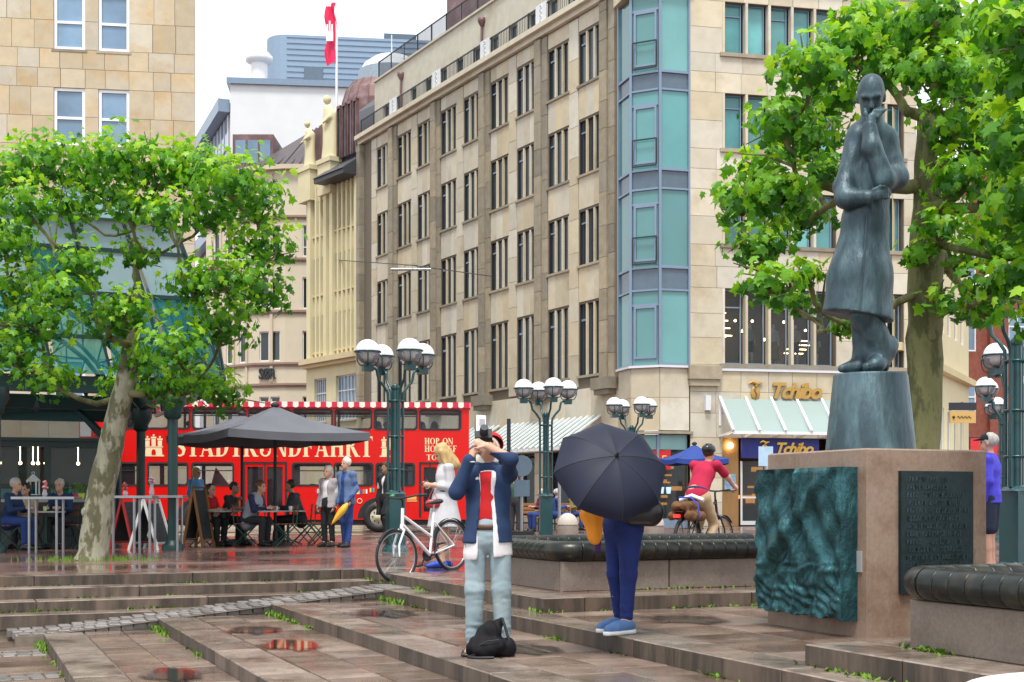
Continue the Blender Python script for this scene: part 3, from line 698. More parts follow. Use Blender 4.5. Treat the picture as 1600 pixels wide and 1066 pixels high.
# corner bay: three glazed facets
p0 = Vector((PX(968, 50)-CX, 0)); bayp = [Vector((PX(967, 49.9)-CX, 49.9-CY)), Vector((PX(986, 48.7)-CX, 48.7-CY)), Vector((PX(1031, 48.2)-CX, 48.2-CY)), Vector((PX(1077, 48.5)-CX, 48.5-CY))]
bands = [(5.95, 8.72, 'g'), (8.72, 9.55, 's'), (9.55, 12.45, 'g'), (12.45, 13.15, 's'), (13.15, 16.1, 'g'), (16.1, 16.75, 's'), (16.75, 19.6, 'g')]
for i in range(3):
    a, b = bayp[i], bayp[i+1]; d_ = b-a; wd = d_.length; ang = math.atan2(d_.y, d_.x); M4 = xf((a.x, a.y, 0), ang)
    for z0, z1, kd in bands:
        q = MB(); q.box(.05, wd-.05, .03, .05, z0+.03, z1-.03)
        o = q.build('bay_pane' if kd == 'g' else 'bay_spandrel', m_teal if kd == 'g' else m_spand, BM); o.matrix_local = M4
        if kd == 'g':
            f = MB()
            if i == 1:
                f.box(.05, wd-.05, -.02, .028, z1-.58, z1-.5); f.box(.12, .2, -.025, .028, z0+.25, z1-.58); f.box(wd-.2, wd-.12, -.025, .028, z0+.25, z1-.58); f.box(.2, wd-.2, -.025, .028, z0+.25, z0+.33); f.box(.2, wd-.2, -.025, .028, z1-.66, z1-.58)
                gr = MB(); gr.beam((.1, -.12, z0+1.12), (wd-.1, -.12, z0+1.12), .035, .05); gr.beam((.1, -.12, z0+.14), (wd-.1, -.12, z0+.14), .035, .05); gr.beam((.1, -.12, z0+.14), (.1, -.12, z0+1.12), .035, .04, (1, 0, 0)); gr.beam((wd-.1, -.12, z0+.14), (wd-.1, -.12, z0+1.12), .035, .04, (1, 0, 0))
                if z0 > 9: gr.build('balustrade', m_iron, BM).matrix_local = M4
            else: f.box(.05, wd-.05, -.005, .028, z0+.03, z0+.08)
            f.build('bay_frame', m_greyf, BM).matrix_local = M4
    f = MB(); f.box(-.05, .05, -.05, .06, 5.95, 19.7); 
    if i == 2: f.box(wd-.05, wd+.05, -.05, .06, 5.95, 19.7)
    for z0, z1, _k in bands: f.box(.05, wd-.05, -.04, .05, z0-.035, z0+.035)
    f.build('bay_post', m_greyf, BM).matrix_local = M4
    for z0, z1 in ((3.55, 4.75), (4.76, 5.85)):
        o = put('stone_panel', slab_mesh('stone_panel', round(wd-.02, 2), .12, round(z1-z0, 2), m_stoneM), BM); o.matrix_local = M4 @ Matrix.Translation((wd/2, .1, (z0+z1)/2))
    q = MB(); q.box(-.05, wd+.05, -.12, .3, 5.86, 5.94); q.build('ledge', m_white, BM).matrix_local = M4
    q = MB(); q.box(-.05, wd+.1, -.14, .3, 3.42, 3.52); q.build('ledge', m_stoneD, BM).matrix_local = M4
    q = MB(); q.box(.03, wd-.03, .2, .22, .3, 2.85); q.build('shop_window', gl_shop, BM).matrix_local = M4
    q = MB(); q.box(.03, wd-.03, .16, .2, 2.85, 3.4); q.build('shop_fascia', mat('pale_teal_fascia', (.25, .48, .48), .3, var=.06), BM).matrix_local = M4
    q = MB(); q.box(0, wd, .15, .3, .0, .3); q.box(-.05, .05, .14, .26, .3, 3.4); q.build('shop_frame', m_greyf, BM).matrix_local = M4
    q = MB(); q.box(-.05, wd+.1, -.2, .6, 19.7, 20.1); q.box(-.05, wd+.1, -.1, .6, 20.1, 21.2); q.build('bay_cap', m_stoneM, BM).matrix_local = M4
    q = MB(); q.box(-.1, wd+.1, .9, 1.0, .1, 3.4); q.build('shop_backdrop', m_room, BM).matrix_local = M4
    for k in range(7):      # lit displays of the shop behind the glass
        q = MB(); zz = .8+.3*k*.9; xx = random.uniform(.2, wd-.3); q.box(xx, xx+random.uniform(.15, .45), .6, .75, zz, zz+random.uniform(.05, .16)); q.build('shelf_display', mat('amber_lit_display', (.8, .35, .08), .5, emit=.7, var=.5, vs=6), BM).matrix_local = M4
# SALE poster in the window of the corner shop
a, b = bayp[1], bayp[2]; ang = math.atan2((b-a).y, (b-a).x); M4 = xf((a.x, a.y, 0), ang)
q = MB(); q.box(.35, 1.5, .12, .14, 2.1, 2.82); o = q.build('sale_poster', mat('red_sale_poster', (.5, .02, .02), .5, var=.1), BM); o.matrix_local = M4
t_ = put('lettering', text_mesh('SALE', .42, mat('orange_poster_lettering', (.8, .35, .1), .5, emit=.15), .004, 0, .004), BM); t_.matrix_local = M4 @ Matrix.Translation((.92, .11, 2.46)) @ Euler(UPR).to_matrix().to_4x4()
for k in range(4):
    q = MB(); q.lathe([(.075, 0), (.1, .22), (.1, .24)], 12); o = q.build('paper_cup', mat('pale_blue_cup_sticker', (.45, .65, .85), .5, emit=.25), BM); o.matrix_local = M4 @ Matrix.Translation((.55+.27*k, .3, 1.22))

# right facade
RX, RY = PX(1078, 48.5)-CX, 48.5-CY; WR = 9.1
MR = xf((RX, RY, 0), R(11.8))
RR = [(6.0, 8.85), (10.45, 12.5), (14.0, 16.1), (17.55, 19.5)]
rops = [(a, b, c, d) for a, b in ((1.25, 5.8), (7.0, 8.6)) for c, d in RR]
drs = [(1.25, 6.3, .0, 3.3)]
b_ = MB(); holed(b_, 0, WR, 0, 20.7, rops+drs, 0, .35); b_.add([(WR,0,0),(WR,12,0),(WR,12,20.7),(WR,0,20.7)], [(0,1,2,3)]); b_.box(0, WR, 3.6, 3.7, 0, 20.7); b_.box(0, WR, .35, 3.6, 20.6, 20.7)
for zf in (3.45, 9.4, 13.1, 16.8): b_.box(0, WR, .36, 3.6, zf-.05, zf+.05)
b_.box(0, .05, .36, 3.6, 0, 20.6); b_.box(WR-.06, WR-.01, .36, 3.6, 0, 20.6)
b_.build('wall', m_jointd, BM).matrix_local = MR
zr = [0, .9, 1.8, 2.7, 3.3, 4.2, 5.0, 5.95, 6.0, 7.0, 7.9, 8.85, 9.65, 10.45, 11.5, 12.5, 13.25, 14.0, 15.05, 16.1, 16.85, 17.55, 18.5, 19.5, 20.1, 20.7]
clad(BM, 'stone_slab', m_stoneM, 0, WR, zr, rops+drs, 1.05, th=.05, M4=MR, jit=.1, seed=21)
clad(BM, 'stone_slab', m_stoneM, 0, 11.5, zr, [], 1.2, th=.04, M4=MR @ Matrix.Translation((WR, 0, 0)) @ Matrix.Rotation(R(90), 4, 'Z'), limit=0, seed=22)
for a, b, c, d in rops:
    n = 5 if b-a > 3 else 2; wd = (b-a)/n
    for k in range(n):
        ro = c > 7 
        o = win(BM, MR, a+wd*(k+.5), c+.06, wd-.16, d-c-.06, 1, m_greyf, m_teal2 if ro else glass('clear_window_glass', (.05, .07, .08), .72), y=.25, fr=.05, trans=(.76,) if k % 2 == 0 else ())
        q = MB(); q.box(-wd/2-.0, -wd/2+.1, -.3, .0, 0, d-c-.06); put('mullion', q.mesh('mullion', m_stoneM), o)
    q = MB(); q.box(a-.1, b+.1, -.14, .02, c-.1, c+.04); q.build('sill', m_stoneD, BM).matrix_local = MR
q = MB(); q.box(1.1, 6.6, -.12, .02, 5.78, 5.9); q.build('ledge', m_white, BM).matrix_local = MR
q = MB(); q.box(-.1, 1.16, -.26, .02, 5.45, 5.95); q.box(-.05, 1.1, -.2, .02, 5.2, 5.45); q.build('pier_console', m_stoneD, BM).matrix_local = MR
q = MB(); q.box(-.02, WR+.15, -.25, .3, 20.3, 20.7); q.box(-.02, WR+.15, -.1, 10, 20.7, 20.8); q.build('cornice', m_stoneM, BM).matrix_local = MR
q = MB(); q.box(.55, .75, -.2, -.05, 4.3, 4.85); q.build('wall_lamp', m_white, BM).matrix_local = MR
# coffee shop front: sign, glazed canopy, blue fascia, door
def bean_logo(parent, M4, s, m):
    q = MB(); q.sphere((-.02*s, .02, -.12*s), (.3*s, .03, .42*s), 16, 10)
    q.tube([(-.5*s, 0, .42*s), (-.2*s, 0, .55*s), (.1*s, 0, .42*s), (.42*s, 0, .5*s)], [.03*s, .1*s, .1*s, .03*s], 8)
    q.tube([(-.02*s, 0, .5*s), (.05*s, 0, .36*s), (.0*s, -.01, .25*s)], [.06*s, .09*s, .07*s], 8)
    g_ = MB(); g_.tube([(.06*s, -.03, .3*s), (-.1*s, -.035, .05*s), (.06*s, -.035, -.22*s), (-.06*s, -.03, -.5*s)], .03*s, 6)
    gv_ = g_.build('bean_groove', m_jointd, parent); gv_.matrix_local = M4
    o_ = q.build('bean_emblem', m, parent); o_.matrix_local = M4; return o_
bean_logo(BM, MR @ Matrix.Translation((2.55, -.1, 5.05)), .62, m_gold)
t_ = put('lettering', text_mesh('Tchibo', .8, m_gold, .05, .35, .028, .9), BM); t_.matrix_local = MR @ Matrix.Translation((4.1, -.1, 5.05)) @ Euler(UPR).to_matrix().to_4x4()
awning(MR, 1.15, 6.2, 4.75, 3.45, 1.35, 6, .045, True)
q = MB(); q.box(2.05, 5.15, .05, .15, 2.55, 3.35); q.build('shop_fascia', m_blue, BM).matrix_local = MR
bean_logo(BM, MR @ Matrix.Translation((2.95, -.02, 2.95)), .42, m_yel)
t_ = put('lettering', text_mesh('Tchibo', .6, m_yel, .02, .35, .016, .9), BM); t_.matrix_local = MR @ Matrix.Translation((4.1, .03, 2.9)) @ Euler(UPR).to_matrix().to_4x4()
q = MB(); q.box(1.3, 2.02, .3, .4, 0, 3.3); q.build('entrance_panel', mat('warm_wood_panel', (.36, .2, .07), .6, var=.2, vs=4, stretch=(1, 1, .2)), BM).matrix_local = MR
q = MB(); q.sphere((1.66, .2, 3.02), .11, 10, 6); q.build('entrance_lamp', m_warm, BM).matrix_local = MR
q = MB(); q.box(1.45, 1.9, .26, .29, 1.35, 1.95); q.build('poster', mat('pale_blue_poster', (.3, .5, .68), .5, var=.6, vs=5), BM).matrix_local = MR
for xx, ww in ((2.1, 1.1), (3.3, 1.1), (4.5, 1.2)):
    q = MB(); q.box(xx, xx+ww, .34, .36, .05, 2.44); o = q.build('shop_door', gl_shop, BM); o.matrix_local = MR
    f = MB(); f.box(xx, xx+.07, .28, .335, .05, 2.44); f.box(xx+ww-.07, xx+ww, .28, .335, .05, 2.44); f.box(xx+.07, xx+ww-.07, .28, .335, .05, .2); f.box(xx+.07, xx+ww-.07, .26, .335, 1.05, 1.12); f.build('door_frame', m_whitef, o)
q = MB(); q.box(1.3, 6.2, 2.6, 2.7, 0, 3.3); q.build('shop_backdrop', m_room, BM).matrix_local = MR
for k in range(12):
    q = MB(); xx = random.uniform(2.2, 5.6); zz = random.uniform(.6, 2.4); q.box(xx, xx+random.uniform(.2, .5), 2.3, 2.5, zz, zz+random.uniform(.06, .2)); q.build('shelf_display', _m['amber_lit_display'], BM).matrix_local = MR
for xx, zz in ((1.6, 8.0), (2.4, 7.9), (2.7, 7.5), (3.1, 7.9), (3.6, 7.2), (4.4, 7.9), (5.3, 7.6), (2.0, 7.3)):
    q = MB(); q.sphere((xx, 1.6, zz), .05, 8, 6); q.build('interior_lamp', m_warm, BM).matrix_local = MR
for k in range(4):
    q = MB(); q.box(1.3, 2.1+.2*k, 1.8+.3*k, 1.83+.3*k, 8.2-.25*k, 8.23-.25*k); q.box(4.9, 5.7, 1.8+.3*k, 1.83+.3*k, 7.2-.13*k, 7.23-.13*k); q.build('interior_lamp', m_warm, BM).matrix_local = MR
# mannequins in the first-floor window
def mannequin(x, top, bot, lab, long):
    r = empty('mannequin', BM.matrix_basis @ MR @ Vector((x, .75, 6.06)), R(11.8), lab, 'mannequin', 'mannequins in the shop window')
    s_ = SDF(.03); s_.el((0, 0, 1.52), (.07, .085, .11)); s_.rc((0, 0, 1.3), (0, 0, 1.45), .05, .04)
    for sx in (-1, 1): s_.chain([(sx*.15, 0, 1.3), (sx*.2, .02, 1.02), (sx*.19, -.05, .8)], [.045, .036, .028]); s_.chain([(sx*.08, 0, .8), (sx*.085, 0, .45), (sx*.09, 0, .07)], [.07, .05, .035]); s_.rc((sx*.09, 0, .05), (sx*.1, -.12, .03), .035, .025)
    s_.rc((0, 0, .85), (0, 0, 1.28), .12, .12, flat=((0, 1, 0), 1.5)); s_.mesh('body', m_whitef, .025, parent=r)
    s_ = SDF(.03); s_.rc((0, 0, .95), (0, 0, 1.3), .15, .15, flat=((0, 1, 0), 1.4))
    for sx in (-1, 1): s_.chain([(sx*.15, 0, 1.32), (sx*.2, .02, 1.05)], [.065, .06])
    s_.mesh('top', top, .025, parent=r, disp=wrinkle(.006))
    s_ = SDF(.03); s_.rc((0, 0, .92), (0, 0, .3 if long else .62), .14, .23 if long else .17, flat=((0, 1, 0), 1.2)); s_.mesh('skirt', bot, .025, parent=r, disp=wrinkle(.01, 25, 25, 3), cuts=[((0, 0, .25 if long else .55), (0, 0, -1))])
m_mint = mat('pale_green_fabric', (.35, .42, .3), .9); m_khaki = mat('khaki_fabric', (.36, .32, .16), .9); m_drk = mat('black_fabric', (.02, .02, .024), .9); m_wht = mat('white_fabric', (.72, .74, .78), .85, var=.05)
mannequin(2.65, m_mint, m_drk, 'mannequin in a sage green blouse and black shorts in the upper shop window', False)
mannequin(3.6, m_wht, m_khaki, 'mannequin in a white blouse and long khaki skirt in the upper shop window', True)
mannequin(4.5, mat('cream_fabric', (.6, .56, .45), .9), m_drk, 'mannequin in a cream cardigan and dark trousers in the upper shop window', False)
mannequin(5.3, mat('slate_fabric', (.12, .14, .16), .9), m_khaki, 'mannequin in a slate grey top and khaki skirt in the upper shop window', False)

# ---- cream art-nouveau house that continues the street front
e0 = ML @ Vector((0, 0, 0)); BC = empty('cream_house', (BM.location.x+e0.x, BM.location.y+e0.y, 0), R(-52.6), 'cream rendered house with steep slate roof, roof sculptures and ribbon windows', 'house')
LC = 17.; MC = Matrix.Translation((-6.2, 0, 0)) @ Matrix.Diagonal((6.2/17, 1, 1, 1))
cops = []
for z0, z1 in ((9.5, 11.6), (12.8, 14.9), (16.2, 18.2)):
    for x0, n in ((9.4, 5), (2.5, 3)):
        for k in range(n): cops.append((x0+k*1.32, x0+k*1.32+.78, z0, z1))
cops += [(9.4, 15.6, 5.5, 8.0), (2.6, 6.4, 5.5, 8.0)]
b_ = MB(); holed(b_, 0, LC-.15, 0, 19.2, cops, 0, .3); b_.box(0, LC-.15, .6, 10, 19.0, 19.2); b_.box(0, LC-.15, .6, .7, 0, 19.1); b_.build('wall', m_cream, BC).matrix_local = MC
for a, b, c, d in cops:
    big = b-a > 3; win(BC, MC, (a+b)/2, c, b-a, d-c, 6 if big else 1, m_whitef if big else m_creamd, m_skygl if big else m_bgl, y=.2, fr=.06, trans=(.33, .66) if big else (.3,), sill=(.1, m_creamd))
for x in (8.55, 15.95, 1.6, 6.6):
    q = MB(); q.box(x, x+.9, -.25, -.002, 9.1, 19.1); q.build('pilaster', m_cream, BC).matrix_local = MC
for k in range(4):
    for x in (9.4, 2.5):
        q = MB(); q.box(x+k*1.32+.82, x+k*1.32+1.28, -.12, -.002, 9.2, 19.0)
        if x > 5 or k < 2: q.build('mullion', m_cream, BC).matrix_local = MC
q = MB(); q.box(-.1, LC-.16, -.5, .2, 8.85, 9.15); q.box(-.1, LC-.16, -.3, .2, 8.65, 8.85); q.build('cornice', m_creamd, BC).matrix_local = MC
q = MB(); q.box(7.9, LC-.16, -1.1, .3, 18.75, 19.0); q.prism([(-1.2, 19.0), (.4, 19.0), (.4, 20.1)], (7.9, 0, 0), (0, 1, 0), (0, 0, 1), (1, 0, 0), LC-8.1); q.build('eaves', m_slate, BC).matrix_local = MC
q = MB(); q.prism([(.2, 19.7), (4.5, 19.7), (4.5, 25.6), (1.6, 23.2)], (8.0, 0, 0), (0, 1, 0), (0, 0, 1), (1, 0, 0), LC-8.2); q.build('mansard_roof', m_slate, BC).matrix_local = MC
for k in range(4):
    q = MB(); q.box(0, .9, -.02, .02, 0, 2.8); o = q.build('dormer_window', m_bgl, BC); o.matrix_local = MC @ Matrix.Translation((9.6+k*1.6, .12, 20.2)); f = MB()
    f.box(-.1, 0, -.1, .1, 0, 2.9); f.box(.9, 1.0, -.1, .1, 0, 2.9); f.box(-.1, 1.0, -.1, .1, 2.8, 2.95); f.build('frame', m_copper, o)
q = MB(); q.box(1.0, 8.2, .3, 5, 19.0, 22.6); q.build('copper_storey', m_copper, BC).matrix_local = MC
q = MB(); n = 18
bpy.context.view_layer.update(); WI = BC.matrix_world.inverted()
MD = WI @ Matrix.Translation((PX(592, 82), 82, 24.9)) @ Matrix.Scale(.6, 4); ME = WI @ Matrix.Translation((PX(612, 88), 88, 29.6)) @ Matrix.Scale(.66, 4)
prof = [(3.9, 0), (3.85, 1.2), (3.5, 2.4), (2.7, 3.5)]
q.lathe(prof, n, smooth=False); q.build('copper_dome', m_copper, BC).matrix_local = MD
q = MB(); q.lathe([(3.9, -7), (3.9, 0)], n, smooth=False); q.build('dome_drum', m_copper, BC).matrix_local = MD
for k in range(n):
    a = 2*PI*k/n; q = MB(); q.tube([(r_*math.cos(a)*1.005, r_*math.sin(a)*1.005, z) for r_, z in prof], .05, 5); q.build('dome_rib', m_copper, BC).matrix_local = MD
q = MB(); q.lathe([(3.3, 0), (2.8, .9), (1.8, 1.6), (.3, 1.95)], 24); q.tube([(0, 0, 1.9), (0, 0, 4)], .06); q.build('lantern_dome', mat('pale_zinc_dome', (.62, .66, .68), .4, var=.12, vs=.8), BC).matrix_local = ME
q = MB(); q.lathe([(3.4, -8), (3.4, .1)], 24); q.build('lantern_drum', mat('grey_blue_zinc', (.3, .38, .45), .5), BC).matrix_local = ME
for x, z, s_ in ((7.6, 20.3, .78), (1.2, 20.3, .58)):
    sd_ = SDF(.1); sd_.rc((0, 0, 0), (0, 0, 2.6*s_), .55*s_, .4*s_); sd_.rc((0, 0, 2.4*s_), (0, 0, 3.6*s_), .45*s_, .35*s_); sd_.el((0, -.1, 4.35*s_), (.25*s_, .28*s_, .33*s_))
    sd_.chain([(.4*s_, 0, 3.6*s_), (.6*s_, -.2, 2.9*s_), (.3*s_, -.5, 2.5*s_)], [.16*s_, .14*s_, .1*s_]); sd_.chain([(-.4*s_, 0, 3.6*s_), (-.55*s_, -.1, 2.9*s_), (-.35*s_, -.45, 2.4*s_)], [.16*s_, .14*s_, .1*s_]); sd_.rc((.5*s_, .1, 0), (.5*s_, .1, 3.2*s_), .35*s_, .3*s_)
    o = sd_.mesh('roof_sculpture', m_cream, .09, parent=BC, disp=wrinkle(.05, 4, 4, 2)); o.matrix_local = Matrix.Translation((-6.2+x*6.2/17, -.1, z))
    q = MB(); q.box(-.9, .9, -.5, .4, -2.5, 0); q.box(-1.0, 1.0, -.6, .4, -.3, .02); q.build('sculpture_plinth', m_cream, BC).matrix_local = Matrix.Translation((-6.2+x*6.2/17, 0, z)) @ Matrix.Scale(.8, 4)

# ---- pale corner house across the street with the name sign
BS = empty('corner_house', (PX(497, 88), 88, 0), 0, 'pale beige curved corner house with brown copper roof and small black name sign', 'house')
yc, xr = 12, .9
def arc(r, a): return Vector((-9.8+r*math.sin(a), yc-r*math.cos(a), 0))
facets = [R(a) for a in (-64, -42, -20, -2, 8)]
fp = [Vector((-8.4, 3.8, 0)), Vector((-4.4, .5, 0)), Vector((-2.2, 0, 0)), Vector((.4, 0, 0)), Vector((3, .2, 0))]
levels = [(1.0, 4.0), (8.1, 11.0), (11.95, 14.9), (15.6, 18.4), (19.4, 22.0)]
levels = [(4.5, 8.0), (10.4, 12.4), (13.9, 16), (17.4, 19.5), (21.1, 22.6)]
for i in range(4):
    a, b = fp[i], fp[i+1]; d_ = b-a; wd = d_.length; M4 = xf(a, math.atan2(d_.y, d_.x))
    cs = {0: [.8, 2.2, 3.6], 1: [.4, 1.2], 2: [1.15], 3: [.8]}[i]
    so_ = []
    for c in cs:
        for z0, z1 in levels: so_.append((c, c+.68, z0, z1))
    q = MB(); holed(q, 0, wd, 0, 23.3, so_, 0, .25); q.build('wall', m_pinkl, BS).matrix_local = M4
    q = MB(); q.box(0, wd, .45, .5, 0, 23.2); q.build('inner_wall', m_jointd, BS).matrix_local = M4
    for a_, b_2, c, d in so_: win(BS, M4, (a_+b_2)/2, c, b_2-a_, d-c, 1, m_whitef, m_bgl if c < 20 else m_skygl, y=.15, fr=.07, trans=(.3,) if c > 17 else ())
    for z in (8.75, 10.15, 13.65, 17.15, 20.0):
        q = MB(); q.box(-.05, wd+.05, -.16, .0, z, z+.14); q.box(-.02, wd+.02, -.1, .0, z-.1, z); q.build('string_course', mat('brown_stone_band', (.3, .2, .16), .7, var=.1), BS).matrix_local = M4
    q = MB(); q.box(-.1, wd+.1, -.35, 0, 15.95, 16.12) if False else q.box(-.05, wd+.05, -.4, .2, 23.2, 23.5); q.build('eaves', m_pink, BS).matrix_local = M4
    for c in cs:
        q = MB(); q.box(c+.78, c+.98, -.1, -.001, 9, 23); 
        if c+1.45 < wd: q.build('pilaster', m_pink, BS).matrix_local = M4
rb = MB(); rp_ = [p+Vector((0, -.4, 23.5)) for p in fp]; rt = [Vector((-6.5, 9.8, 24.5)), Vector((-2.5, 6.5, 26.0)), Vector((-1.2, 5.5, 27.4)), Vector((.2, 5.2, 28)), Vector((2.4, 5.4, 28))]
rb.sheet([rp_, rt], False); rb.build('roof', mat('dark_brown_sheet_roof', (.085, .068, .072), .5, metal=.2, var=.15), BS)
for i in range(4):
    for k in range(5):
        t_ = k/5; q = MB(); q.tube([rp_[i].lerp(rp_[i+1], t_)+Vector((0, 0, .05)), rt[i].lerp(rt[i+1], t_)+Vector((0, 0, .05))], .045, 5); q.build('roof_seam', _m['dark_brown_sheet_roof'], BS)
q = MB(); q.box(-6.2, -3.4, 2.2, 8, 23.5, 26.2); q.build('dormer', m_copper, BS); 
for k in range(3):
    q = MB(); q.box(-6.0+k*.85, -5.3+k*.85, 2.15, 2.18, 24.2, 25.8); q.build('dormer_window', m_skygl, BS)
a, b = fp[1], fp[2]; d_ = b-a
t_ = put('lettering', text_mesh('SØR', 1.0, m_iron, .06, 0, .02, .85), BS); t_.matrix_local = xf(a, math.atan2(d_.y, d_.x)) @ Matrix.Translation((1.0, -.12, 9.5)) @ Euler(UPR).to_matrix().to_4x4() @ Matrix.Diagonal((.7, 1, 1, 1))

# ---- white render building and corrugated block on the skyline
BW = empty('white_building', (PX(360, 112), 112, 0), R(6), 'white rendered building with long window bands and blue grey eaves on the skyline', 'building')
q = MB(); q.box(0, 22, 0, 14, 0, 36.6); q.build('wall', m_white, BW)
q = MB(); q.box(-.3, 22.3, -.3, 14, 36.6, 37.1); q.build('parapet', m_greyf, BW)
q = MB(); q.prism([(0, 0), (-4.8, 17), (-4.8+.01, 17.2), (0, 17)], (0, .3, 0), (1, 0, 0), (0, 1, 0), (0, 0, 1), 35.2); q.build('side_wall', m_white, BW)
dv = (Vector((-4.8, 17, 0))-Vector((0, .3, 0))); MW = xf((-4.8-.05, 17, 0), math.atan2(-dv.y, -dv.x))
for z0, z1 in ((26.6, 29.2), (31.5, 34.2), (22, 24.4)):
    for k in range(9):
        q = MB(); q.box(1.0+k*1.75, 2.5+k*1.75, -.08, -.03, z0, z1); o = q.build('window', m_skygl, BW); o.matrix_local = MW
        f = MB(); f.box(2.5+k*1.75, 2.75+k*1.75, -.12, -.03, z0, z1); f.build('frame', m_white, o)
    q = MB(); q.box(.2, 17.3, -1.0, -.02, z1+.1, z1+1.2); q.build('brise_soleil', m_greyf, BW).matrix_local = MW
q = MB(); q.tube([(2.0, 5, 36), (2.0, 5, 40)], .75, 12); q.lathe([(.75, 40), (1.2, 40.2), (1.2, 40.7), (.9, 41)], 12, (2.0, 5, 0)); q.build('chimney', m_whitef, BW)
BG = empty('corrugated_block', (PX(415, 138), 138, 0), R(7), 'blue grey corrugated metal rooftop block on the skyline', 'building')
m_corr = mat('corrugated_blue_metal', (.24, .33, .44), .5, metal=.2, var=.05)
q = MB(); r_ = 2.2; prof = [(0, 6)]+[(r_-r_*math.cos(t), r_-r_*math.sin(t)) for t in [PI/2*k/5 for k in range(6)]]+[(24, 0), (24, 12), (0, 12)]
q.prism(prof, (0, 0, 0), (1, 0, 0), (0, 1, 0), (0, 0, 1), 50.2); q.build('wall', m_corr, BG)
for k in range(20):
    q = MB(); z = 38.5+k*.6; q.box(2.2, 24, -.08, -.0, z, z+.28); q.build('corrugation', m_corr, BG)
for x in (4, 10.5): q = MB(); q.box(x, x+2, -.1, .05, 45.2, 46.9); q.build('window', m_spand, BG)
q = MB(); q.box(12.5, 16, 4, 8, 50, 52.2); q.build('roof_hatch', m_spand, BG)
# ---- flagpole with the city flag
FP = empty('flagpole', (PX(526, 84), 84, 18.5), 0, 'white flagpole on the rooftops flying a red flag with white castle', 'flag')
q = MB(); q.tube([(0, 0, -1), (0, 0, 14.8)], .08, 8); q.sphere((0, 0, 14.9), .16, 8, 6); q.build('pole', m_whitef, FP)
zt, zb_ = 14.4, 10.6
gr = [[(-.04-.12*j*.9-.1*math.sin(i*.9+j), -.15*math.sin(j*1.3+i*.5), zt-(zt-zb_)*i/12-.05*j) for j in range(7)] for i in range(13)]
q = MB(); q.sheet(gr); fl = q.build('flag', mat('red_flag_cloth', (.75, .02, .1), .7, var=.06), FP)
q = MB(); cz = 12.5
for x0, x1, z0, z1 in ((-.62, -.18, -.62, -.05), (-.6, -.5, -.05, .35), (-.45, -.35, -.05, .55), (-.3, -.2, -.05, .35)): q.box(x0, x1, -.34, -.3, cz+z0*1.1, cz+z1*1.1)
q.build('castle_emblem', m_whitef, FP)

# ---- houses down the side street on the right
BK = empty('cream_side_house', (PX(1462, 58), 58, 0), R(62), 'cream side street house with awning seen past the right plane tree', 'house')
sops = [(x, x+.9, z, z+2) for z in (3.2, 8.6, 12.2) for x in (1.2, 3.0, 4.8, 6.6)]
q = MB(); holed(q, -9, 9, 0, 16, sops, 0, .25); q.box(-9, 9, .5, 8, 15.8, 16); q.box(-9, 9, .5, .6, 0, 15.9); q.build('wall', m_cream, BK)
for a, b, c, d in sops: win(BK, I4, (a+b)/2, c, .9, 2, 1, m_whitef, m_bgl, y=.12)
q = MB(); q.box(-9, 9.2, -.35, .1, 6.7, 7.0); q.build('cornice', m_creamd, BK)
q = MB(); q.sheet([[(0, -.05, 3.2), (4.4, -.05, 3.2)], [(0, -1.8, 2.4), (4.4, -1.8, 2.4)]], False); q.box(0, 4.4, -1.82, -1.78, 2.2, 2.4); q.build('awning', m_whitef, BK)
m_brick = mat('red_brick', (.23, .07, .045), .8, var=.25, vs=3, bump=.2, bs=15)
BR = empty('red_brick_house', (PX(1505, 92), 92, 0), R(8), 'red brick house with white sash windows far down the side street', 'house')
bops = [(x, x+1.4, z, z+3) for z in (6.5, 11.5, 16.5) for x in (-.4, 3.4, 6.8)]
q = MB(); holed(q, -2, 14, 0, 24, bops, 0, .3); q.box(-2, 14, .6, .7, 0, 24); q.box(-2, 14, .3, 10, 23.9, 24); q.build('wall', m_brick, BR)
for a, b, c, d in bops: win(BR, I4, (a+b)/2, c, 1.4, 3, 2, m_whitef, m_skygl, y=.15, fr=.1, trans=(.6,))
for x in (1.8, 5.5): q = MB(); q.box(x, x+.9, -.4, -.002, 0, 23); q.build('pier', m_brick, BR)
q = MB(); q.box(-2, 14, -.3, -.01, 3.9, 4.6); q.build('shop_fascia', m_whitef, BR)
q = MB(); q.box(-2, 14, -.05, -.01, 0, 3.9); q.build('shop_front', m_bgl, BR)
sg = empty('hanging_sign', (PX(1504, 56), 56, EYE+133*56/F), 0, 'small ochre shop sign with black script hung on cream side house', 'sign')
q = MB(); q.box(-.55, .55, -.06, .06, -.25, .25); q.build('board', mat('ochre_board', (.6, .38, .12), .5, var=.05), sg)
q = MB(); q.box(-.57, .57, -.07, .07, .3, .62); q.beam((0, 0, .62), (0, .9, .62), .05, .05); q.build('bracket', m_iron, sg)
q = MB(); q.tube([(-.25+.05*k, -.075, .06*math.sin(k*2.1)) for k in range(13)], .014, 5); q.sphere((-.4, -.075, 0), .06, 8, 5); q.build('script', m_iron, sg)
bn = empty('red_banner', (PX(1537, 80), 80, 0), 0, 'red promotional banner with white marks beside the side street shops', 'banner')
q = MB(); q.sheet([[(-.75+.1*math.sin(i), -.05*math.sin(i+j), .9+j*1.0) for i in range(5)] for j in range(5)]) if False else q.sheet([[(-.8+i*.4, .04*math.sin(i*1.7+j), 1.0+j*.95) for i in range(5)] for j in range(5)]); q.build('cloth', mat('red_banner_cloth', (.72, .03, .04), .6), bn)
q = MB(); 
for k, z in enumerate((2.0, 2.35, 2.7)): q.box(-.25, .3-.1*k, -.08, -.06, z, z+.14)
q.build('print', m_whitef, bn)
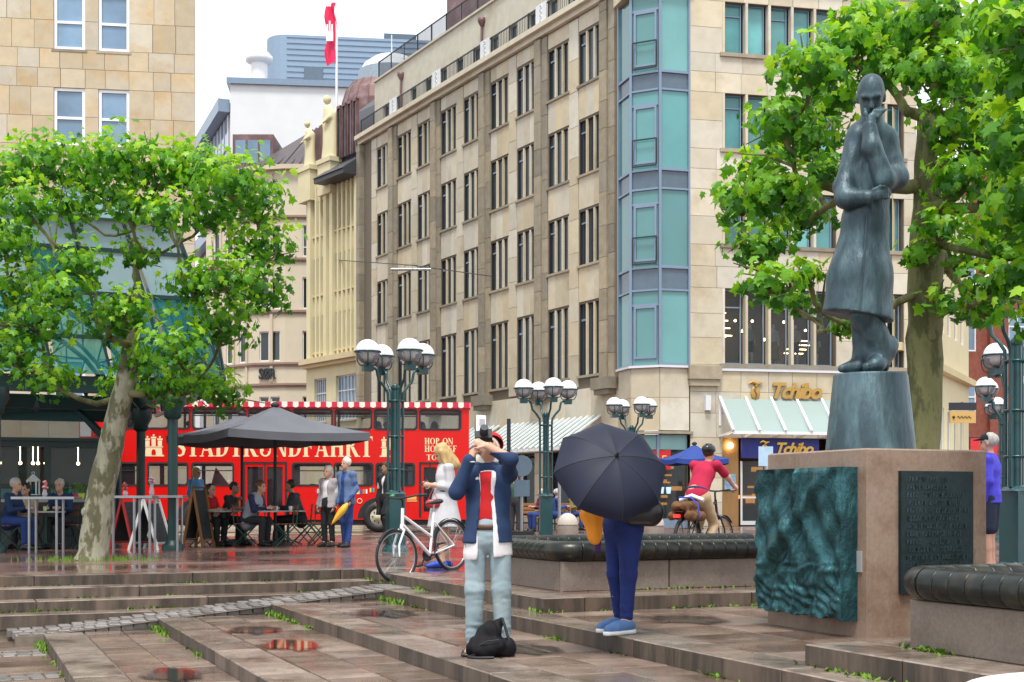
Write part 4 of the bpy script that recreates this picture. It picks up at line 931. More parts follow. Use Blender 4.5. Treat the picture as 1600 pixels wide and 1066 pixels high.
q = MB(); q.tube([(-.85, 0, 0), (-.85, 0, 4.9)], .04, 6); q.tube([(-.85, 0, 4.85), (.85, 0, 4.85)], .03, 6); q.build('pole', m_iron, bn)
# ================================================================= benches, monument, lamps, bus, pavilion
m_gran = mat('brown_granite', (.27, .19, .14), .45, var=.18, vs=30, stain=(.2, .125, .085), ss=2.5, bump=.05, bs=80, wet=(.25, .6, 2.))
m_conc = mat('grey_bench_granite', (.22, .18, .15), .6, var=.2, vs=40, rnd=.12, bump=.06, bs=80, stain=(.17, .13, .105), ss=2)
m_roll = mat('black_bronze_roll', (.022, .026, .024), .32, metal=.55, var=.4, vs=8, bump=.1, bs=30, stain=(.05, .045, .03), ss=6)
m_top = mat('wet_bench_top', (.3, .24, .2), rnd=.15, var=.2, vs=6, wet=(.12, .4, 1.5), bump=.1, bs=40)
m_bronze = mat('blue_black_bronze', (.036, .064, .08), .42, metal=.35, var=.4, vs=7, stain=(.085, .145, .165), ss=4.5, bump=.5, bs=22, stretch=(1, 1, .3))
m_relief = mat('verdigris_bronze', (.02, .075, .085), .3, metal=.6, var=.5, vs=6, stain=(.05, .17, .19), ss=5, bump=1., bs=22, stretch=(1, 1, .6))
m_plaq = mat('dark_slate_bronze', (.018, .034, .038), .4, metal=.5, var=.4, vs=7, bump=.15, bs=30)

RB = .1
seg = MB(); seg.lathe([(.08, -.0668), (.093, -.0664), (.0985, -.062), (RB, -.054), (RB, .054), (.0985, .062), (.093, .0664), (.08, .0668)], 18, axis=(1, 0, 0))
seg_me = seg.mesh('roll_segment', m_roll)
def bench(a0, a1, b0, b1, label, sides):
    r = empty('stone_bench', AB(a0, b0), TH, label, 'bench', 'stone benches with black rolled edges beside the monument')
    W_, L_ = b1-b0, a1-a0; h = .3; zt = .40
    c = MB(); c.box(.06, W_-.06, .06, L_-.06, 0, h+.06); c.build('core', m_jointd, r)
    def run(n0, n1, fixed, axis):
        p = n0
        while p < n1-.05:
            e = min(p+1.25+random.uniform(-.1, .1), n1); 
            if n1-e < .4: e = n1
            me = slab_mesh('base_block', round(e-p-.014, 2), .07, h, m_conc); o_ = put('base_block', me, r)
            if axis == 'x': o_.matrix_local = Matrix.Translation(((p+e)/2, fixed, h/2))
            else: o_.matrix_local = Matrix.Translation((fixed, (p+e)/2, h/2)) @ Matrix.Rotation(R(-90), 4, 'Z')
            p = e
    run(0, W_, .07, 'x'); run(.07, L_, .07, 'y')
    nx, ny = max(1, round(W_/.9)), max(1, round(L_/.9))
    for i in range(nx):
        for j in range(ny):
            sx, sy = W_/nx, L_/ny
            o_ = put('top_slab', topblock('top_slab', sx-.012, sy-.012, .06, m_top), r, (sx*(i+.5), sy*(j+.5), h+.12+.004*math.sin(i*3+j)))
    zc = .41
    def rollrun(p0, p1, rzx):
        d_ = Vector(p1)-Vector(p0); n = int(d_.length/.136)
        for k in range(n):
            t_ = (k+.5)/n; q_ = Vector(p0).lerp(Vector(p1), t_); o_ = put('roll_segment', seg_me, r, q_); o_.rotation_euler = (random.uniform(-.5, .5), 0, rzx); o_.scale = (d_.length/n/.134, 1, 1)
    ov = .02; q_ = .2
    rollrun((q_-ov, -ov, zc), (W_, -ov, zc), 0); rollrun((-ov, q_-ov, zc), (-ov, L_-q_, zc), R(90)); rollrun((q_-ov, L_, zc), (W_, L_, zc), 0)
    for cx, cy_, a_ in ((q_-ov, q_-ov, PI), (q_-ov, L_-q_, PI/2)):
        e = MB(); e.tube([(cx+q_*math.cos(a_+t), cy_+q_*math.sin(a_+t), zc) for t in [PI/2*k/8 for k in range(9)]], .099, 18); e.build('roll_corner', m_roll, r)
bench(11.95, 14.3, 5.62, 9.4, 'stone bench with black rolled bronze edge behind the open dark umbrella', 0)
bench(-1.0, 6.5, 5.42, 9.4, 'stone bench with black ribbed rolled edge before the inscription side of the monument', 0)

# ---- monument pedestal: granite block, relief, inscription
MA, MBb, MLa, MLb, MZ, MH = 8.07, 6.33, 1.30, 1.16, -.13, 1.44
ped = empty('monument_pedestal', AB(MA, MBb, MZ), TH, 'square brown granite monument pedestal with bronze relief and bronze inscription plate', 'pedestal')
def bevbox(x0, x1, y0, y1, z0, z1, c=.012):
    q = MB(); q.add([(x0,y0,z0),(x1,y0,z0),(x1,y1,z0),(x0,y1,z0),(x0,y0,z1-c),(x1,y0,z1-c),(x1,y1,z1-c),(x0,y1,z1-c),(x0+c,y0+c,z1),(x1-c,y0+c,z1),(x1-c,y1-c,z1),(x0+c,y1-c,z1)],
          [(3,2,1,0),(0,1,5,4),(1,2,6,5),(2,3,7,6),(3,0,4,7),(4,5,9,8),(5,6,10,9),(6,7,11,10),(7,4,8,11),(8,9,10,11)]); return q
bevbox(0, MLb, 0, MLa, .0, MH).build('granite_block', m_gran, ped)
# relief panel on the left face, standing proud: rough folded bronze of no particular design
def rel(y, z):
    v = .016*math.sin(7*y+3*math.sin(3.1*z))+.014*math.sin(9*z*.6+4*y)+.045*math.exp(-((z-.95+.9*(y-.6))/.09)**2)-.04*math.exp(-((z-.86+.9*(y-.6))/.07)**2)
    v += .022*math.sin(23*y+5*math.sin(4*z)+8*z*.4)+.016*math.sin(41*z*.5+31*y+3*math.sin(9*y))
    if z < .55: v += .02*math.sin(31*y+6*math.sin(11*z))*math.sin(24*z+3*math.sin(13*y))
    return v
ny, nz = 90, 100; y0, y1, z0, z1 = .1, 1.24, .14, 1.30
def edge(t, k): return .018*math.sin(9*t+k)+.012*math.sin(23*t+2*k)
gr = []
for j in range(nz+1):
    row = []
    for i in range(ny+1):
        u_, v_ = i/ny, j/nz; yy = y0+(y1-y0)*u_; zz = z0+(z1-z0)*v_
        yy += edge(zz*1.6, 1)*(1-u_)*0+(edge(zz*1.8, 2)*u_ if u_ > .5 else 0); zz += edge(yy*2.2, 3)*.5*(1-v_)
        e_ = min(u_, 1-u_, v_, 1-v_); f_ = min(1, e_/.03)
        row.append((-.16-rel(yy, zz)*.8*f_, yy, zz))
    gr.append(row)
q = MB(); q.sheet(gr)
per = [gr[0][i] for i in range(ny+1)]+[gr[j][ny] for j in range(1, nz+1)]+[gr[nz][i] for i in range(ny-1, -1, -1)]+[gr[j][0] for j in range(nz-1, 0, -1)]
n = len(per); q.add(per+[(-.004, p[1], p[2]) for p in per], [(i, n+i, n+(i+1) % n, (i+1) % n) for i in range(n)]); q.build('relief_panel', m_relief, ped)
# inscription plate with rows of raised, weathered letters
q = MB(); q.box(.3, 1.0, -.035, -.001, .33, 1.27); pl = q.build('inscription_plate', m_plaq, ped)
q = MB(); rg = random.Random(3)
def glyph(x, z, h):
    w_ = h*.55
    for _ in range(rg.randint(2, 3)):
        k = rg.randint(0, 4)
        if k == 0: q.box(x, x+.006, -.041, -.034, z, z+h)
        elif k == 1: q.box(x+w_-.006, x+w_, -.0415, -.034, z, z+h)
        elif k == 2: q.box(x, x+w_, -.0405, -.034, z+h-.006, z+h)
        elif k == 3: q.box(x, x+w_, -.0412, -.034, z, z+.006)
        else: q.beam((x, -.037, z), (x+w_, -.037, z+h), .006, .006, (0, 1, 0))
    return w_
for row in range(14):
    z = 1.19-row*.06; xa = .35+(0 if row % 3 else .02); xe = .95-rg.uniform(0, .12) if row > 1 else .75
    x = xa
    while x < xe:
        if rg.random() < .14: x += .025; continue
        x += glyph(x, z, .034)+.010
q.build('raised_lettering', mat('worn_bronze_lettering', (.05, .085, .09), .35, metal=.6, var=.3), pl)
q = MB(); q.box(-.012, -.001, .045, .1, .5, .66); q.build('small_notice', mat('grey_notice', (.35, .36, .37), .5), ped)

# ---- bronze figure on its tapered drum (a plain standing figure in a long coat)
stt = empty('bronze_statue', AB(MA+.66, MBb+.56, MZ+MH+.001), 0, 'blue black bronze statue of a standing figure in a long coat on a tapered drum', 'statue')
q = MB(); q.lathe([(.365, 0), (.36, .02), (.297, .62), (.29, .634), (.0, .636)], 48, caps=False); q.build('drum', m_bronze, stt)
bz = .635; STX = -.02
def sp(x, y, z): return (x+STX, y, z+bz)
S = SDF(.04)
# trouser legs, one crossed behind the other, and shoes
S.chain([sp(-.1, .03, .8), sp(-.03, -.02, .5), sp(.12, .03, .22)], [.15, .125, .095]); S.chain([sp(-.05, .1, .8), sp(-.01, .09, .45), sp(-.02, .08, .18)], [.14, .1, .085])
S.rc(sp(.19, .06, .25), sp(.11, .03, .2), .075, .085); S.chain([sp(.15, .05, .17), sp(.06, -.04, .07), sp(-.03, -.1, .045)], [.075, .06, .04]); S.rc(sp(.17, .05, .2), sp(.14, .06, .07), .06, .05)
S.chain([sp(-.03, .08, .16), sp(-.1, .02, .06), sp(-.22, -.04, .04)], [.08, .06, .036])
S.mesh('legs', m_bronze, .012, parent=stt, disp=wrinkle(.007, 20, 20, 14, 3))
S = SDF(.06)
S.chain([sp(-.085, .03, .42), sp(-.06, .03, .8), sp(-.02, .03, 1.25), sp(.03, .05, 1.62), sp(.07, .07, 1.9)], [.29, .25, .18, .17, .145], flat=((0, 1, 0), 1.15))
S.rc(sp(-.05, .07, 1.99), sp(.15, .08, 1.97), .09, .1); S.rc(sp(.05, .06, 2.0), sp(.04, .03, 2.1), .1, .085)
S.chain([sp(.18, .08, 1.92), sp(.225, -.0, 1.6), sp(.1, -.17, 1.55)], [.092, .085, .066]); S.chain([sp(.1, -.17, 1.55), sp(-.02, -.18, 1.8), sp(-.03, -.15, 1.98)], [.078, .064, .05])
S.chain([sp(-.09, .05, 1.93), sp(-.2, -.02, 1.52), sp(-.2, -.09, 1.42)], [.085, .078, .07]); S.chain([sp(-.2, -.09, 1.42), sp(-.06, -.2, 1.4)], [.078, .056])
S.mesh('coat', m_bronze, .014, parent=stt, disp=lambda V: wrinkle(.009, 9, 9, 1.6, 5)(V)+wrinkle(.0035, 24, 24, 12, 8)(V),
       cuts=[(sp(-.06, 0, .47), (-.17, .0, -1))])
q = MB(); q.tube([sp(-.13, -.245, .5), sp(-.1, -.225, .8), sp(-.05, -.15, 1.28)], .008, 6); q.build('coat_seam', m_bronze, stt)
S = SDF(.035); hr = Matrix.Rotation(R(-14), 3, 'Z') @ Matrix.Rotation(R(30), 3, 'X'); hc = Vector(sp(.015, -.03, 2.27))
def hp(x, y, z): return tuple(hc+hr @ Vector((x, y, z)))
HR = [list(r_) for r_ in hr]
S.rc(sp(.05, .05, 2.02), sp(.03, .02, 2.2), .08, .078)
S.el(hp(0, .015, .03), (.108, .135, .14), rot=HR); S.el(hp(0, -.045, -.07), (.08, .085, .11), rot=HR); S.rc(hp(0, -.125, .01), hp(0, -.155, -.055), .012, .02, k=.03)
S.rc(hp(-.06, -.11, .02), hp(.06, -.11, .02), .016, .016, k=.04); S.rc(hp(-.03, -.125, -.1), hp(.03, -.125, -.1), .012, .012, k=.025); S.el(hp(0, -.1, -.16), (.035, .03, .025), k=.03, rot=HR)
for sx in (-1, 1): S.el(hp(sx*.105, .02, -.02), (.016, .03, .045), k=.02, rot=HR); S.el(hp(sx*.045, -.135, -.008), (.024, .014, .01), sub=True, k=.03, rot=HR); S.el(hp(sx*.07, -.12, -.075), (.03, .03, .03), k=.03, rot=HR) if False else None
S.mesh('head', m_bronze, .008, parent=stt, disp=wrinkle(.002, 40, 40, 30, 4))
S = SDF(.012)          # hands: the lower one lies along the forearm, the upper one is held to the chin
S.rc(sp(-.06, -.205, 1.4), sp(.02, -.225, 1.42), .042, .038, flat=((0, 0, 1), .75))
for k in range(4): S.chain([sp(.02, -.235, 1.385+.022*k), sp(.085, -.225, 1.395+.024*k), sp(.13-.012*abs(k-1.5), -.2, 1.4+.024*k)], [.016, .014, .011])
S.chain([sp(-.02, -.235, 1.45), sp(.03, -.245, 1.475), sp(.07, -.24, 1.48)], [.018, .015, .012])
S.mesh('hand', m_bronze, .007, parent=stt); S = SDF(.012)
S.rc(sp(-.03, -.155, 1.99), sp(-.01, -.15, 2.06), .042, .036, flat=((0, 1, 0), 1.3))
for k in range(4): S.chain([sp(-.02+.02*k, -.155, 2.06), sp(.01+.024*k, -.15, 2.11), sp(.04+.024*k, -.12, 2.145-.008*abs(k-1))], [.016, .014, .011])
S.chain([sp(-.05, -.16, 2.02), sp(-.065, -.17, 2.08), sp(-.07, -.165, 2.12)], [.018, .015, .012])
S.mesh('hand', m_bronze, .007, parent=stt)

# ---- street lamps with four globes
m_lamp = mat('dark_teal_enamel', (.006, .055, .062), .35, var=.12, vs=5, coat=.3)
m_globe = mat('frosted_white_globe', (.82, .84, .88), .12, var=.02, spec=.5)
gl_globe = glass('clear_globe_glass', (.55, .6, .65), .68, .05)
def make_lamp():
    r = empty('street_lamp'); 
    q = MB(); q.box(-.15, .15, -.15, .15, .0, 1.05); q.lathe([(.2, 1.05), (.16, 1.1), (.09, 1.12)], 12); q.lathe([(.26, .0), (.24, .06), (.2, .12)], 12); q.build('base_box', m_lamp, r)
    q = MB(); q.tube([(0, 0, 1), (0, 0, 2.95)], .07, 12); q.lathe([(.07, 2.95), (.1, 3.0), (.02, 3.08)], 12); q.build('pole', m_lamp, r)
    for z in (1.5, 2.1, 2.75):
        q = MB(); q.torus((0, 0, z), (0, 0, 1), .15, .018, 20, 6); 
        for k in range(4): a = PI/2*k; q.beam((0, 0, z), (.15*math.cos(a), .15*math.sin(a), z), .02, .03)
        q.build('collar', m_lamp, r)
    for k in range(4):
        a = PI/2*k+R(12); c, s_ = math.cos(a), math.sin(a); rad = lambda p, z: (p*c, p*s_, z)
        q = MB(); q.tube([rad(.15, 1.1), rad(.15, 2.75), rad(.16, 2.9), rad(.24, 3.02), rad(.34, 3.12), rad(.37, 3.25), rad(.38, 3.3), rad(.43, 3.33), rad(.56, 3.33)], .026, 8); ar = q.build('arm', m_lamp, r)
        gx, gy, gz = rad(.56, 3.62)
        q = MB(); q.box(-.09, .09, -.09, .09, 3.27, 3.39); q.T = None
        o_ = q.build('socket', m_lamp, ar, (gx, gy, 0))
        q = MB(); q.torus((0, 0, 0), (0, 0, 1), .235, .016, 28, 6)
        for j in range(3): b = 2*PI*j/3+.3; q.tube([(.235*math.cos(b)*math.cos(t)**.4 if t < 1.5 else 0.02, .235*math.sin(b)*math.cos(t)**.4 if t < 1.5 else .02, -.25*math.sin(t)) for t in [PI/2*i/6 for i in range(7)]], .012, 6)
        q.build('cradle', m_lamp, ar, (gx, gy, gz))
        q = MB(); q.sphere((0, 0, 0), .225, 24, 8, 0, .5); q.build('globe_top', m_globe, ar, (gx, gy, gz))
        q = MB(); q.sphere((0, 0, 0), .223, 24, 8, .5, 1); q.build('globe_bowl', gl_globe, ar, (gx, gy, gz))
        q = MB(); q.lathe([(.12, -.02), (.1, -.12), (.05, -.2)], 14); q.build('reflector', m_globe, ar, (gx, gy, gz))
    return r
l0 = make_lamp()
lamps = [((618, 24), 20, 'four globe teal street lamp before the red bus, behind the leaning white bicycle'), ((853, 31.5), 5, 'four globe teal street lamp just beside the open dark umbrella'),
         ((987, 37), 12, 'four globe teal street lamp before the sale window, half hidden by the umbrella'), ((1588, 17.2), 30, 'tall teal street lamp beside the man in the blue jacket'),
         ((1590, 24.5), 15, 'second four globe lamp of the row beyond the man in the blue jacket'), ((1570, 31), 8, 'third four globe lamp of the row beyond the man in the blue jacket'), ((1578, 37), 20, 'farthest four globe lamp of the row beyond the man in the blue jacket')]
for i, ((u, Y), a, lb) in enumerate(lamps):
    r = l0 if i == 0 else copy_tree(l0); r.location = (PX(u, Y), Y, 0); r.rotation_euler = (0, 0, R(a)); tag(r, lb, 'lamp', 'four globe street lamps')

# ---- bollards
for u, Y, bl_ in ((887, 27, 'squat pale granite bollard with domed top beside the second lamp'), (1021, 26, 'domed granite bollard between the umbrella and the cyclist'), (985, 27, 'domed granite bollard directly behind the umbrella woman')):
    q = MB(); q.lathe([(.21, 0), (.21, .42), (.2, .44)], 20); q.box(-.0, .0, 0, 0, 0, 0) if False else None
    r = empty('stone_bollard', (PX(u, Y), Y, 0), 0, bl_, 'bollard', 'domed bollards along the road')
    q.build('shaft', m_conc, r); q = MB(); q.sphere((0, 0, .44), (.215, .215, .24), 20, 8, 0, .5); q.build('dome', mat('pale_granite', (.5, .43, .38), .6, var=.12, vs=40), r)

# ================================================================= the red double-decker
m_red = mat('glossy_red_bus_paint', (.66, .006, .004), .3, var=.06, vs=1.5, spec=.35)
m_blk = mat('black_rubber', (.015, .015, .017), .6, var=.2)
m_crm = mat('cream_bus_lettering', (.82, .68, .4), .5, var=.03)
gl_bus = glass('bus_window_glass', (.05, .06, .07), .72)
BY = 38.5; BX0, BX1 = PX(150, BY), PX(735, 39.6)
bus = empty('double_decker_bus', (BX0, BY, 0), R(4), 'long red double decker sightseeing bus with striped roof fringe and cream lettering', 'bus')
BL_ = 10.95; BT = 3.72; W2 = 2.5
def bx(u): return (u-150)/(735-150)*BL_
def bz_(v): return EYE-(v-HZ)/F*39.0
low = [(bx(182), bx(223)), (bx(230), bx(292)), (bx(298), bx(363)), (bx(455), bx(516)), (bx(521), bx(582)), (bx(587), bx(648))]
upw = [(bx(190), bx(262)), (bx(266), bx(295)), (bx(299), bx(382)), (bx(386), bx(452)), (bx(456), bx(518)), (bx(522), bx(580)), (bx(584), bx(652)), (bx(656), bx(722))]
lo_z = (bz_(759), bz_(724)); up_z = (bz_(671), bz_(640))
drw = [(bx(377), bx(447)), (bx(655), bx(690))]
sops = [(a, b, *lo_z) for a, b in low]+[(a, b, *up_z) for a, b in upw]+[(a+.08, b-.08, .5, 2.05) for a, b in drw]
q = MB(); holed(q, 0, BL_, .38, BT, sops, 0, .05, True); q.build('side_panel', m_red, bus)
q = MB(); q.T = Matrix.Translation((0, W2, 0)); holed(q, 0, BL_, .38, BT, [s_ for s_ in sops if s_[2] > 1], -.05, .05, True); q.build('side_panel', m_red, bus)
q = MB(); q.box(.02, BL_-.02, .04, W2-.04, 2.03, 2.1); q.box(.02, BL_-.02, .04, W2-.04, .38, .45); q.build('deck', mat('grey_bus_floor', (.15, .15, .16), .7), bus)
q = MB(); rr = .12
q.prism([(-.02, 0), (W2+.02, 0), (W2-.1, .16), (.1, .16)], (-.05, 0, BT), (0, 1, 0), (0, 0, 1), (1, 0, 0), BL_+.1); q.build('roof', m_red, bus)
# front (left) and rear (right) ends, with windscreens
for x, nm, wz in ((0, 'front_panel', [(.25, W2-.25, 1.05, 2.0), (.25, W2-.25, 2.6, 3.45)]), (BL_, 'rear_panel', [(.35, W2-.35, 2.6, 3.4)])):
    q = MB(); q.T = Matrix.Translation((x, 0, 0)) @ Matrix.Rotation(R(90), 4, 'Z'); holed(q, 0.001, W2-.001, .38, BT, wz, .0 if x else .0, .05 if x else -.05, True); q.build(nm, m_red, bus)
    for a, b, c, d in wz: q = MB(); q.box(x-.01 if x else .0, x if x else .01, a, b, c, d); q.build('windscreen', gl_bus, bus)
q = MB(); q.box(-.02, .55, -.03, -.001, bz_(690), bz_(655)); q.build('front_cheek', m_red, bus)
q = MB(); q.box(-.45, .03, -.15, .5, bz_(689), bz_(654)); q.build('destination_board', m_red, bus)
q = MB(); q.box(-.42, -.1, -.16, -.152, bz_(684), bz_(658)); q.build('board_print', m_whitef, bus)
q = MB(); q.tube([(.25, -.05, bz_(700)), (.5, -.25, bz_(698)), (.62, -.3, bz_(712)), (.62, -.3, bz_(730))], .06, 8); q.build('mirror_arm', m_blk, bus)
def rrect(a, b, c, d, r_, n=5):
    p = []
    for cx, cz, a0 in ((b-r_, d-r_, 0), (a+r_, d-r_, PI/2), (a+r_, c+r_, PI), (b-r_, c+r_, 1.5*PI)):
        p += [(cx+r_*math.cos(a0+PI/2*k/n), cz+r_*math.sin(a0+PI/2*k/n)) for k in range(n+1)]
    return p
def buswin(a, b, c, d, name='window', y=-.012, bar=True):
    w_, h = b-a, d-c
    g_ = MB(); g_.box(a+.01, b-.01, .02, .03, c+.01, d-.01); o_ = g_.build(name, gl_bus, bus)
    outer = rrect(a-.02, b+.02, c-.02, d+.02, .1); inner = rrect(a+.035, b-.035, c+.035, d-.035, .09); n = len(outer)
    f = MB(); f.add([(x, y, z) for x, z in outer]+[(x, y, z) for x, z in inner]+[(x, .02, z) for x, z in inner], [(i, (i+1) % n, n+(i+1) % n, n+i) for i in range(n)]+[(n+i, n+(i+1) % n, 2*n+(i+1) % n, 2*n+i) for i in range(n)])
    # corners between the rubber and the square opening
    if bar: f.box(a+.03, b-.03, -.004, .018, d-h*.36, d-h*.36+.03)
    f.build('window_rubber', m_blk, o_)
for i, (a, b) in enumerate(low): buswin(a, b, *lo_z, bar=i != 1)
for i, (a, b) in enumerate(upw): buswin(a, b, *up_z, bar=i in (2, 3, 4, 5, 6))
for a, b in drw:
    d_ = empty('door', parent=bus) if False else None
    q = MB(); hw = (b-a)/2-.09
    holed(q, a+.082, b-.082, .5, 2.05, [(a+.14, (a+b)/2-.06, .62, 1.95), ((a+b)/2+.06, b-.14, .62, 1.95)] if b-a > .9 else [(a+.14, b-.14, .62, 1.95)], .015, .03, True); dr = q.build('door', m_red, bus)
    q = MB(); q.box(a+.1, b-.1, .05, .06, .55, 2.0); q.build('door_glass', gl_bus, dr)
    q = MB(); q.box(a+.0, a+.07, -.008, -.001, .45, 2.1); q.box(b-.07, b, -.008, -.001, .45, 2.1); q.box((a+b)/2-.02, (a+b)/2+.02, -.008, .012, .5, 2.05); q.box(a+.07, b-.07, -.008, -.001, 2.05, 2.1); q.build('door_seal', m_blk, dr)
for u in (307, 591):
    x = bx(u)
    w_ = empty('wheel', (x, .05, .47), parent=bus)
    q = MB(); q.torus((0, 0, 0), (0, 1, 0), .34, .13, 32, 10); q.build('tyre', m_blk, w_)
    q = MB(); q.lathe([(.27, -.05), (.25, -.09), (.13, -.06), (.11, -.13), (.02, -.14)], 24, axis=(0, 1, 0)); q.build('rim', mat('pale_wheel_rim', (.6, .56, .4), .5), w_)
    for k in range(8): a = PI/4*k; q = MB(); q.sphere((.18*math.cos(a), -.075, .18*math.sin(a)), .025, 6, 4); q.build('wheel_nut', m_blk, w_)
    q = MB(); n = 20; pts = [(x+.62*math.cos(PI*k/n), .42+.62*math.sin(PI*k/n)) for k in range(n+1)]
    q.prism(pts, (0, -.006, 0), (1, 0, 0), (0, 0, 1), (0, 1, 0), .004); q.build('wheel_arch', m_blk, bus)
q = MB(); q.box(.1, BL_-.1, .06, W2-.06, .22, .4); q.build('underbody', m_blk, bus)
# roof fringe: red and cream scallops
nsc = 66; m_fr = mat('red_white_stripe_cream', (.85, .78, .68), .7, var=.03); m_frr = mat('red_white_stripe_red', (.62, .02, .06), .7, var=.03)
for k in range(nsc):
    xa = bx(160)+(BL_-bx(160))*k/nsc; wv = (BL_-bx(160))/nsc
    q = MB(); q.prism([(0, .16), (0, .03), (wv*.25, 0), (wv*.5, -.012), (wv*.75, 0), (wv, .03), (wv, .16)], (xa, -.075, BT+.0), (1, 0, 0), (0, 0, 1), (0, 1, 0), .012)
    q.build('fringe_scallop', m_frr if k % 2 else m_fr, bus)
# serif capitals for the bus side, drawn as thick and thin strokes
def serif(ch):
    T, t, sf = .2, .075, .05                      # thick stem, thin stroke, serif height
    R_ = lambda x0, x1, z0, z1: [(x0, z0), (x1, z0), (x1, z1), (x0, z1)]
    def stem(x, w=T, z0=0, z1=1): return [R_(x, x+w, z0, z1), R_(x-.07, x+w+.07, z0, z0+sf), R_(x-.07, x+w+.07, z1-sf, z1)]
    def bowl(cx, cz, rx, rz_, a0, a1, w0, w1, n=14):
        o_ = []; i_ = []
        for k in range(n+1):
            a = a0+(a1-a0)*k/n; f_ = abs(math.cos(a)); tw = w1+(w0-w1)*f_
            o_.append((cx+rx*math.cos(a), cz+rz_*math.sin(a))); i_.append((cx+(rx-tw)*math.cos(a), cz+(rz_-w1)*math.sin(a)))
        return [[o_[k], o_[k+1], i_[k+1], i_[k]] for k in range(n)]
    if ch == 'T': return [R_(.24, .24+T, 0, 1), R_(.15, .53, 0, sf), R_(0, .68, 1-t, 1), [(0, 1-t), (.05, 1-t), (.0, .74)], [(.68, 1-t), (.63, 1-t), (.68, .74)]], .68
    if ch == 'H': return stem(.07)+stem(.52)+[R_(.27, .52, .47, .47+t)], .79
    if ch == 'N': return [R_(.07, .07+t, 0, 1), R_(0, .22, 0, sf), R_(.62, .62+t, 0, 1), R_(.54, .77, 1-sf, 1), [(.0, 1), (.2, 1), (.7, 0), (.55, 0)]], .77
    if ch == 'A': return [[(.05, 0), (.05+t, 0), (.36, .9), (.33, 1)], [(.33, 1), (.42, 1), (.73, 0), (.51, 0)], R_(.17, .55, .28, .28+t*.9), R_(-.02, .2, 0, sf), R_(.44, .8, 0, sf)], .78
    if ch == 'D': return stem(.07)+bowl(.3, .5, .42, .5, -PI/2, PI/2, T, t)+[R_(.2, .3, 0, t), R_(.2, .3, 1-t, 1)], .76
    if ch == 'U': return [R_(.07, .07+T, .25, 1), R_(0, .34, 1-sf, 1), R_(.6, .6+t, .25, 1), R_(.52, .76, 1-sf, 1)]+bowl(.371, .27, .304, .27, PI, 2*PI, .15, t), .76
    if ch == 'R': return stem(.07)+bowl(.3, .75, .27, .25, -PI/2, PI/2, .18, t)+[R_(.2, .3, .5, .5+t), R_(.2, .3, 1-t, 1), [(.28, .5), (.48, .5), (.78, 0), (.56, 0)], R_(.55, .84, 0, sf)], .8
    if ch == 'P': return stem(.07)+bowl(.3, .73, .28, .27, -PI/2, PI/2, .18, t)+[R_(.2, .3, .46, .46+t), R_(.2, .3, 1-t, 1)], .63
    if ch == 'F': return stem(.07)+[R_(.2, .6, 1-t, 1), R_(.2, .48, .47, .47+t), [(.6, 1-t), (.55, 1-t), (.6, .74)], R_(.44, .48, .38, .62)], .63
    if ch == 'O': return bowl(.4, .5, .4, .5, 0, 2*PI, T, t, 28), .8
    if ch == 'S':
        pts = [(.52, .8), (.44, .93), (.28, .965), (.12, .9), (.09, .74), (.2, .6), (.38, .47), (.49, .32), (.45, .12), (.3, .035), (.12, .07), (.04, .22)]
        ws = [.03, .04, .04, .07, .1, .12, .12, .1, .07, .04, .04, .03]; o_ = []; i_ = []
        for k, (x, z) in enumerate(pts):
            p, n_ = pts[max(k-1, 0)], pts[min(k+1, 11)]; dx, dz = n_[0]-p[0], n_[1]-p[1]; l_ = math.hypot(dx, dz); o_.append((x-dz/l_*ws[k], z+dx/l_*ws[k])); i_.append((x+dz/l_*ws[k], z-dx/l_*ws[k]))
        return [[o_[k], o_[k+1], i_[k+1], i_[k]] for k in range(11)]+[R_(.53, .57, .72, .98), R_(.0, .04, .02, .3)], .6
    return [], .35
def serif_text(parent, txt, x0, x1, z0, h, m, y):
    adv = sum(serif(c)[1]+.06 for c in txt); sc = (x1-x0)/adv; x = x0
    for c in txt:
        polys, w_ = serif(c)
        if polys:
            q = MB()
            for i, p in enumerate(polys): q.add([(x+a*sc, y-.0004*(i % 5), z0+b*h) for a, b in p], [tuple(range(len(p)))])
            q.build('letter', m, parent)
        x += (w_+.06)*sc
serif_text(bus, 'STADTRUNDFAHRT', bx(272), bx(583), bz_(714), bz_(682)-bz_(714), m_crm, -.006)
serif_text(bus, 'HOP ON', bx(664), bx(710), bz_(694), .19, m_crm, -.006); serif_text(bus, 'HOP OFF', bx(664), bx(716), bz_(706), .19, m_crm, -.006); serif_text(bus, 'TOUR', bx(667), bx(703), bz_(719), .17, m_crm, -.006)
def castle(xc, z0, s_):
    q = MB(); y = -.008
    rects = [(-.5, .5, 0, .07), (-.42, .42, .07, .42), (-.4, -.2, .5, .78), (-.1, .1, .5, .86), (.2, .4, .5, .78), (-.45, .45, .44, .49), (-.43, -.17, .8, .88), (-.13, .13, .88, .96), (.17, .43, .8, .88), (-.34, -.26, .9, 1.0), (-.04, .04, .98, 1.08), (.26, .34, .9, 1.0)]
    for i, (a, b, c, d) in enumerate(rects): q.add([(xc+a*s_, y-.0003*i, z0+c*s_), (xc+b*s_, y-.0003*i, z0+c*s_), (xc+b*s_*(.92 if i == 1 else 1), y-.0003*i, z0+d*s_), (xc+a*s_*(.92 if i == 1 else 1), y-.0003*i, z0+d*s_)], [(0, 1, 2, 3)])
    o_ = q.build('castle_emblem', m_crm, bus)
    q = MB(); q.prism([(-.1, .07), (.1, .07), (.1, .24), (.07, .32), (0, .36), (-.07, .32), (-.1, .24)], (0, -.016, 0), (1, 0, 0), (0, 0, 1), (0, 1, 0), .002); q.T = None
    e = put('emblem_gate', q.mesh('emblem_gate', m_red), o_, (xc, 0, z0), scale=(s_, 1, s_))
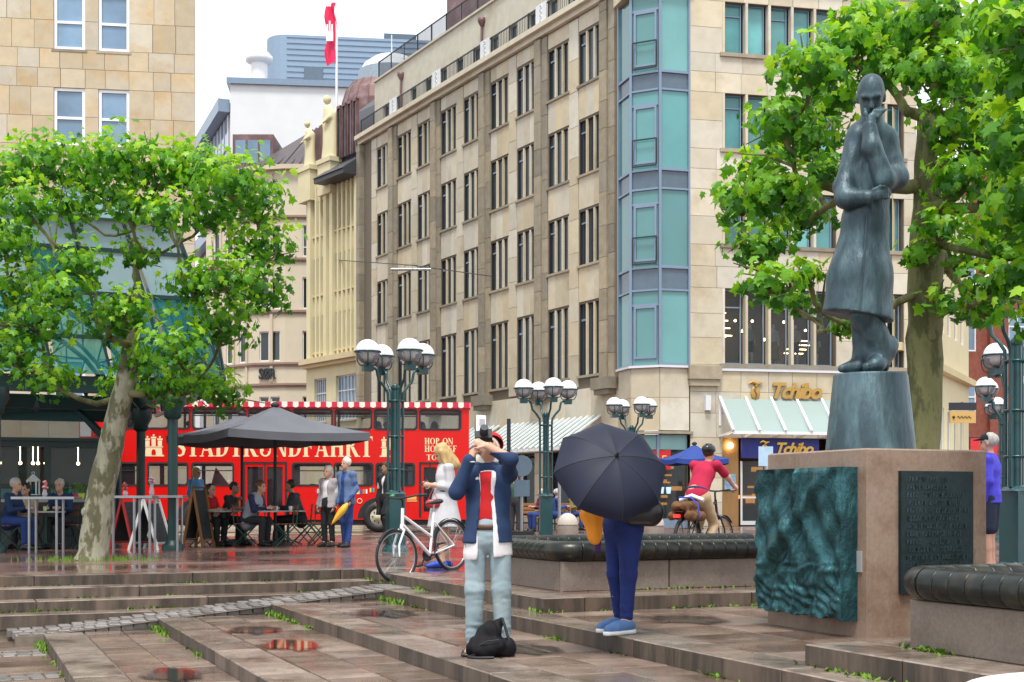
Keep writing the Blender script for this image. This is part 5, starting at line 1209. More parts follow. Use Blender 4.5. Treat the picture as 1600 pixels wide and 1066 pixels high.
castle(bx(239), bz_(714), .6); castle(bx(609), bz_(714), .6)
fc = [(.7, .05, .05), (.05, .1, .5), (.8, .8, .8), (.1, .4, .12), (.75, .6, .05)]
for k, u in enumerate((492, 505, 556, 566, 577)):
    q = MB(); z = bz_(771)+.03*math.sin(k*2)
    for j in range(3): q.mi = j; q.box(bx(u)+j*.045, bx(u)+(j+1)*.045, -.01, -.004, z, z+.13)
    q.build('flag_sticker', [mat('sticker_%d' % ((k+j*2) % 5), fc[(k+j*2) % 5], .5) for j in range(3)], bus)
q = MB(); q.torus((bx(561), -.008, bz_(783)), (0, 1, 0), .07, .012, 20, 5); q.build('ring_sticker', m_crm, bus)
q = MB(); q.box(bx(636), bx(651), -.01, -.003, bz_(781), bz_(776)); q.box(bx(636), bx(652), -.01, -.003, bz_(784), bz_(782)); q.build('small_print', mat('orange_print', (.8, .4, .1), .5), bus)
# seats of both decks
for zf, xs in ((2.1, np.arange(1.2, 10.4, .85)), (.45, (2.2, 3.0, 3.8, 6.2, 7.0, 7.8))):
    for x in xs:
        for yy in (.35, 1.65):
            q = MB(); q.box(0, .1, 0, .85, .35, .95 if zf > 1 else 1.0); q.box(.1, .5, 0, .85, .3, .42); q.box(.2, .28, .35, .45, 0, .3); q.build('seat', mat('dark_seat_fabric', (.06, .05, .07), .8, var=.3), bus, (x, yy, zf+.003))
q = MB(); q.add([(bx(298)+.5, .3, 1.35), (bx(298)+1.1, .3, 1.35), (bx(298)+.65, .3, 1.95)], [(0, 1, 2)]); q.build('red_panel', m_red, bus)

# ================================================================= glazed green pavilion on the left
m_pav = mat('dark_green_steel', (.006, .036, .036), .4, var=.15, vs=4)
gl_pav = glass('green_roof_glass', (.03, .2, .2), .42, .05, (.35, .8, .78))
gl_pavl = glass('pale_roof_glass', (.35, .5, .56), .25, .08, (.6, .85, .88))
PA = 26.0
pav = empty('glass_pavilion', (PX(270, 24.6), 24.6, 0), TH, 'dark green steel pavilion with tall teal glass vault roof behind the left plane tree', 'pavilion')
LP_, DP = 9.2, 8.8                     # along the front (to the left) and into the depth
posts = [(x, y) for x in (0, -3.1, -6.2, -9.2) for y in (0, 4.6, 9.0)]
for x, y in posts:
    p = MB(); p.tube([(x, y, .14), (x, y, 2.85)], .095, 12); po = p.build('post', m_pav, pav)
    p = MB(); p.lathe([(.2, 0), (.2, .1), (.14, .14), (.12, .2)], 8, (x, y, 0)); p.build('post_base', m_pav, po)
    p = MB(); p.lathe([(.1, 2.45), (.16, 2.5), (.16, 2.6), (.24, 2.75), (.24, 2.95)], 8, (x, y, 0)); p.build('post_capital', m_pav, po)
for y in (0, 4.6, 9.0): q = MB(); q.box(-9.4, .2, y-.09, y+.09, 2.9, 3.2); q.build('beam', m_pav, pav)
for x in (0, -3.1, -6.2, -9.2): q = MB(); q.box(x-.08, x+.08, .1, 8.9, 2.92, 3.18); q.build('cross_beam', m_pav, pav)
# mansard glass: flares out at the eaves, steep sides, flat crown; front gable with an arched truss
prof = [(.95, 3.1), (.82, 3.9), (.45, 4.9), (-.05, 6.2)]
for i in range(3):
    (o0, h0), (o1, h1) = prof[i], prof[i+1]
    n = 8
    for k in range(n):
        ya, yb = -.2+9.4*k/n, -.2+9.4*(k+1)/n
        q = MB(); q.add([(o0, ya+.03, h0+.03), (o0, yb-.03, h0+.03), (o1, yb-.03, h1-.03), (o1, ya+.03, h1-.03)], [(0, 1, 2, 3)]); q.build('roof_pane', gl_pav, pav)
    q = MB(); q.beam((o0, -.2, h0), (o0, 9.2, h0), .06, .08); q.build('glazing_bar', m_pav, pav)
for k in range(9): ya = -.2+9.4*k/8; q = MB(); q.tube([(o_, ya, h_) for o_, h_ in prof], .03, 6); q.build('glazing_bar', m_pav, pav)
nx = 11
for i, (h0, h1, xr0, xr1) in enumerate(((3.2, 3.9, .9, .8), (3.9, 4.7, .8, .52), (4.7, 5.5, .52, .22), (5.5, 6.2, .22, -.05))):
    for k in range(nx):
        f0, f1 = k/nx, (k+1)/nx; L0, L1 = -10.2, -10.2
        xa, xb, xc, xd = L0+(xr0-L0)*f0, L0+(xr0-L0)*f1, L1+(xr1-L1)*f1, L1+(xr1-L1)*f0
        q = MB(); q.add([(xa+.03, -.22, h0+.03), (xb-.03, -.22, h0+.03), (xc-.03, -.22, h1-.03), (xd+.03, -.22, h1-.03)], [(0, 1, 2, 3)]); q.build('gable_pane', gl_pavl if i == 3 or (i == 2 and k % 4) else gl_pav, pav)
    q = MB(); q.beam((-10.2, -.22, h1), (xr1, -.22, h1), .05, .07); q.build('gable_bar', m_pav, pav)
for k in range(nx+1): q = MB(); q.beam((-10.2+11.1*k/nx, -.22, 3.2), (-10.2+10.15*k/nx, -.22, 6.2), .05, .05, (0, 1, 0)); q.build('gable_bar', m_pav, pav)
q = MB(); q.box(-10.3, .1, -.35, 9.3, 6.2, 6.32); q.box(-10.3, .0, -.4, -.3, 6.05, 6.3); q.build('roof_crown', mat('pale_roof_edge', (.25, .45, .45), .4), pav)
for y in (-.1, 4.5, 9.0):
    q = MB(); pts = [(-4.6+4.4*math.cos(t), y, 3.2+2.5*math.sin(t)) for t in [PI*i/18 for i in range(19)]]; q.tube(pts, .06, 6)
    p2 = [(-4.6+3.9*math.cos(t), y, 3.2+2.05*math.sin(t)) for t in [PI*i/18 for i in range(19)]]; q.tube(p2, .045, 6)
    for i in range(0, 18): q.tube([pts[i], p2[i+1 if i % 2 else i]], .02, 4); q.tube([p2[i], pts[i+1]], .02, 4)
    q.build('arch_truss', m_pav, pav)
# kiosk under the pavilion, glazed, with a hipped glass roof
ksk = empty('glazed_kiosk', P(58, 862, 27.2).xy.to_3d(), TH-R(6), 'dark green glazed kiosk with sloping glass roof and warm bulbs, left of the plane trunk', 'kiosk')
q = MB()
for x in (-3.5, -2.2, -1.0, .2, 1.3): q.box(x-.06, x+.06, -.06, .06, 0, 2.15); q.box(x-.06, x+.06, 2.94, 3.06, 0, 2.15)
q.box(-3.5, 1.3, -.07, .07, 2.05, 2.2); q.box(-3.5, 1.3, -.06, .06, .85, .95); q.box(-3.5, 1.3, -.055, .055, 1.2, 1.26); q.box(-3.5, 1.3, 2.9, 3.1, 2.05, 2.2); q.box(1.24, 1.36, .06, 2.94, 2.05, 2.2); q.build('frame', m_pav, ksk)
q = MB(); q.box(-3.5, 1.3, -.03, .03, 0, .85); q.build('plinth', mat('dark_grey_panel', (.05, .055, .06), .6), ksk)
for x in (-3.44, -2.14, -.94, .26):
    q = MB(); q.box(x, x+1.0, -.01, .01, 1.27, 2.04); q.build('pane', glass('kiosk_glass', (.06, .12, .12), .72), ksk); q = MB(); q.box(x, x+1.0, -.01, .01, .96, 1.19); q.build('pane', gl_pav, ksk)
q = MB(); q.add([(-3.6, -.15, 2.2), (1.45, -.15, 2.2), (.6, 1.3, 3.1), (-3.6, 1.3, 3.1)], [(0, 1, 2, 3)]); q.add([(1.45, -.15, 2.2), (1.45, 3.1, 2.2), (.6, 1.7, 3.1), (.6, 1.3, 3.1)], [(0, 1, 2, 3)]); q.build('roof_glass', glass('smoky_roof_glass', (.12, .2, .2), .3, .06), ksk)
for a, b in (((1.45, -.15, 2.2), (.6, 1.3, 3.1)), ((-1.1, -.15, 2.2), (-1.5, 1.3, 3.1)), ((-3.6, -.15, 2.2), (-3.6, 1.3, 3.1)), ((-3.6, 1.3, 3.1), (.6, 1.3, 3.1)), ((.6, 1.3, 3.1), (.6, 1.7, 3.1)), ((1.45, 3.1, 2.2), (.6, 1.7, 3.1)), ((-3.6, -.15, 2.2), (1.45, -.15, 2.2))):
    q = MB(); q.beam(a, b, .09, .07); q.build('roof_bar', m_pav, ksk)
q = MB(); q.box(-3.5, 1.3, 2.5, 2.6, 0, 2.1); q.build('back_wall', m_room, ksk)
for x in (-.75, -.35, -.1, .0, .15, .8, -1.6, -2.0): q = MB(); q.sphere((x, .35, 1.72), .035, 8, 6); q.tube([(x, .35, 1.75), (x, .35, 2.1)], .006, 4); q.build('hanging_bulb', m_warm, ksk)
# ================================================================= pollarded plane trees
def leafmat(name, c):
    m = D.materials.new(name); m.use_nodes = True; t = m.node_tree; N = t.nodes; L = t.links; b = N['Principled BSDF']; _m[name] = m
    b.inputs['Base Color'].default_value = (*c, 1); b.inputs['Roughness'].default_value = .42; b.inputs['Specular IOR Level'].default_value = .4
    tr = N.new('ShaderNodeBsdfTranslucent'); tr.inputs[0].default_value = (c[0]*1.7, c[1]*1.5, c[2]*.8, 1)
    mx = N.new('ShaderNodeMixShader'); mx.inputs[0].default_value = .42; L.new(b.outputs[0], mx.inputs[1]); L.new(tr.outputs[0], mx.inputs[2]); L.new(mx.outputs[0], N['Material Output'].inputs[0]); return m
LM = [leafmat('plane_leaf_shaded', (.032, .14, .01)), leafmat('plane_leaf_mid', (.085, .27, .012)), leafmat('plane_leaf_lit', (.16, .39, .014)), leafmat('plane_leaf_toplit', (.3, .52, .024))]  # lit tops and shaded undersides of the leaf clumps put into colour
m_bark = mat('mottled_plane_bark', (.3, .29, .21), .8, var=.25, vs=12, stain=(.11, .105, .055), ss=5, sr=(.47, .54), bump=.25, bs=14, stretch=(1, 1, .45))
m_bark2 = mat('mossy_plane_bark', (.17, .17, .07), .8, var=.3, vs=10, stain=(.065, .07, .022), ss=5, sr=(.47, .55), bump=.3, bs=14, stretch=(1, 1, .4))
# a five-lobed leaf, stalk at the origin, folded along its midrib
LO = [(0, .0), (.22, -.06), (.5, .12), (.34, .3), (.56, .56), (.26, .58), (.16, .72), (0, 1.0), (-.16, .72), (-.26, .58), (-.56, .56), (-.34, .3), (-.5, .12), (-.22, -.06)]
LV = np.array([(x, y, -.16*abs(x)-.12*y*y+.03*(i % 2)) for i, (x, y) in enumerate(LO)]+[(0, .38, .03)])
LF_ = [(i, (i+1) % 14, 14) for i in range(14)]
def leaf_mesh(m):
    b = MB(); b.add(LV.tolist(), LF_, False); return b.mesh('leaf', m)
LME = [leaf_mesh(m) for m in LM]
def tree(name, label, base, trunk, trr, clusters, lsz, nper, crad, bark, seed, nsep=300, extra=()):
    rg = random.Random(seed); root = empty(name, base, 0, label, 'tree')
    base = Vector(base); loc = lambda p: Vector(p)-base
    t = MB(); tp = [Vector(p) for p in trunk]
    # smooth the trunk line and roughen it with burrs
    pts = []; rs = []
    for i in range(len(tp)-1):
        for k in range(6):
            f_ = k/6; pts.append(tp[i].lerp(tp[i+1], f_)+Vector((rg.uniform(-1, 1), rg.uniform(-1, 1), 0))*.012); rs.append((trr[i]+(trr[i+1]-trr[i])*f_)*rg.uniform(.95, 1.06))
    pts.append(tp[-1]); rs.append(trr[-1]); rs[0] *= 1.12
    t.tube(pts, rs, 18); 
    for _ in range(7):
        k = rg.randrange(4, len(pts)-2); a = rg.uniform(0, 6.28); c = pts[k]+Vector((math.cos(a), math.sin(a), 0))*rs[k]*.85; t.sphere(c, (rs[k]*.3, rs[k]*.3, rs[k]*.38), 10, 6)
    t.build('trunk', bark, root)
    lv = []
    def limb(a, b, r0, r1, sag=.18, n=7):
        a, b = Vector(a), Vector(b); d_ = b-a; L_ = d_.length; side = Vector((rg.uniform(-1, 1), rg.uniform(-1, 1), rg.uniform(-.3, .3)))*L_*.1
        p = []; rr = []
        for k in range(n+1):
            f_ = k/n; q_ = a.lerp(b, f_)+Vector((0, 0, -sag*L_*math.sin(PI*f_)*(.9 if f_ < .5 else .9)))+side*math.sin(2*PI*f_)+Vector((rg.uniform(-1, 1), rg.uniform(-1, 1), rg.uniform(-1, 1)))*.025*L_*(0 < f_ < 1)
            p.append(q_); rr.append(r0+(r1-r0)*f_)
        rr[-1] = r1*1.7; rr[-2] = r1*1.25
        b_ = MB(); b_.tube(p, rr, 9); b_.sphere(p[-1], r1*1.9, 9, 6); b_.build('limb', m_bark2, root); return p
    H0 = tp[-1]; nodes = [(pts[k_], rs[k_]) for k_ in range(len(pts)) if pts[k_].z > tp[-2].z-.35]
    clusters = sorted(clusters, key=lambda q_: (loc(q_[0])-tp[-2].lerp(H0, .5)).length)
    for i, (c, s_) in enumerate(clusters):
        c = loc(c)
        # the limb leaves the trunk below the cluster, at a height that suits it
        e_ = c+Vector((0, 0, -crad*s_*.35)); n0, r0 = min(nodes, key=lambda n_: (n_[0]-e_).length+max(0, n_[0].z-e_.z)*.8+.25/(n_[1]*40))
        L_ = (e_-n0).length; ra = min(r0*.85, .042+.035*L_)
        p = limb(n0, e_, ra, max(.022, ra*.55), .12 if e_.z > n0.z else .03)
        nodes += [(p[j_], ra+(max(.022, ra*.55)-ra)*j_/len(p)) for j_ in range(2, len(p))]
        for _ in range(3):
            j = rg.randrange(4, len(p)); e = c+Vector((rg.gauss(0, 1), rg.gauss(0, 1), rg.gauss(.1, .8)))*crad*s_*.6
            b_ = MB(); mid = p[j].lerp(e, .5)+Vector((0, 0, .05)); b_.tube([p[j], mid, e], [.018, .012, .006], 5); b_.build('twig', m_bark2, root)
        n = int(nper*s_*s_)
        for _ in range(n):
            v = Vector((rg.gauss(0, 1), rg.gauss(0, 1), rg.gauss(0, 1))).normalized(); rad = crad*s_*(rg.random()**.45)*(1+.22*math.sin(5*v.x+3*v.y+i))
            q_ = c+Vector((v.x*1.15, v.y*1.15, v.z*.85))*rad
            if rg.random() < .05: q_ += Vector((rg.uniform(-.2, .2), rg.uniform(-.2, .2), rg.uniform(.1, .32)))*crad*1.6
            out = (v+Vector((rg.gauss(0, .45), rg.gauss(0, .45), rg.gauss(.25, .45)))).normalized()      # face normal
            dr = Vector((v.x+rg.gauss(0, .5), v.y+rg.gauss(0, .5), -.55+rg.gauss(0, .35)))
            dr = (dr-out*dr.dot(out)).normalized(); x_ = dr.cross(out)
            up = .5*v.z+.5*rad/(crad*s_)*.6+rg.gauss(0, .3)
            mi = 0 if up < -.05 else 1 if up < .3 else 2 if up < .68 else 3  # painted light: darker low and inside the clump, brighter on top
            sz = lsz*rg.uniform(.55, 1.25)
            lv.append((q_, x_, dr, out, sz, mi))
    def inview(q_):
        w_ = base+q_; 
        if w_.y < 1: return 0
        u, v_ = 800+F*w_.x/w_.y, HZ-F*(w_.z-EYE)/w_.y
        return (0 < u < 1600 and 0 < v_ < 1066)
    lv.sort(key=lambda l: -(l[4]/(base.y+l[0].y))*(1 if inview(l[0]) else 0))
    for q_, x_, dr, out, sz, mi in lv[:nsep]:
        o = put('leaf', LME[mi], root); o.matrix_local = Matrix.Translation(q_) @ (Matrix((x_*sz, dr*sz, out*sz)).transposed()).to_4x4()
    rest = lv[nsep:]; V = []; Fs = []; I = []
    for n_, (q_, x_, dr, out, sz, mi) in enumerate(rest):
        M_ = np.array([x_, dr, out])*sz; V.append(LV @ M_+np.array(q_)); 
    V = np.concatenate(V); base_i = np.arange(len(rest))[:, None, None]*15+np.array(LF_)[None]
    me = D.meshes.new('crown'); me.from_pydata(V.tolist(), [], base_i.reshape(-1, 3).tolist())
    for m in LM: me.materials.append(m)
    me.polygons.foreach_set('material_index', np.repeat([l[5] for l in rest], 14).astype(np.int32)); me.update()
    o = put('crown', me, root); o['kind'] = 'stuff'
    return root
rgt = random.Random(11)
def cl(lst, Y0, sp_, s=1.): return [(P(u, v, Y0+rgt.uniform(-sp_, sp_)), s*(k or 1)) for u, v, k in lst]
TL = [(25, 265, 1), (75, 245, .9), (125, 255, 1), (190, 245, 1), (255, 262, 1), (310, 262, 1), (360, 285, 1), (395, 310, .9), (405, 380, .95), (400, 450, .9), (355, 430, .9), (345, 500, .95), (300, 440, .7), (330, 330, .8),
      (110, 320, .8), (45, 320, .8), (10, 380, .9), (25, 450, 1), (60, 500, .9), (20, 550, .9), (125, 410, .75), (95, 455, .7), (215, 320, .8), (265, 335, .75), (200, 480, .7), (170, 500, .7), (275, 545, .85), (265, 600, .7), (215, 560, .6), (185, 600, .6), (345, 612, .75), (310, 590, .6), (75, 590, .7), (215, 395, .6), (-40, 330, 1), (-70, 430, 1), (-30, 520, .9), (170, 300, .8)]
b0 = P(145, 877, 20.4); b0.z = 0
tree('plane_tree', 'pollarded plane tree with pale mottled leaning trunk beside the pavilion', b0, [(0, 0, -.02), (.1, 0, .9), (.32, 0, 2.0), (.52, .05, 2.9), (.62, .1, 4.2)], [.25, .21, .18, .15, .09],
     cl(TL, 20.4, 1.25), .12, 350, .61, m_bark, 3)
TR = [(1160, 315, .85), (1190, 262, .8), (1185, 380, .75), (1225, 190, .9), (1215, 300, .9), (1262, 110, .95), (1270, 215, .9), (1325, 70, .95), (1390, 55, .95), (1440, 45, .9), (1500, 60, 1), (1255, 335, .8), (1205, 440, .65), (1262, 425, .5), (1240, 470, .5), (1325, 505, .5), (1300, 150, .8), (1375, 105, .7),
      (1460, 110, .9), (1520, 130, 1), (1560, 80, 1), (1540, 210, 1), (1500, 270, .8), (1580, 280, 1), (1550, 360, .9), (1500, 400, .7), (1470, 350, .55), (1440, 392, .5), (1560, 440, .8), (1590, 380, .9), (1590, 160, 1), (1490, 190, .8), (1425, 90, .6), (1285, 270, .6), (1480, 470, .5), (1350, 30, .8), (1460, 20, .8), (1540, 480, .6)]
b1 = Vector((PX(1440, 13.6), 13.6, 0))
tree('plane_tree', 'pollarded plane tree with mossy green trunk right behind the bronze statue', b1, [(0, 0, -.02), (.02, 0, 1.2), (.03, 0, 2.6), (.06, .0, 3.5), (.06, .05, 4.9)], [.2, .175, .18, .18, .09],
     [(P(u, v, 13.6+rgt.uniform(-.9, 1.3)), k) for u, v, k in TR], .115, 270, .42, m_bark2, 5)
TN = [(1585, 40, .8), (1620, 120, 1), (1600, 210, .9), (1640, 300, 1), (1592, 330, .8), (1605, 430, .8), (1650, 60, 1), (1560, 10, .6), (1650, 480, .9), (1700, 200, 1.1), (1760, 100, 1.2), (1780, 350, 1.1)]
b2 = Vector((PX(1790, 9.6), 9.6, 0))
tree('plane_tree', 'near plane tree reaching in with large leaves above the tall teal lamp', b2, [(0, 0, -.02), (.0, 0, 1.5), (.0, 0, 2.6), (.02, .0, 3.6), (.03, .05, 4.4)], [.25, .22, .22, .2, .1],
     [(P(u, v, 9.6+rgt.uniform(-.5, .5)), k) for u, v, k in TN], .12, 190, .38, m_bark2, 9)
# ================================================================= street furniture, bicycles, umbrellas
m_par = mat('charcoal_parasol_cloth', (.12, .125, .145), .75, var=.12, vs=2)
m_wood = mat('red_brown_wood_slat', (.2, .07, .035), .5, var=.25, vs=10, stretch=(.3, 1, 1))
m_gst = mat('green_folding_frame', (.01, .06, .045), .4)
m_steel = mat('brushed_steel', (.33, .34, .35), .35, metal=.8, var=.08)
m_ctop = mat('grey_table_top', (.42, .41, .4), .4, var=.08)
def parasol(u, Y, zt, ze, hw, m, label, rz, nseg=8, grp=None, band=True):
    r = empty('parasol', (PX(u, Y), Y, 0), rz, label, 'parasol', grp)
    q = MB(); q.tube([(0, 0, .04), (0, 0, zt+.02)], .035, 10); q.build('pole', m_blk, r)
    q = MB(); q.lathe([(.32, 0), (.3, .05), (.06, .07), (.05, .3)], 16); q.build('base', m_blk, r)
    ring = [(hw*(1 if k % 2 else .97)*math.cos(2*PI*k/nseg), hw*math.sin(2*PI*k/nseg), ze) for k in range(nseg)]
    for k in range(nseg):
        a, b = Vector(ring[k]), Vector(ring[(k+1) % nseg]); t_ = Vector((0, 0, zt)); rows = []
        for i in range(7):
            f_ = i/6; p, q_ = t_.lerp(a, f_), t_.lerp(b, f_); rows.append([p.lerp(q_, g_/4)+Vector((0, 0, -.1*math.sin(PI*f_)*.8-.05*f_*math.sin(PI*g_/4))) for g_ in range(5)])
        q = MB(); q.sheet(rows); 
        if band: e = rows[-1]; q.sheet([e, [v+Vector((0, 0, -.16)) for v in e]])
        q.build('canopy_panel', m, r)
    for k in range(nseg): q = MB(); q.tube([(0, 0, zt-.03), Vector((0, 0, zt-.03)).lerp(Vector(ring[k]), .5)+Vector((0, 0, -.1)), Vector(ring[k])+Vector((0, 0, -.01))], .012, 5); q.build('rib', m_blk, r)
    q = MB(); q.lathe([(.08, zt-.02), (.1, zt+.03), (.03, zt+.08)], 10); q.build('cap', m_blk, r)
    return r
parasol(430, 27.2, 2.9, 2.32, 2.15, m_par, 'large charcoal parasol over the seated guests before the red bus', R(-14), 4)
parasol(378, 30.2, 2.92, 2.4, 1.75, m_par, 'second charcoal parasol standing behind the large one at the bus', R(22))
parasol(1085, 44, 2.85, 2.35, 1.25, mat('blue_parasol_cloth', (.015, .05, .25), .7), 'small blue parasol before the coffee shop beyond the cyclist', R(10))
q = MB(); q.box(-.45, .45, -.012, .0, -.05, .05)
def folding_chair():
    r = empty('folding_chair')
    for y in (-.2, .2):
        q = MB(); q.tube([(-.22, y, 0), (.2, y, .44), (.24, y, .86)], .014, 6); q.tube([(.22, y, 0), (-.2, y, .45)], .014, 6); q.build('side_frame', m_gst, r)
    for k in range(5): q = MB(); q.box(-.2+k*.082, -.2+k*.082+.062, -.21, .21, .45, .468); q.build('seat_slat', m_wood, r)
    for z in (.64, .76): q = MB(); q.box(.2+(z-.6)*.1, .222+(z-.6)*.1, -.22, .22, z, z+.075); q.build('back_slat', m_wood, r)
    q = MB(); q.tube([(-.0, -.2, .235), (.0, .2, .235)], .01, 6); q.build('cross_bar', m_gst, r)
    return r
ch0 = folding_chair()
chairs = [((318, 27.3), 175, 'folding chair under the woman in red'), ((347, 28.1), 200, 'folding chair under the dark clad man beside the woman in red'), ((384, 27.0), 180, 'folding chair under the man in the grey vest'),
          ((470, 27.6), 10, 'folding chair under the dark clad man with his back half turned'), ((445, 26.7), 20, 'empty wooden slat folding chair at the table, pole side'), ((500, 27.0), -5, 'empty wooden slat folding chair nearest the standing couple'), ((487, 28.6), 40, 'empty folding chair behind the table, towards the bus'),
          ((12, 24.9), 200, 'folding chair under the man in navy by the pavilion post'), ((46, 25.9), 90, 'folding chair under the woman in beige'), ((100, 25.8), 90, 'folding chair under the bearded man in navy'), ((135, 25.5), 20, 'empty folding chair beside the plane trunk')]
for i, ((u, Y), a, lb) in enumerate(chairs):
    r = ch0 if i == 0 else copy_tree(ch0); r.location = (PX(u, Y), Y, 0); r.rotation_euler = (0, 0, R(a)); tag(r, lb, 'chair', 'folding cafe chairs')
def cafe_table(u, Y, label, rad=.36):
    r = empty('cafe_table', (PX(u, Y), Y, 0), R(20), label, 'table', 'low cafe tables'); q = MB(); q.lathe([(rad, .7), (rad+.005, .715), (rad, .73)], 24); q.build('table_top', m_ctop, r)
    q = MB(); q.tube([(0, 0, .05), (0, 0, .7)], .03, 8); q.build('column', m_gst, r)
    for k in range(3): a = 2*PI*k/3; q = MB(); q.tube([(0, 0, .12), (.2*math.cos(a), .2*math.sin(a), .06), (.3*math.cos(a), .3*math.sin(a), .015)], .016, 6); q.build('foot', m_gst, r)
cafe_table(420, 27.0, 'round cafe table between the parasol pole and the man in the vest'); cafe_table(450, 27.5, 'round cafe table before the dark clad man under the parasol'); cafe_table(350, 27.2, 'round cafe table at the knees of the woman in red'); cafe_table(72, 25.3, 'round cafe table between the three guests by the kiosk')
def mug(x, y, z, m, name='cup', lab='white cup on a cafe table', grp='cups on the cafe tables'):
    r = empty(name, (x, y, z), 0, lab, 'cup', grp); q = MB(); q.lathe([(.03, 0), (.04, .09), (.036, .09), (.028, .01)], 12); q.build('bowl', m, r); q = MB(); q.torus((.048, 0, .05), (0, 1, 0), .02, .006, 10, 5); q.build('handle', m, r)
mug(PX(414, 27), 26.85, .731, m_whitef, lab='white cup on the table at the parasol pole'); mug(PX(430, 27), 27.1, .731, m_whitef, lab='white cup on the far rim of the parasol pole table'); mug(PX(455, 27.4), 27.3, .731, m_whitef, lab='white cup before the dark clad man under the parasol'); mug(PX(70, 25.2), 25.2, .731, mat('pale_green_glass', (.5, .6, .3), .2), lab='pale green drink on the table by the kiosk')
def high_table(u0, u1, Y, z, legs, label):
    x0, x1 = PX(u0, Y), PX(u1, Y); r = empty('standing_table', ((x0+x1)/2, Y, 0), 0, label, 'table', 'steel standing tables beside the plane trunk'); w_ = (x1-x0)/2
    q = MB(); q.box(-w_, w_, -.22, .22, z-.045, z); q.build('table_top', m_steel, r)
    for f_ in legs:
        for y in (-.17, .17): q = MB(); q.tube([(f_*w_, y, 0), (f_*w_, y, z-.045)], .025, 8); q.build('leg', m_steel, r)
high_table(24, 122, 23.4, 1.0, (-.45, .42), 'steel standing table left of the plane trunk before the kiosk')
high_table(160, 243, 23.6, 1.02, (-.7, .3, .88), 'steel standing table right of the plane trunk'); high_table(243, 290, 24.6, 1.03, (.6,), 'short steel standing table against the green pavilion post')
def vase(u, Y, z, c, lab, h=.16):
    r = empty('flower_vase', (PX(u, Y), Y, z), 0, lab, 'vase', 'small vases and pots at the cafe'); q = MB(); q.lathe([(.035, 0), (.05, .05), (.03, h*.8), (.036, h)], 12); q.build('pot', glass('vase_glass', (.6, .6, .65), .4), r)
    q = MB(); rg = random.Random(u)
    for _ in range(16): a = rg.uniform(0, 6.28); p = (rg.uniform(0, .05)*math.cos(a), rg.uniform(0, .05)*math.sin(a), h+rg.uniform(.02, .14)); q.tube([(0, 0, h*.6), p], .003, 4); q.sphere(p, rg.uniform(.012, .028), 7, 5)
    q.build('flowers', mat('flowers_%d' % u, c, .7, var=.5, vs=20), r)
vase(237, 23.6, 1.021, (.5, .3, .35), 'glass vase with pale flowers on the standing table right of the trunk', .2); vase(196, 23.6, 1.021, (.4, .1, .1), 'small jar with red flowers on the standing table right of the trunk', .09); vase(70, 23.4, 1.001, (.65, .25, .25), 'slim white vase with pink flowers on the table left of the trunk', .13)
# lantern and flower pots on the kiosk sill
lt = empty('lantern', P(52, 745, 27.0)-Vector((0, 0, .36)), 0, 'white metal lantern on the ledge of the green kiosk', 'lantern')
q = MB(); 
for x in (-.09, .09):
    for y in (-.09, .09): q.box(x-.012, x+.012, y-.012, y+.012, 0, .26)
q.box(-.12, .12, -.12, .12, -.02, 0); q.box(-.11, .11, -.11, .11, .26, .28); q.build('frame', m_whitef, lt); q = MB(); q.lathe([(.15, .28), (.05, .38), (.02, .4)], 4, smooth=False); q.torus((0, 0, .43), (0, 1, 0), .03, .006, 12, 5); q.build('roof', m_whitef, lt)
ky = 26.8
for u, c, lb in ((30, (.02, .06, .3), 'blue flower pot with greenery on the kiosk ledge'), (93, (.45, .1, .25), 'planter of pink blossoms on the kiosk ledge'), (120, (.7, .05, .2), 'pink flower pot on the kiosk ledge'), (127, (.6, .7, .05), 'lime green flower pot beside the pink one')):
    r = empty('flower_pot', (PX(u, ky), ky, .965), 0, lb, 'pot', 'small vases and pots at the cafe'); q = MB(); q.lathe([(.05, 0), (.075, .12), (.065, .12)], 12); q.build('pot', mat('pot_%d' % u, c, .4), r); q = MB(); rg = random.Random(u)
    for _ in range(60): p = Vector((rg.gauss(0, .08), rg.gauss(0, .06), .14+abs(rg.gauss(.06, .06)))); q.add([p, p+Vector((rg.uniform(.01, .04), 0, rg.uniform(.0, .03))), p+Vector((rg.uniform(-.02, .02), .01, rg.uniform(.02, .05)))], [(0, 1, 2)])
    q.build('greenery', m_moss, r)
q = MB(); q.box(PX(8, 26.8)-.3, PX(150, 26.8), 26.65, 26.95, .9, .96); o = q.build('service_ledge', m_ctop); tag(o, 'grey service ledge along the kiosk front carrying pots and lantern', 'ledge')
q = MB(); q.box(PX(8, 26.8)-.2, PX(150, 26.8)-.1, 26.7, 26.9, 0, .9); o2 = q.build('ledge_support', _m['dark_grey_panel'], o)
# chalk boards and easel
def aboard(u, Y, rz, mf, mb_, h, w_, label, spread=.3):
    r = empty('chalk_board', (PX(u, Y), Y, 0), rz, label, 'sign')
    for s_ in (-1, 1):
        t_ = Vector((0, 0, h)); b = Vector((0, s_*spread, 0)); d_ = (t_-b).normalized(); n_ = Vector((1, 0, 0)).cross(d_)
        q = MB(); q.add([Vector((sx*(w_/2-.04), 0, 0))+b+d_*z for sx, z in ((-1, .16), (1, .16), (1, h*.97), (-1, h*.97))], [(0, 1, 2, 3)]); q.build('panel', mb_, r)
        q = MB()
        for sx in (-1, 1): q.beam(Vector((sx*w_/2, 0, 0))+b, Vector((sx*w_/2, 0, 0))+t_, .05, .03, (1, 0, 0))
        q.beam(Vector((-w_/2, 0, 0))+b+d_*.14, Vector((w_/2, 0, 0))+b+d_*.14, .05, .03); q.beam(Vector((-w_/2, 0, 0))+t_, Vector((w_/2, 0, 0))+t_, .05, .03); q.build('frame', mf, r)
m_chalk = mat('chalkboard_slate', (.035, .04, .045), .8, var=.5, vs=18)
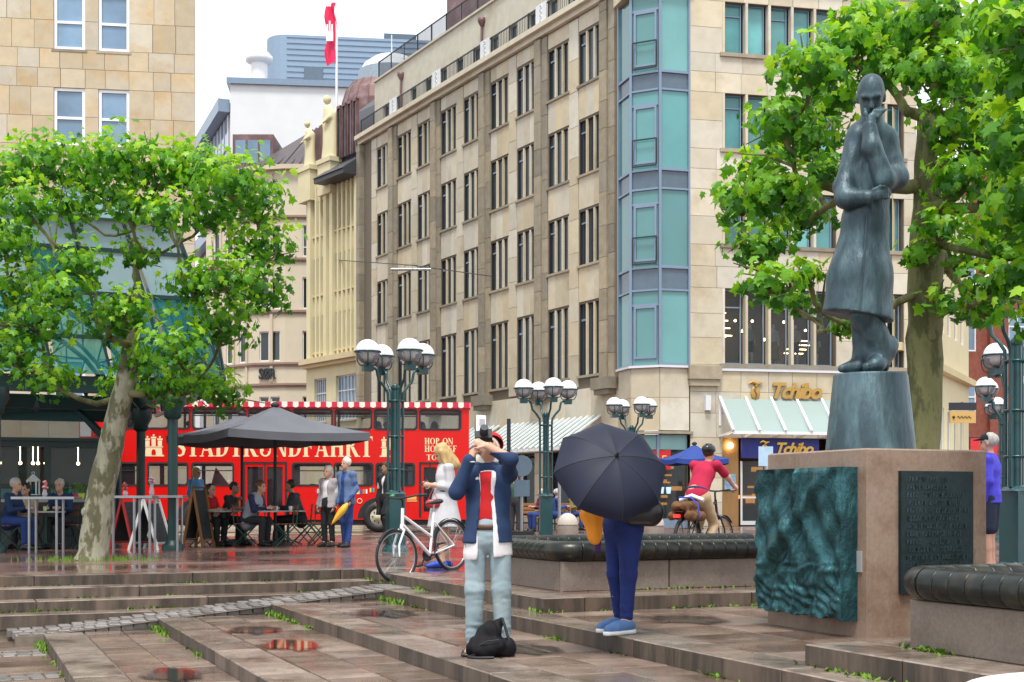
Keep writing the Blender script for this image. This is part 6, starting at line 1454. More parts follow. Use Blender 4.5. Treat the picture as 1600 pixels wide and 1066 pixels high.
aboard(208, 25.2, R(62), mat('dark_red_frame', (.4, .02, .02), .5), m_chalk, .98, .6, 'red framed chalk board standing under the right standing table')
aboard(236, 24.9, R(78), m_whitef, m_chalk, .95, .6, 'white framed grey chalk board leaning beside the green post')
aboard(311, 26.8, R(75), mat('brown_easel_wood', (.3, .14, .04), .6), m_chalk, 1.2, .5, 'brown wooden easel board before the woman in red', .22)

# ---- bicycles
def wheel(parent, c, rad, m_rim, steer=0):
    w_ = empty('wheel', c, steer, parent=parent)
    q = MB(); q.torus((0, 0, 0), (0, 1, 0), rad-.018, .019, 44, 8); q.build('tyre', m_blk, w_)
    q = MB(); q.torus((0, 0, 0), (0, 1, 0), rad-.045, .011, 44, 6); q.build('rim', m_rim, w_)
    q = MB(); q.tube([(0, -.045, 0), (0, .045, 0)], .02, 10)
    for k in range(24): a = 2*PI*k/24; q.tube([(.018*math.cos(a), .03*(-1)**k, .018*math.sin(a)), ((rad-.05)*math.cos(a+.12*(-1)**(k//2)), 0, (rad-.05)*math.sin(a+.12*(-1)**(k//2)))], .0022, 4, False)
    q.build('hub_and_spokes', m_steel, w_); return w_
def bicycle(name, loc, rz, label, mf, step, tilt=0., pitch=0., rad=.345, steer=0.):
    r = empty(name, loc, rz, label, 'bicycle'); r.rotation_euler = (tilt, pitch, rz)
    rh, fh, bb = Vector((-.5, 0, rad)), Vector((.56, 0, rad)), Vector((-.06, 0, .28)); st, hd, hb = Vector((-.2, 0, .72)), Vector((.36, 0, .9)), Vector((.395, 0, .74))
    wheel(r, rh, rad, m_steel); wheel(r, fh, rad, m_steel, steer)
    q = MB()
    q.tube([bb, st+Vector((-.03, 0, .1))], .018, 10); q.tube([hb+Vector((0, 0, -.03)), hd+Vector((-.012, 0, .04))], .022, 10); q.tube([bb, hb], .024, 10)
    q.tube([bb.lerp(st, .52), hd.lerp(hb, .3)] if step else [st, hd], .019, 10)
    for y in (-.05, .05): q.tube([bb+Vector((0, y*.6, 0)), rh+Vector((0, y, 0))], .011, 8); q.tube([st+Vector((0, y*.4, -.02)), rh+Vector((0, y, 0))], .009, 8)
    q.build('frame', mf, r)
    q = MB(); q.tube([hb+Vector((0, 0, 0)), hb+Vector((.02, 0, -.06))], .024, 8)
    for y in (-.05, .05): q.tube([hb+Vector((.02, y, -.07)), fh+Vector((-.02, y, .15)), fh+Vector((0, y, 0))], [.016, .014, .011], 8)
    q.tube([hb+Vector((.02, -.05, -.07)), hb+Vector((.02, .05, -.07))], .018, 8); q.build('fork', mf, r)
    q = MB(); q.tube([hd+Vector((-.01, 0, .0)), hd+Vector((-.03, 0, .14)), hd+Vector((.02, 0, .17))], .016, 8); q.tube([hd+Vector((-.12, -.3, .18)), hd+Vector((-.02, -.24, .19)), hd+Vector((.02, -.05, .17)), hd+Vector((.02, .05, .17)), hd+Vector((-.02, .24, .19)), hd+Vector((-.12, .3, .18))], .012, 8); hbr = q.build('handlebar', m_blk, r)
    for y in (-.29, .29): q = MB(); q.tube([hd+Vector((-.17, y*1.03, .178)), hd+Vector((-.05, y*.9, .19))], .018, 8); q.tube([hd+Vector((-.04, y*.88, .18)), hd+Vector((.0, y*1.05, .15))], .006, 5); q.build('grip', m_blk, hbr)
    q = MB(); q.tube([st, st+Vector((-.05, 0, .2))], .014, 8); q.build('seat_post', m_steel, r)
    s_ = SDF(.02); s_.rc(st+Vector((-.15, 0, .23)), st+Vector((.1, 0, .225)), .055, .02, flat=((0, 0, 1), 1.7)); s_.el(st+Vector((-.13, 0, .23)), (.07, .085, .03)); s_.mesh('saddle', m_blk, .012, parent=r)
    q = MB(); q.lathe([(.09, -.003), (.09, .003)], 28, bb+Vector((0, -.05, 0)), (0, 1, 0)); q.tube([bb+Vector((0, -.08, 0)), bb+Vector((0, .08, 0))], .015, 8); q.tube([bb+Vector((0, -.075, 0)), bb+Vector((.1, -.08, -.13))], .01, 6); q.tube([bb+Vector((0, .075, 0)), bb+Vector((-.1, .08, .13))], .01, 6); cr = q.build('crank', m_iron, r)
    for d_ in ((.1, -.12, -.13), (-.1, .12, .13)): q = MB(); q.obox(bb+Vector(d_), (.09, .07, .02)); q.build('pedal', m_blk, cr)
    q = MB(); q.tube([bb+Vector((0, -.05, .088)), rh+Vector((0, -.05, .04))], .005, 4); q.tube([bb+Vector((0, -.05, -.088)), rh+Vector((0, -.05, -.04))], .005, 4); q.build('chain', m_iron, r)
    for c in (rh, fh):
        a0, a1 = (R(25), R(175)) if c is rh else (R(40), R(150))
        q = MB(); q.sheet([[c+Vector(((rad+.018)*math.cos(a), y, (rad+.018)*math.sin(a))) for y in (-.025, .025)] for a in [a0+(a1-a0)*k/14 for k in range(15)]]); q.build('mudguard', m_blk, r)
    return r
m_wf = mat('white_bicycle_paint', (.8, .8, .82), .25, var=.03)
fx, fy = PX(618, 16.65), 16.65; rx, ry = PX(716, 17.6), 17.6
bk = bicycle('bicycle', ((fx+rx)/2+.02, (fy+ry)/2, -.07), math.atan2(fy-ry, fx-rx), 'white step-through bicycle parked on the step beside the woman in the pale dress', m_wf, True, R(3), R(6.5), steer=R(-6))
q = MB(); q.lathe([(.0, 0), (.03, .005), (.028, .03), (0, .035)], 12, caps=False); o = q.build('bell', mat('green_bell', (.05, .35, .12), .3), bk, (.3, -.2, 1.09))
CYX, CYY = PX(1100, 19.7), 19.7; CYA = R(52)
cb = bicycle('bicycle', (CYX, CYY, 0), CYA, 'black touring bicycle with brown pannier bags ridden by the helmeted man', mat('black_bicycle_paint', (.03, .034, .04), .35), False)
q = MB(); 
for y in (-.06, .06): q.tube([(-.75, y, .76), (-.3, y, .78)], .008, 6); q.tube([(-.6, y, .76), (-.5, y*.9, .36)], .007, 6)
for k in range(4): q.tube([(-.72+.12*k, -.06, .765), (-.72+.12*k, .06, .765)], .007, 6)
q.build('luggage_rack', m_iron, cb)
m_bag = mat('brown_canvas', (.14, .065, .022), .85, var=.25, vs=12, bump=.3, bs=40)
pn = empty('pannier_bag', cb.location, CYA, 'brown canvas pannier bag with blue strap behind the cyclist saddle', 'bag')
s_ = SDF(.05); s_.rc((-.68, -.07, .84), (-.36, -.07, .84), .07, .07); s_.rc((-.68, .08, .84), (-.36, .08, .84), .07, .07); s_.rc((-.68, -.15, .7), (-.36, -.15, .7), .07, .07); s_.rc((-.68, .15, .7), (-.36, .15, .7), .07, .07); s_.mesh('bag', m_bag, .016, parent=pn, disp=lambda V: wrinkle(.012, 14, 14, 14, 2)(V)+wrinkle(.006, 40, 40, 40, 5)(V))
q = MB(); q.tube([(-.56, -.255, .68), (-.56, -.21, .88), (-.56, -.1, .97), (-.56, .1, .97)], .012, 6); q.build('strap', mat('blue_strap', (.04, .05, .5), .6), pn)
q = MB(); q.tube([(-.36, -.2, .93), (-.36, 0, 1.0), (-.36, .2, .93)], .03, 8); q.build('rolled_cloth', m_wht, pn)
q = MB(); q.obox((-.79, -.0, .7), (.05, .09, .05)); o = q.build('tail_light', mat('red_tail_light', (.9, .02, .02), .3, emit=.8), cb)

# ---- suspended street light on its wire
wa, wb = P(490, 404, 78), P(770, 432, 57); wl = P(642, 421, 63)
sl = empty('wire_lamp', wl, 0, 'slim tube lamp hung on a wire across the street between the house fronts', 'lamp')
q = MB(); q.tube([(-.95, 0, .0), (.95, 0, .0)], .07, 8); q.build('lamp_tube', m_steel, sl); q = MB(); q.tube([(-.3, 0, .05), (-.3, 0, .2), (.3, 0, .2), (.3, 0, .05)], .02, 5); q.build('bracket', m_iron, sl)
q = MB(); q.tube([wa-wl, Vector((0, 0, .2)), wb-wl], .022, 5); q.build('wire', m_iron, sl)
# ---- sign posts by the road
def post(u, Y, h, r_, lab, disc=None, m=m_steel, plate=None):
    s_ = empty('sign_post', (PX(u, Y), Y, 0), R(8), lab, 'sign'); q = MB(); q.tube([(0, 0, 0), (0, 0, h)], r_, 8); q.build('post', m, s_)
    if disc: q = MB(); q.lathe([(disc, -.012), (disc, .012)], 24, (0, -.05, h-disc), (0, 1, 0)); q.build('disc', mat('blue_grey_sign', (.1, .15, .2), .5, var=.1), s_)
    if plate: q = MB(); q.box(-.2, .2, -.06, -.03, plate, plate+.42); q.build('plate', _m['blue_grey_sign'], s_)
post(795, 33, 3.0, .05, 'dark thin post beside the raised arm of the photographer', None, m_iron)
post(815, 33.5, 2.1, .04, 'slim steel post with round blue grey sign at the cafe awning', .27, plate=1.05)
post(874, 31, 1.75, .04, 'short pale steel post between bollard and umbrella')
q = MB(); q.box(-.3, .3, -.22, .22, 0, .16); o = q.build('rubber_base', m_blk, [x_ for x_ in D.objects if 'round blue grey' in x_.get('label', '')][0], (0, 0, .001))
ps = empty('parking_sign', (PX(1196, 40), 40, 0), 0, 'small pale blue sign on a post before the coffee shop door', 'sign')
q = MB(); q.tube([(0, 0, 0), (0, 0, 2.6)], .035, 8); q.build('post', m_steel, ps); q = MB(); q.box(-.22, .22, -.06, -.04, 2.0, 2.6); q.build('plate', mat('pale_blue_sign', (.4, .58, .75), .5), ps)
# ---- benches and tables under the awnings
for u, Y, a, bl_ in ((828, 40.5, -50, 'pale wooden slat bench next to the round sign post'), (862, 41.5, -55, 'pale wooden slat bench behind the second lamp'), (890, 43, -58, 'pale wooden slat bench hidden behind the umbrella edge')):
    r = empty('cafe_bench', (PX(u, Y), Y, 0), R(a), bl_, 'bench', 'wooden benches under the awning')
    for k in range(4): q = MB(); q.box(-.7, .7, -.2+.1*k, -.12+.1*k, .43, .46); q.build('seat_slat', mat('pale_bench_wood', (.4, .22, .09), .6, var=.2), r)
    for k in range(3): q = MB(); q.box(-.7, .7, .2, .23, .55+.12*k, .64+.12*k); q.build('back_slat', _m['pale_bench_wood'], r)
    for x in (-.6, .6): q = MB(); q.beam((x, -.18, 0), (x, -.18, .43), .04, .04, (1, 0, 0)); q.beam((x, .22, 0), (x, .22, .85), .04, .04, (1, 0, 0)); q.build('leg', m_iron, r)
# ---- white table edge in the near corner
wt = empty('white_table', (1.93, 3.78, -.66), 0, 'white round table whose rim shows at the near bench end', 'table')
q = MB(); q.lathe([(.60, .95), (.62, .965), (.62, .985), (.6, 1.0), (0, 1.002)], 48, caps=False); q.build('table_top', m_whitef, wt); q = MB(); q.tube([(0, 0, .0), (0, 0, .96)], .04, 10); q.lathe([(.3, 0), (.28, .03), (.04, .06)], 20); q.build('pedestal', m_whitef, wt)
# ---- pigeon on the kiosk roof
pg = empty('pigeon', P(57, 643, 26.9), R(20), 'grey pigeon perched on the kiosk roof', 'pigeon')
s_ = SDF(.02); s_.el((0, 0, .09), (.06, .13, .065)); s_.rc((0, -.09, .12), (0, -.12, .19), .045, .032); s_.rc((0, -.14, .2), (0, -.165, .195), .01, .004); s_.rc((0, .1, .08), (0, .22, .05), .04, .018, flat=((0, 0, 1), 1.8)); s_.rc((.02, 0, .04), (.02, 0, 0), .008); s_.rc((-.02, 0, .04), (-.02, 0, 0), .008); s_.mesh('body', mat('grey_feathers', (.1, .11, .13), .7, var=.3), .009, parent=pg)
# ================================================================= people
SK = mat('light_skin', (.58, .33, .23), .5, var=.06, vs=12); SK2 = mat('tan_skin', (.4, .2, .12), .5, var=.06, vs=12)
EYEM = mat('dark_eye', (.02, .015, .012), .2); LIP = mat('lip', (.4, .13, .11), .5)
def fab(name, c, r_=.85, **k): return mat(name, c, r_, var=k.pop('var', .12), vs=k.pop('vs', 9), bump=.15, bs=90, **k)
def stand(h=1.75, **ov):
    s = h/1.75
    J = dict(pel=(0, 0, .96), mid=(0, .01, 1.12), chest=(0, .01, 1.3), neck=(0, .02, 1.47), head=(0, -.015, 1.635), face=(0, -1, 0), up=(0, 0, 1))
    for sd_, x in (('L', 1), ('R', -1)):
        J.update({'hip'+sd_: (x*.085, 0, .93), 'kne'+sd_: (x*.1, -.02, .51), 'ank'+sd_: (x*.1, .02, .09), 'toe'+sd_: (x*.125, -.15, .03), 'sh'+sd_: (x*.175, .01, 1.42), 'elb'+sd_: (x*.225, .03, 1.14), 'wri'+sd_: (x*.23, -.06, .9), 'hd'+sd_: (0, -.15, -1)})
    J.update(ov); return {k: (Vector(v) if k in ('face', 'up') or k[:2] == 'hd' else Vector(v)*s) for k, v in J.items()}
def seated(h=1.75, lean=-.05, **ov):
    d_ = dict(pel=(0, 0, .53), mid=(0, .0+lean*.4, .7), chest=(0, lean, .87), neck=(0, lean*1.3, 1.05), head=(0, lean*1.5-.03, 1.21))
    for sd_, x in (('L', 1), ('R', -1)):
        d_.update({'hip'+sd_: (x*.09, 0, .53), 'kne'+sd_: (x*.12, -.43, .53), 'ank'+sd_: (x*.11, -.4, .09), 'toe'+sd_: (x*.13, -.58, .03), 'sh'+sd_: (x*.175, lean, 1.0), 'elb'+sd_: (x*.22, lean-.08, .74), 'wri'+sd_: (x*.12, lean-.33, .78), 'hd'+sd_: (-x*.3, -1, 0)})
    d_.update(ov); return stand(h, **d_)
def tup(v): return tuple(v)
def add_hand(S, w, d_, side, curl, n, s=1.):
    d_ = d_.normalized(); n = (n-d_*n.dot(d_)).normalized(); t = d_.cross(n)           # n: palm normal, t: across the fingers
    p0 = w+d_*.03*s; p1 = w+d_*.085*s; S.rc(tup(p0), tup(p1), .03*s, .034*s, flat=(tup(n), 1.8), k=.012)
    for k in range(4):
        b = p1+t*(k-1.5)*.021*s; L_ = (.075, .085, .08, .062)[k]*s; m_ = b+(d_*math.cos(curl)+n*math.sin(curl))*L_*.5; e = m_+(d_*math.cos(curl*2.1)+n*math.sin(curl*2.1))*L_*.5
        S.chain([tup(b), tup(m_), tup(e)], [.0105*s, .0095*s, .008*s], k=.006)
    b = p0+t*.03*s*side; S.chain([tup(b), tup(b+(d_*.03+t*.022*side+n*.012)*s), tup(b+(d_*.062+t*.026*side+n*.024)*s)], [.013*s, .0115*s, .009*s], k=.008)
def figure(name, label, loc, rz, J, group=None, vox=.016, skin=SK, top=None, jacket=None, bottom=None, shoe=None, hair=None, hat=None, g=1., dress=None, bare=False, sandals=False, seed=0, hs=1., curl=.45, sub_legs=True):
    r = empty(name, loc, rz, label, 'person', group)
    fw = (J['shL']-J['shR']).cross(J['neck']-J['pel']).normalized(); fw = -fw if fw.y > .05 and J['face'].y < 0 and False else fw
    fl = (tup(fw), 1.42)
    def torso(S, gr, low=None):
        S.chain([tup(low or J['pel']), tup(J['mid']), tup(J['chest'])], [.158*g+gr, .148*g+gr, .165*g+gr], flat=fl)
        S.rc(tup(J['chest']), tup(J['neck'].lerp(J['chest'], .3)), .16*g+gr, .09+gr, flat=fl)
        S.rc(tup(J['shL']), tup(J['shR']), .052*g+gr*.8, .052*g+gr*.8)
    def arm(S, sd_, r3, frac=1., gr=0):
        a, b, c = J['sh'+sd_], J['elb'+sd_], J['wri'+sd_]
        if frac <= .5: S.rc(tup(a), tup(a.lerp(b, frac*2)), r3[0]+gr, r3[0]*.95+gr)
        else: S.chain([tup(a), tup(b), tup(b.lerp(c, (frac-.5)*2))], [r3[0]+gr, r3[1]+gr, r3[2]+gr])
    sxl = (J['shL']-J['shR']).normalized()
    def slot(w0, w1, z_top=None):
        z0, z1 = J['pel'].z-.3, J['neck'].z if z_top is None else z_top
        def f(X, Y, Z):
            x, y, z = X-J['pel'].x, Y-J['pel'].y, Z
            lat = x*sxl.x+y*sxl.y; fo = x*fw.x+y*fw.y; t_ = np.clip((z-z0)/(z1-z0), 0, 1)
            return np.maximum(np.maximum(np.abs(lat)-(w0+(w1-w0)*t_+.012*np.sin(z*9)), .03-fo), z-z1-.03)
        return f
    # body: one continuous surface
    S = SDF(.028); torso(S, -.022)
    for sd_, x in (('L', 1), ('R', -1)):
        S.chain([tup(J['hip'+sd_]), tup(J['kne'+sd_]), tup(J['ank'+sd_])], [.082*g, .056, .038]); S.rc(tup(J['kne'+sd_].lerp(J['ank'+sd_], .15)), tup(J['kne'+sd_].lerp(J['ank'+sd_], .45)), .054, .05)
        S.rc(tup(J['ank'+sd_]), tup(J['toe'+sd_]), .04, .028)
        arm(S, sd_, (.05*g, .041, .029)); dv = J['hd'+sd_]; nrm = J.get('pn'+sd_, Vector((-x, 0, 0)))
        add_hand(S, J['wri'+sd_], dv, 1, curl, Vector(nrm), hs)
    S.rc(tup(J['neck']-Vector((0, 0, .03))), tup(J['head']-J['up']*.06), .056, .052)
    f_ = J['face'].normalized(); up = (J['up']-f_*J['up'].dot(f_)).normalized(); rt = f_.cross(up); hd = J['head']
    def H(x, y, z): return tup(hd+rt*x+f_*y+up*z)
    HR_ = np.array([[rt[i], f_[i], up[i]] for i in range(3)])
    S.el(H(0, -.012, .025), (.077, .098, .1), rot=HR_); S.el(H(0, .028, -.05), (.058, .065, .075), rot=HR_); S.el(H(0, .075, -.098), (.022, .022, .018), rot=HR_, k=.02)
    S.rc(H(0, .088, .008), H(0, .112, -.03), .009, .014, k=.014)
    for x in (-1, 1): S.el(H(x*.078, -.008, -.012), (.012, .022, .033), rot=HR_, k=.01); S.el(H(x*.031, .096, .006), (.016, .012, .01), rot=HR_, sub=True, k=.014)
    S.rc(H(-.02, .085, -.062), H(.02, .085, -.062), .008, .008, k=.01)
    S.mesh('body', skin, vox, parent=r)
    q = MB()
    for x in (-1, 1): e = MB(); e.sphere(H(x*.031, .081, .004), .0125, 8, 6); e.build('eye', EYEM, r)
    if bottom:
        kind, m_, ln = bottom; S = SDF(.03)
        S.rc(tup(J['pel']+(J['mid']-J['pel'])*.25), tup(J['hipL'].lerp(J['hipR'], .5)), .158*g, .165*g, flat=(tup(fw), 1.3))
        for sd_ in 'LR':
            h_, k_, a_ = J['hip'+sd_], J['kne'+sd_], J['ank'+sd_]; fit = {'slim': (.098, .066, .05), 'wide': (.112, .09, .085), 'reg': (.1, .074, .062)}[kind]
            if ln > .5: S.chain([tup(h_), tup(k_), tup(k_.lerp(a_, (ln-.5)*2))], [fit[0]*g, fit[1], fit[2]])
            else: S.rc(tup(h_), tup(h_.lerp(k_, ln*2)), fit[0]*g*1.05, fit[0]*1.0)
        S.mesh('trousers' if ln > .6 else 'shorts', m_, vox, parent=r, disp=(lambda V, w_=wrinkle(.005, 30, 30, 62, seed+1), zk=J['kneL'].z, za=J['ankL'].z, zh=J['hipL'].z: w_(V)*(.12+.9*np.exp(-((V[:, 2]-za-.06)/.09)**2)+.25*np.exp(-((V[:, 2]-zk)/.1)**2)+.35*np.exp(-((V[:, 2]-zh+.05)/.06)**2))))
    if top:
        m_, sl = top; S = SDF(.03); torso(S, .0, J['pel']+Vector((0, 0, .03)))
        for sd_ in 'LR': arm(S, sd_, (.062*g, .052, .042), sl)
        S.mesh('shirt', m_, vox, parent=r, disp=wrinkle(.005, 16, 16, 16, seed+2), cuts=[(tup(J['neck']+Vector((0, 0, .02))), tup((J['neck']-J['chest']).normalized()))])
    if jacket:
        m_, drop, op = jacket; S = SDF(.035); low = J['pel']-(J['mid']-J['pel']).normalized()*drop
        torso(S, .024, None); S.rc(tup(J['pel']), tup(low), .198*g, .203*g+.1*drop, flat=(tup(fw), 1.3))
        for sd_ in 'LR': arm(S, sd_, (.062*g+.002, .058, .048), .97)
        S.mesh('jacket', m_, vox, parent=r, carve=slot(op*.07, op*.055) if op else None, disp=wrinkle(.006, 13, 13, 13, seed+3), cuts=[(tup(low), tup((low-J['pel']).normalized())), (tup(J['neck']+Vector((0, 0, .035))), tup((J['neck']-J['chest']).normalized()))])
        S = SDF(.012); nk = J['neck']; up_ = (J['neck']-J['chest']).normalized(); sx_ = (J['shL']-J['shR']).normalized()
        ring = [nk-up_*.015+sx_*.085*math.cos(t)+fw*(.07*math.sin(t)) for t in [R(a_) for a_ in range(130, 411, 20)]]
        if op: S.chain([tup(p+up_*.012*(1+math.sin(i))) for i, p in enumerate(ring)], [.022]*len(ring)); S.mesh('collar', m_, min(vox, .012), parent=r)
    if dress:
        m_, hem, flr = dress; S = SDF(.04); torso(S, .008); low = Vector((J['pel'].x, J['pel'].y, hem)); S.rc(tup(J['mid']), tup(J['pel']), .15*g, .19*g, flat=(tup(fw), 1.2)); S.rc(tup(J['pel']), tup(low), .19*g, flr, flat=(tup(fw), 1.15))
        for sd_ in 'LR': arm(S, sd_, (.065, .06, .052), .8)
        S.mesh('dress', m_, vox, parent=r, disp=wrinkle(.011, 18, 18, 2.5, seed+4), cuts=[(tup(low), (0, 0, -1)), (tup(J['neck']+Vector((0, 0, .01))), (0, 0, 1))])
    if shoe:
        for sd_ in 'LR':
            a, t_ = J['ank'+sd_], J['toe'+sd_]; d_ = (t_-a); d_.z = 0; d_.normalize(); hl = a-d_*.035; S = SDF(.02); z0 = t_.z-.03
            heel = Vector((hl.x, hl.y, z0+.045)); ball = Vector((a.x+d_.x*.13, a.y+d_.y*.13, z0+.04)); toe = Vector((a.x+d_.x*.2, a.y+d_.y*.2, z0+.032))
            S.chain([tup(heel), tup(ball), tup(toe)], [.044, .046, .032], flat=((0, 0, 1), 1.0)); S.rc(tup(a), tup(ball), .046, .035)
            if sandals: S = SDF(.012); S.rc(tup(heel-Vector((0, 0, .03))), tup(toe-Vector((0, 0, .02))), .05, .05, flat=((0, 0, 1), 3)); side = Vector((-d_.y, d_.x, 0)); [S.chain([tup(p-side*.05+Vector((0, 0, -.02))), tup(p+Vector((0, 0, .03))), tup(p+side*.05+Vector((0, 0, -.02)))], [.014]*3) for p in (ball, a-Vector((0, 0, .02)))]
            sh = S.mesh('shoe', shoe, min(vox, .013), parent=r, cuts=[((0, 0, z0), (0, 0, -1)), ((0, 0, z0+.105), (0, 0, 1))])
    if hair:
        kind, m_ = hair; S = SDF(.03)
        S.el(H(0, -.025, .04), (.088, .103, .1), rot=HR_)
        S.el(H(0, .1, -.035), (.07, .075, .075), rot=HR_, sub=True, k=.02)
        if kind != 'short':
            S.el(H(0, -.055, -.03), (.09, .07, .12), rot=HR_)
            if kind == 'long':
                S.rc(H(-.05, -.05, -.03), H(-.07, -.07, -.22), .055, .06); S.rc(H(.05, -.05, -.03), H(.07, -.07, -.22), .055, .06); S.rc(H(0, -.08, -.03), H(0, -.1, -.25), .07, .065)
                S.rc(H(-.075, .02, .03), H(-.085, .03, -.14), .03, .035); S.rc(H(.075, .02, .03), H(.085, .03, -.14), .03, .035)
        S.mesh('hair', m_, min(vox, .012), parent=r, disp=wrinkle(.008, 45, 45, 14, seed+5))
    if hat:
        kind, m_ = hat; S = SDF(.015); S.el(H(0, -.01, .05), (.09, .112, .085), rot=HR_, k=.01)
        if kind == 'cap': S.rc(H(-.03, .1, .045), H(.03, .1, .045), .03, .03, flat=(tup(up), 3)); S.rc(H(0, .06, .05), H(0, .15, .035), .05, .04, flat=(tup(up), 4))
        if kind == 'helmet':
            S.el(H(0, -.02, .065), (.1, .14, .09), rot=HR_)
            for x in (-.05, 0, .05): S.rc(H(x, .08, .12), H(x, -.12, .13), .012, .012, sub=True, k=.01)
        S.mesh('helmet' if kind == 'helmet' else 'cap', m_, .009, parent=r, cuts=[(H(0, 0, .025), tup(-up))] if kind == 'helmet' else [(H(0, 0, .028), tup(-up))])
    return r, H
navy = fab('navy_jacket_cloth', (.012, .035, .1)); redk = fab('red_knit', (.5, .008, .012)); jeansl = fab('light_blue_denim', (.27, .36, .4), var=.25, vs=5, stain=(.36, .44, .47), ss=4); whitec = fab('white_cotton', (.74, .72, .74)); blackc = fab('black_cloth', (.012, .012, .015)); jeansd = fab('deep_blue_denim', (.006, .02, .13), var=.25, vs=6)
blond = mat('blond_hair', (.5, .34, .14), .6, var=.3, vs=30, stretch=(1, 1, .2)); greyh = mat('grey_hair', (.45, .43, .4), .6, var=.25, vs=30); whith = mat('white_hair', (.72, .68, .58), .6, var=.15, vs=30); darkh = mat('dark_brown_hair', (.03, .018, .012), .6, var=.3, vs=30)
greyc = fab('grey_cloth', (.3, .3, .32)); denimb = fab('mid_blue_denim', (.018, .05, .2)); beigec = fab('beige_cloth', (.45, .36, .24)); charc = fab('charcoal_cloth', (.025, .026, .032)); blkshoe = mat('black_leather', (.015, .014, .014), .35)

# ---- 1. photographer in the navy jacket, looking up through his camera
PY = 10.1; pz = -.265
J = stand(1.74, pel=(0, 0, .95), mid=(0, .0, 1.1), chest=(0, .02, 1.27), neck=(0, .06, 1.45), head=(0, .075, 1.585), face=(.02, -.72, .7), up=(0, .7, .72),
          hipL=(.09, 0, .93), hipR=(-.09, 0, .93), kneL=(.105, -.02, .5), kneR=(-.1, -.02, .5), ankL=(.12, .02, .09), ankR=(-.11, .02, .09), toeL=(.16, -.15, .03), toeR=(-.15, -.15, .03),
          shL=(.165, .02, 1.39), shR=(-.165, .02, 1.39), elbL=(.17, -.2, 1.5), elbR=(-.235, -.12, 1.25), wriL=(-.0, -.2, 1.6), wriR=(-.13, -.17, 1.5), hdL=(-.8, .05, .35), hdR=(.45, .0, .75), pnL=(0, .6, -.6), pnR=(.6, .6, 0))
ph, Hh = figure('person', 'man in an open navy jacket and pale jeans photographing upwards with both arms raised', (PX(762, PY), PY, pz), 0, J, vox=.0105, top=(redk, .3), jacket=(navy, .09, 1.1), bottom=('reg', jeansl, .97), shoe=blkshoe, sandals=True, hair=('bob', whith), g=.92, seed=1, curl=1.15, hs=.92)
S = SDF(.03); fl_ = ((0, 1, 0), 1.42); gg = .92
S.chain([tup(J['pel']), tup(J['mid']), tup(J['chest'])], [.158*gg+.012, .148*gg+.012, .165*gg+.012], flat=fl_); S.rc(tup(J['chest']), tup(J['neck'].lerp(J['chest'], .2)), .16*gg+.012, .09, flat=fl_); S.rc(tup(J['pel']), (0, .01, .78), .172, .192, flat=((0, 1, 0), 1.3))
def tailslot(X, Y, Z): return np.maximum(np.maximum(np.abs(X+.015)-(.042+.03*np.clip((1.02-Z)/.2, 0, 1)+.01*np.sin(Z*14)), Y+.03), Z-1.44)
S.mesh('white_shirt', whitec, .0095, parent=ph, carve=tailslot, disp=wrinkle(.005, 16, 16, 12, 3), cuts=[((0, 0, .735), (.12, 0, -1)), (tup(J['neck']+Vector((0, 0, .02))), (0, .2, 1))])
q = MB(); q.torus((0, 0, 0), (0, 0, 1), .165, .018, 32, 6); o = q.build('belt', mat('brown_leather', (.08, .03, .015), .5), ph, (0, .0, .975)); o.scale = (.87, .7, 1.3)
q = MB(); q.torus((0, 0, 0), (0, 0, 1), .035, .008, 16, 6); q.build('wrist_band', m_whitef, ph, J['wriR']-Vector((0, 0, .02)))
q = MB(); q.lathe([(0, .105), (.05, .1), (.085, .06), (.093, .02)], 18, caps=False); o = q.build('cap', redk, ph); 
f_ = J['face'].normalized(); up = (J['up']-f_*J['up'].dot(f_)).normalized(); rt = f_.cross(up)
o.matrix_local = Matrix.Translation(J['head']-f_*.03+up*.02+Vector((.02, 0, .03))) @ Matrix((rt, f_, up)).transposed().to_4x4() @ Matrix.Scale(1.12, 4)
cmr = empty('camera', ph.location+J['head']+Vector((-.03, -.165, .1)), 0, 'black compact camera held up to the eye of the photographer', 'camera')
cmr.rotation_euler = (R(-40), 0, R(6))
q = MB(); q.box(-.065, .065, -.025, .025, -.045, .045); q.build('camera_body', m_blk, cmr); q = MB(); q.lathe([(.032, .0), (.034, .05), (.03, .07)], 16, (0, -.02, 0), (0, -1, 0)); q.build('lens', m_iron, cmr)
phn = empty('phone', ph.location+J['head']+Vector((-.05, -.15, .17)), 0, 'white phone held upright above the black camera', 'phone'); phn.rotation_euler = (R(-20), R(4), R(10))
q = MB(); q.box(-.036, .036, -.005, .005, -.05, .09); q.build('phone_body', m_whitef, phn); q = MB(); q.box(-.015, .03, -.0065, -.0052, .0, .06); q.build('phone_print', greyc, phn)
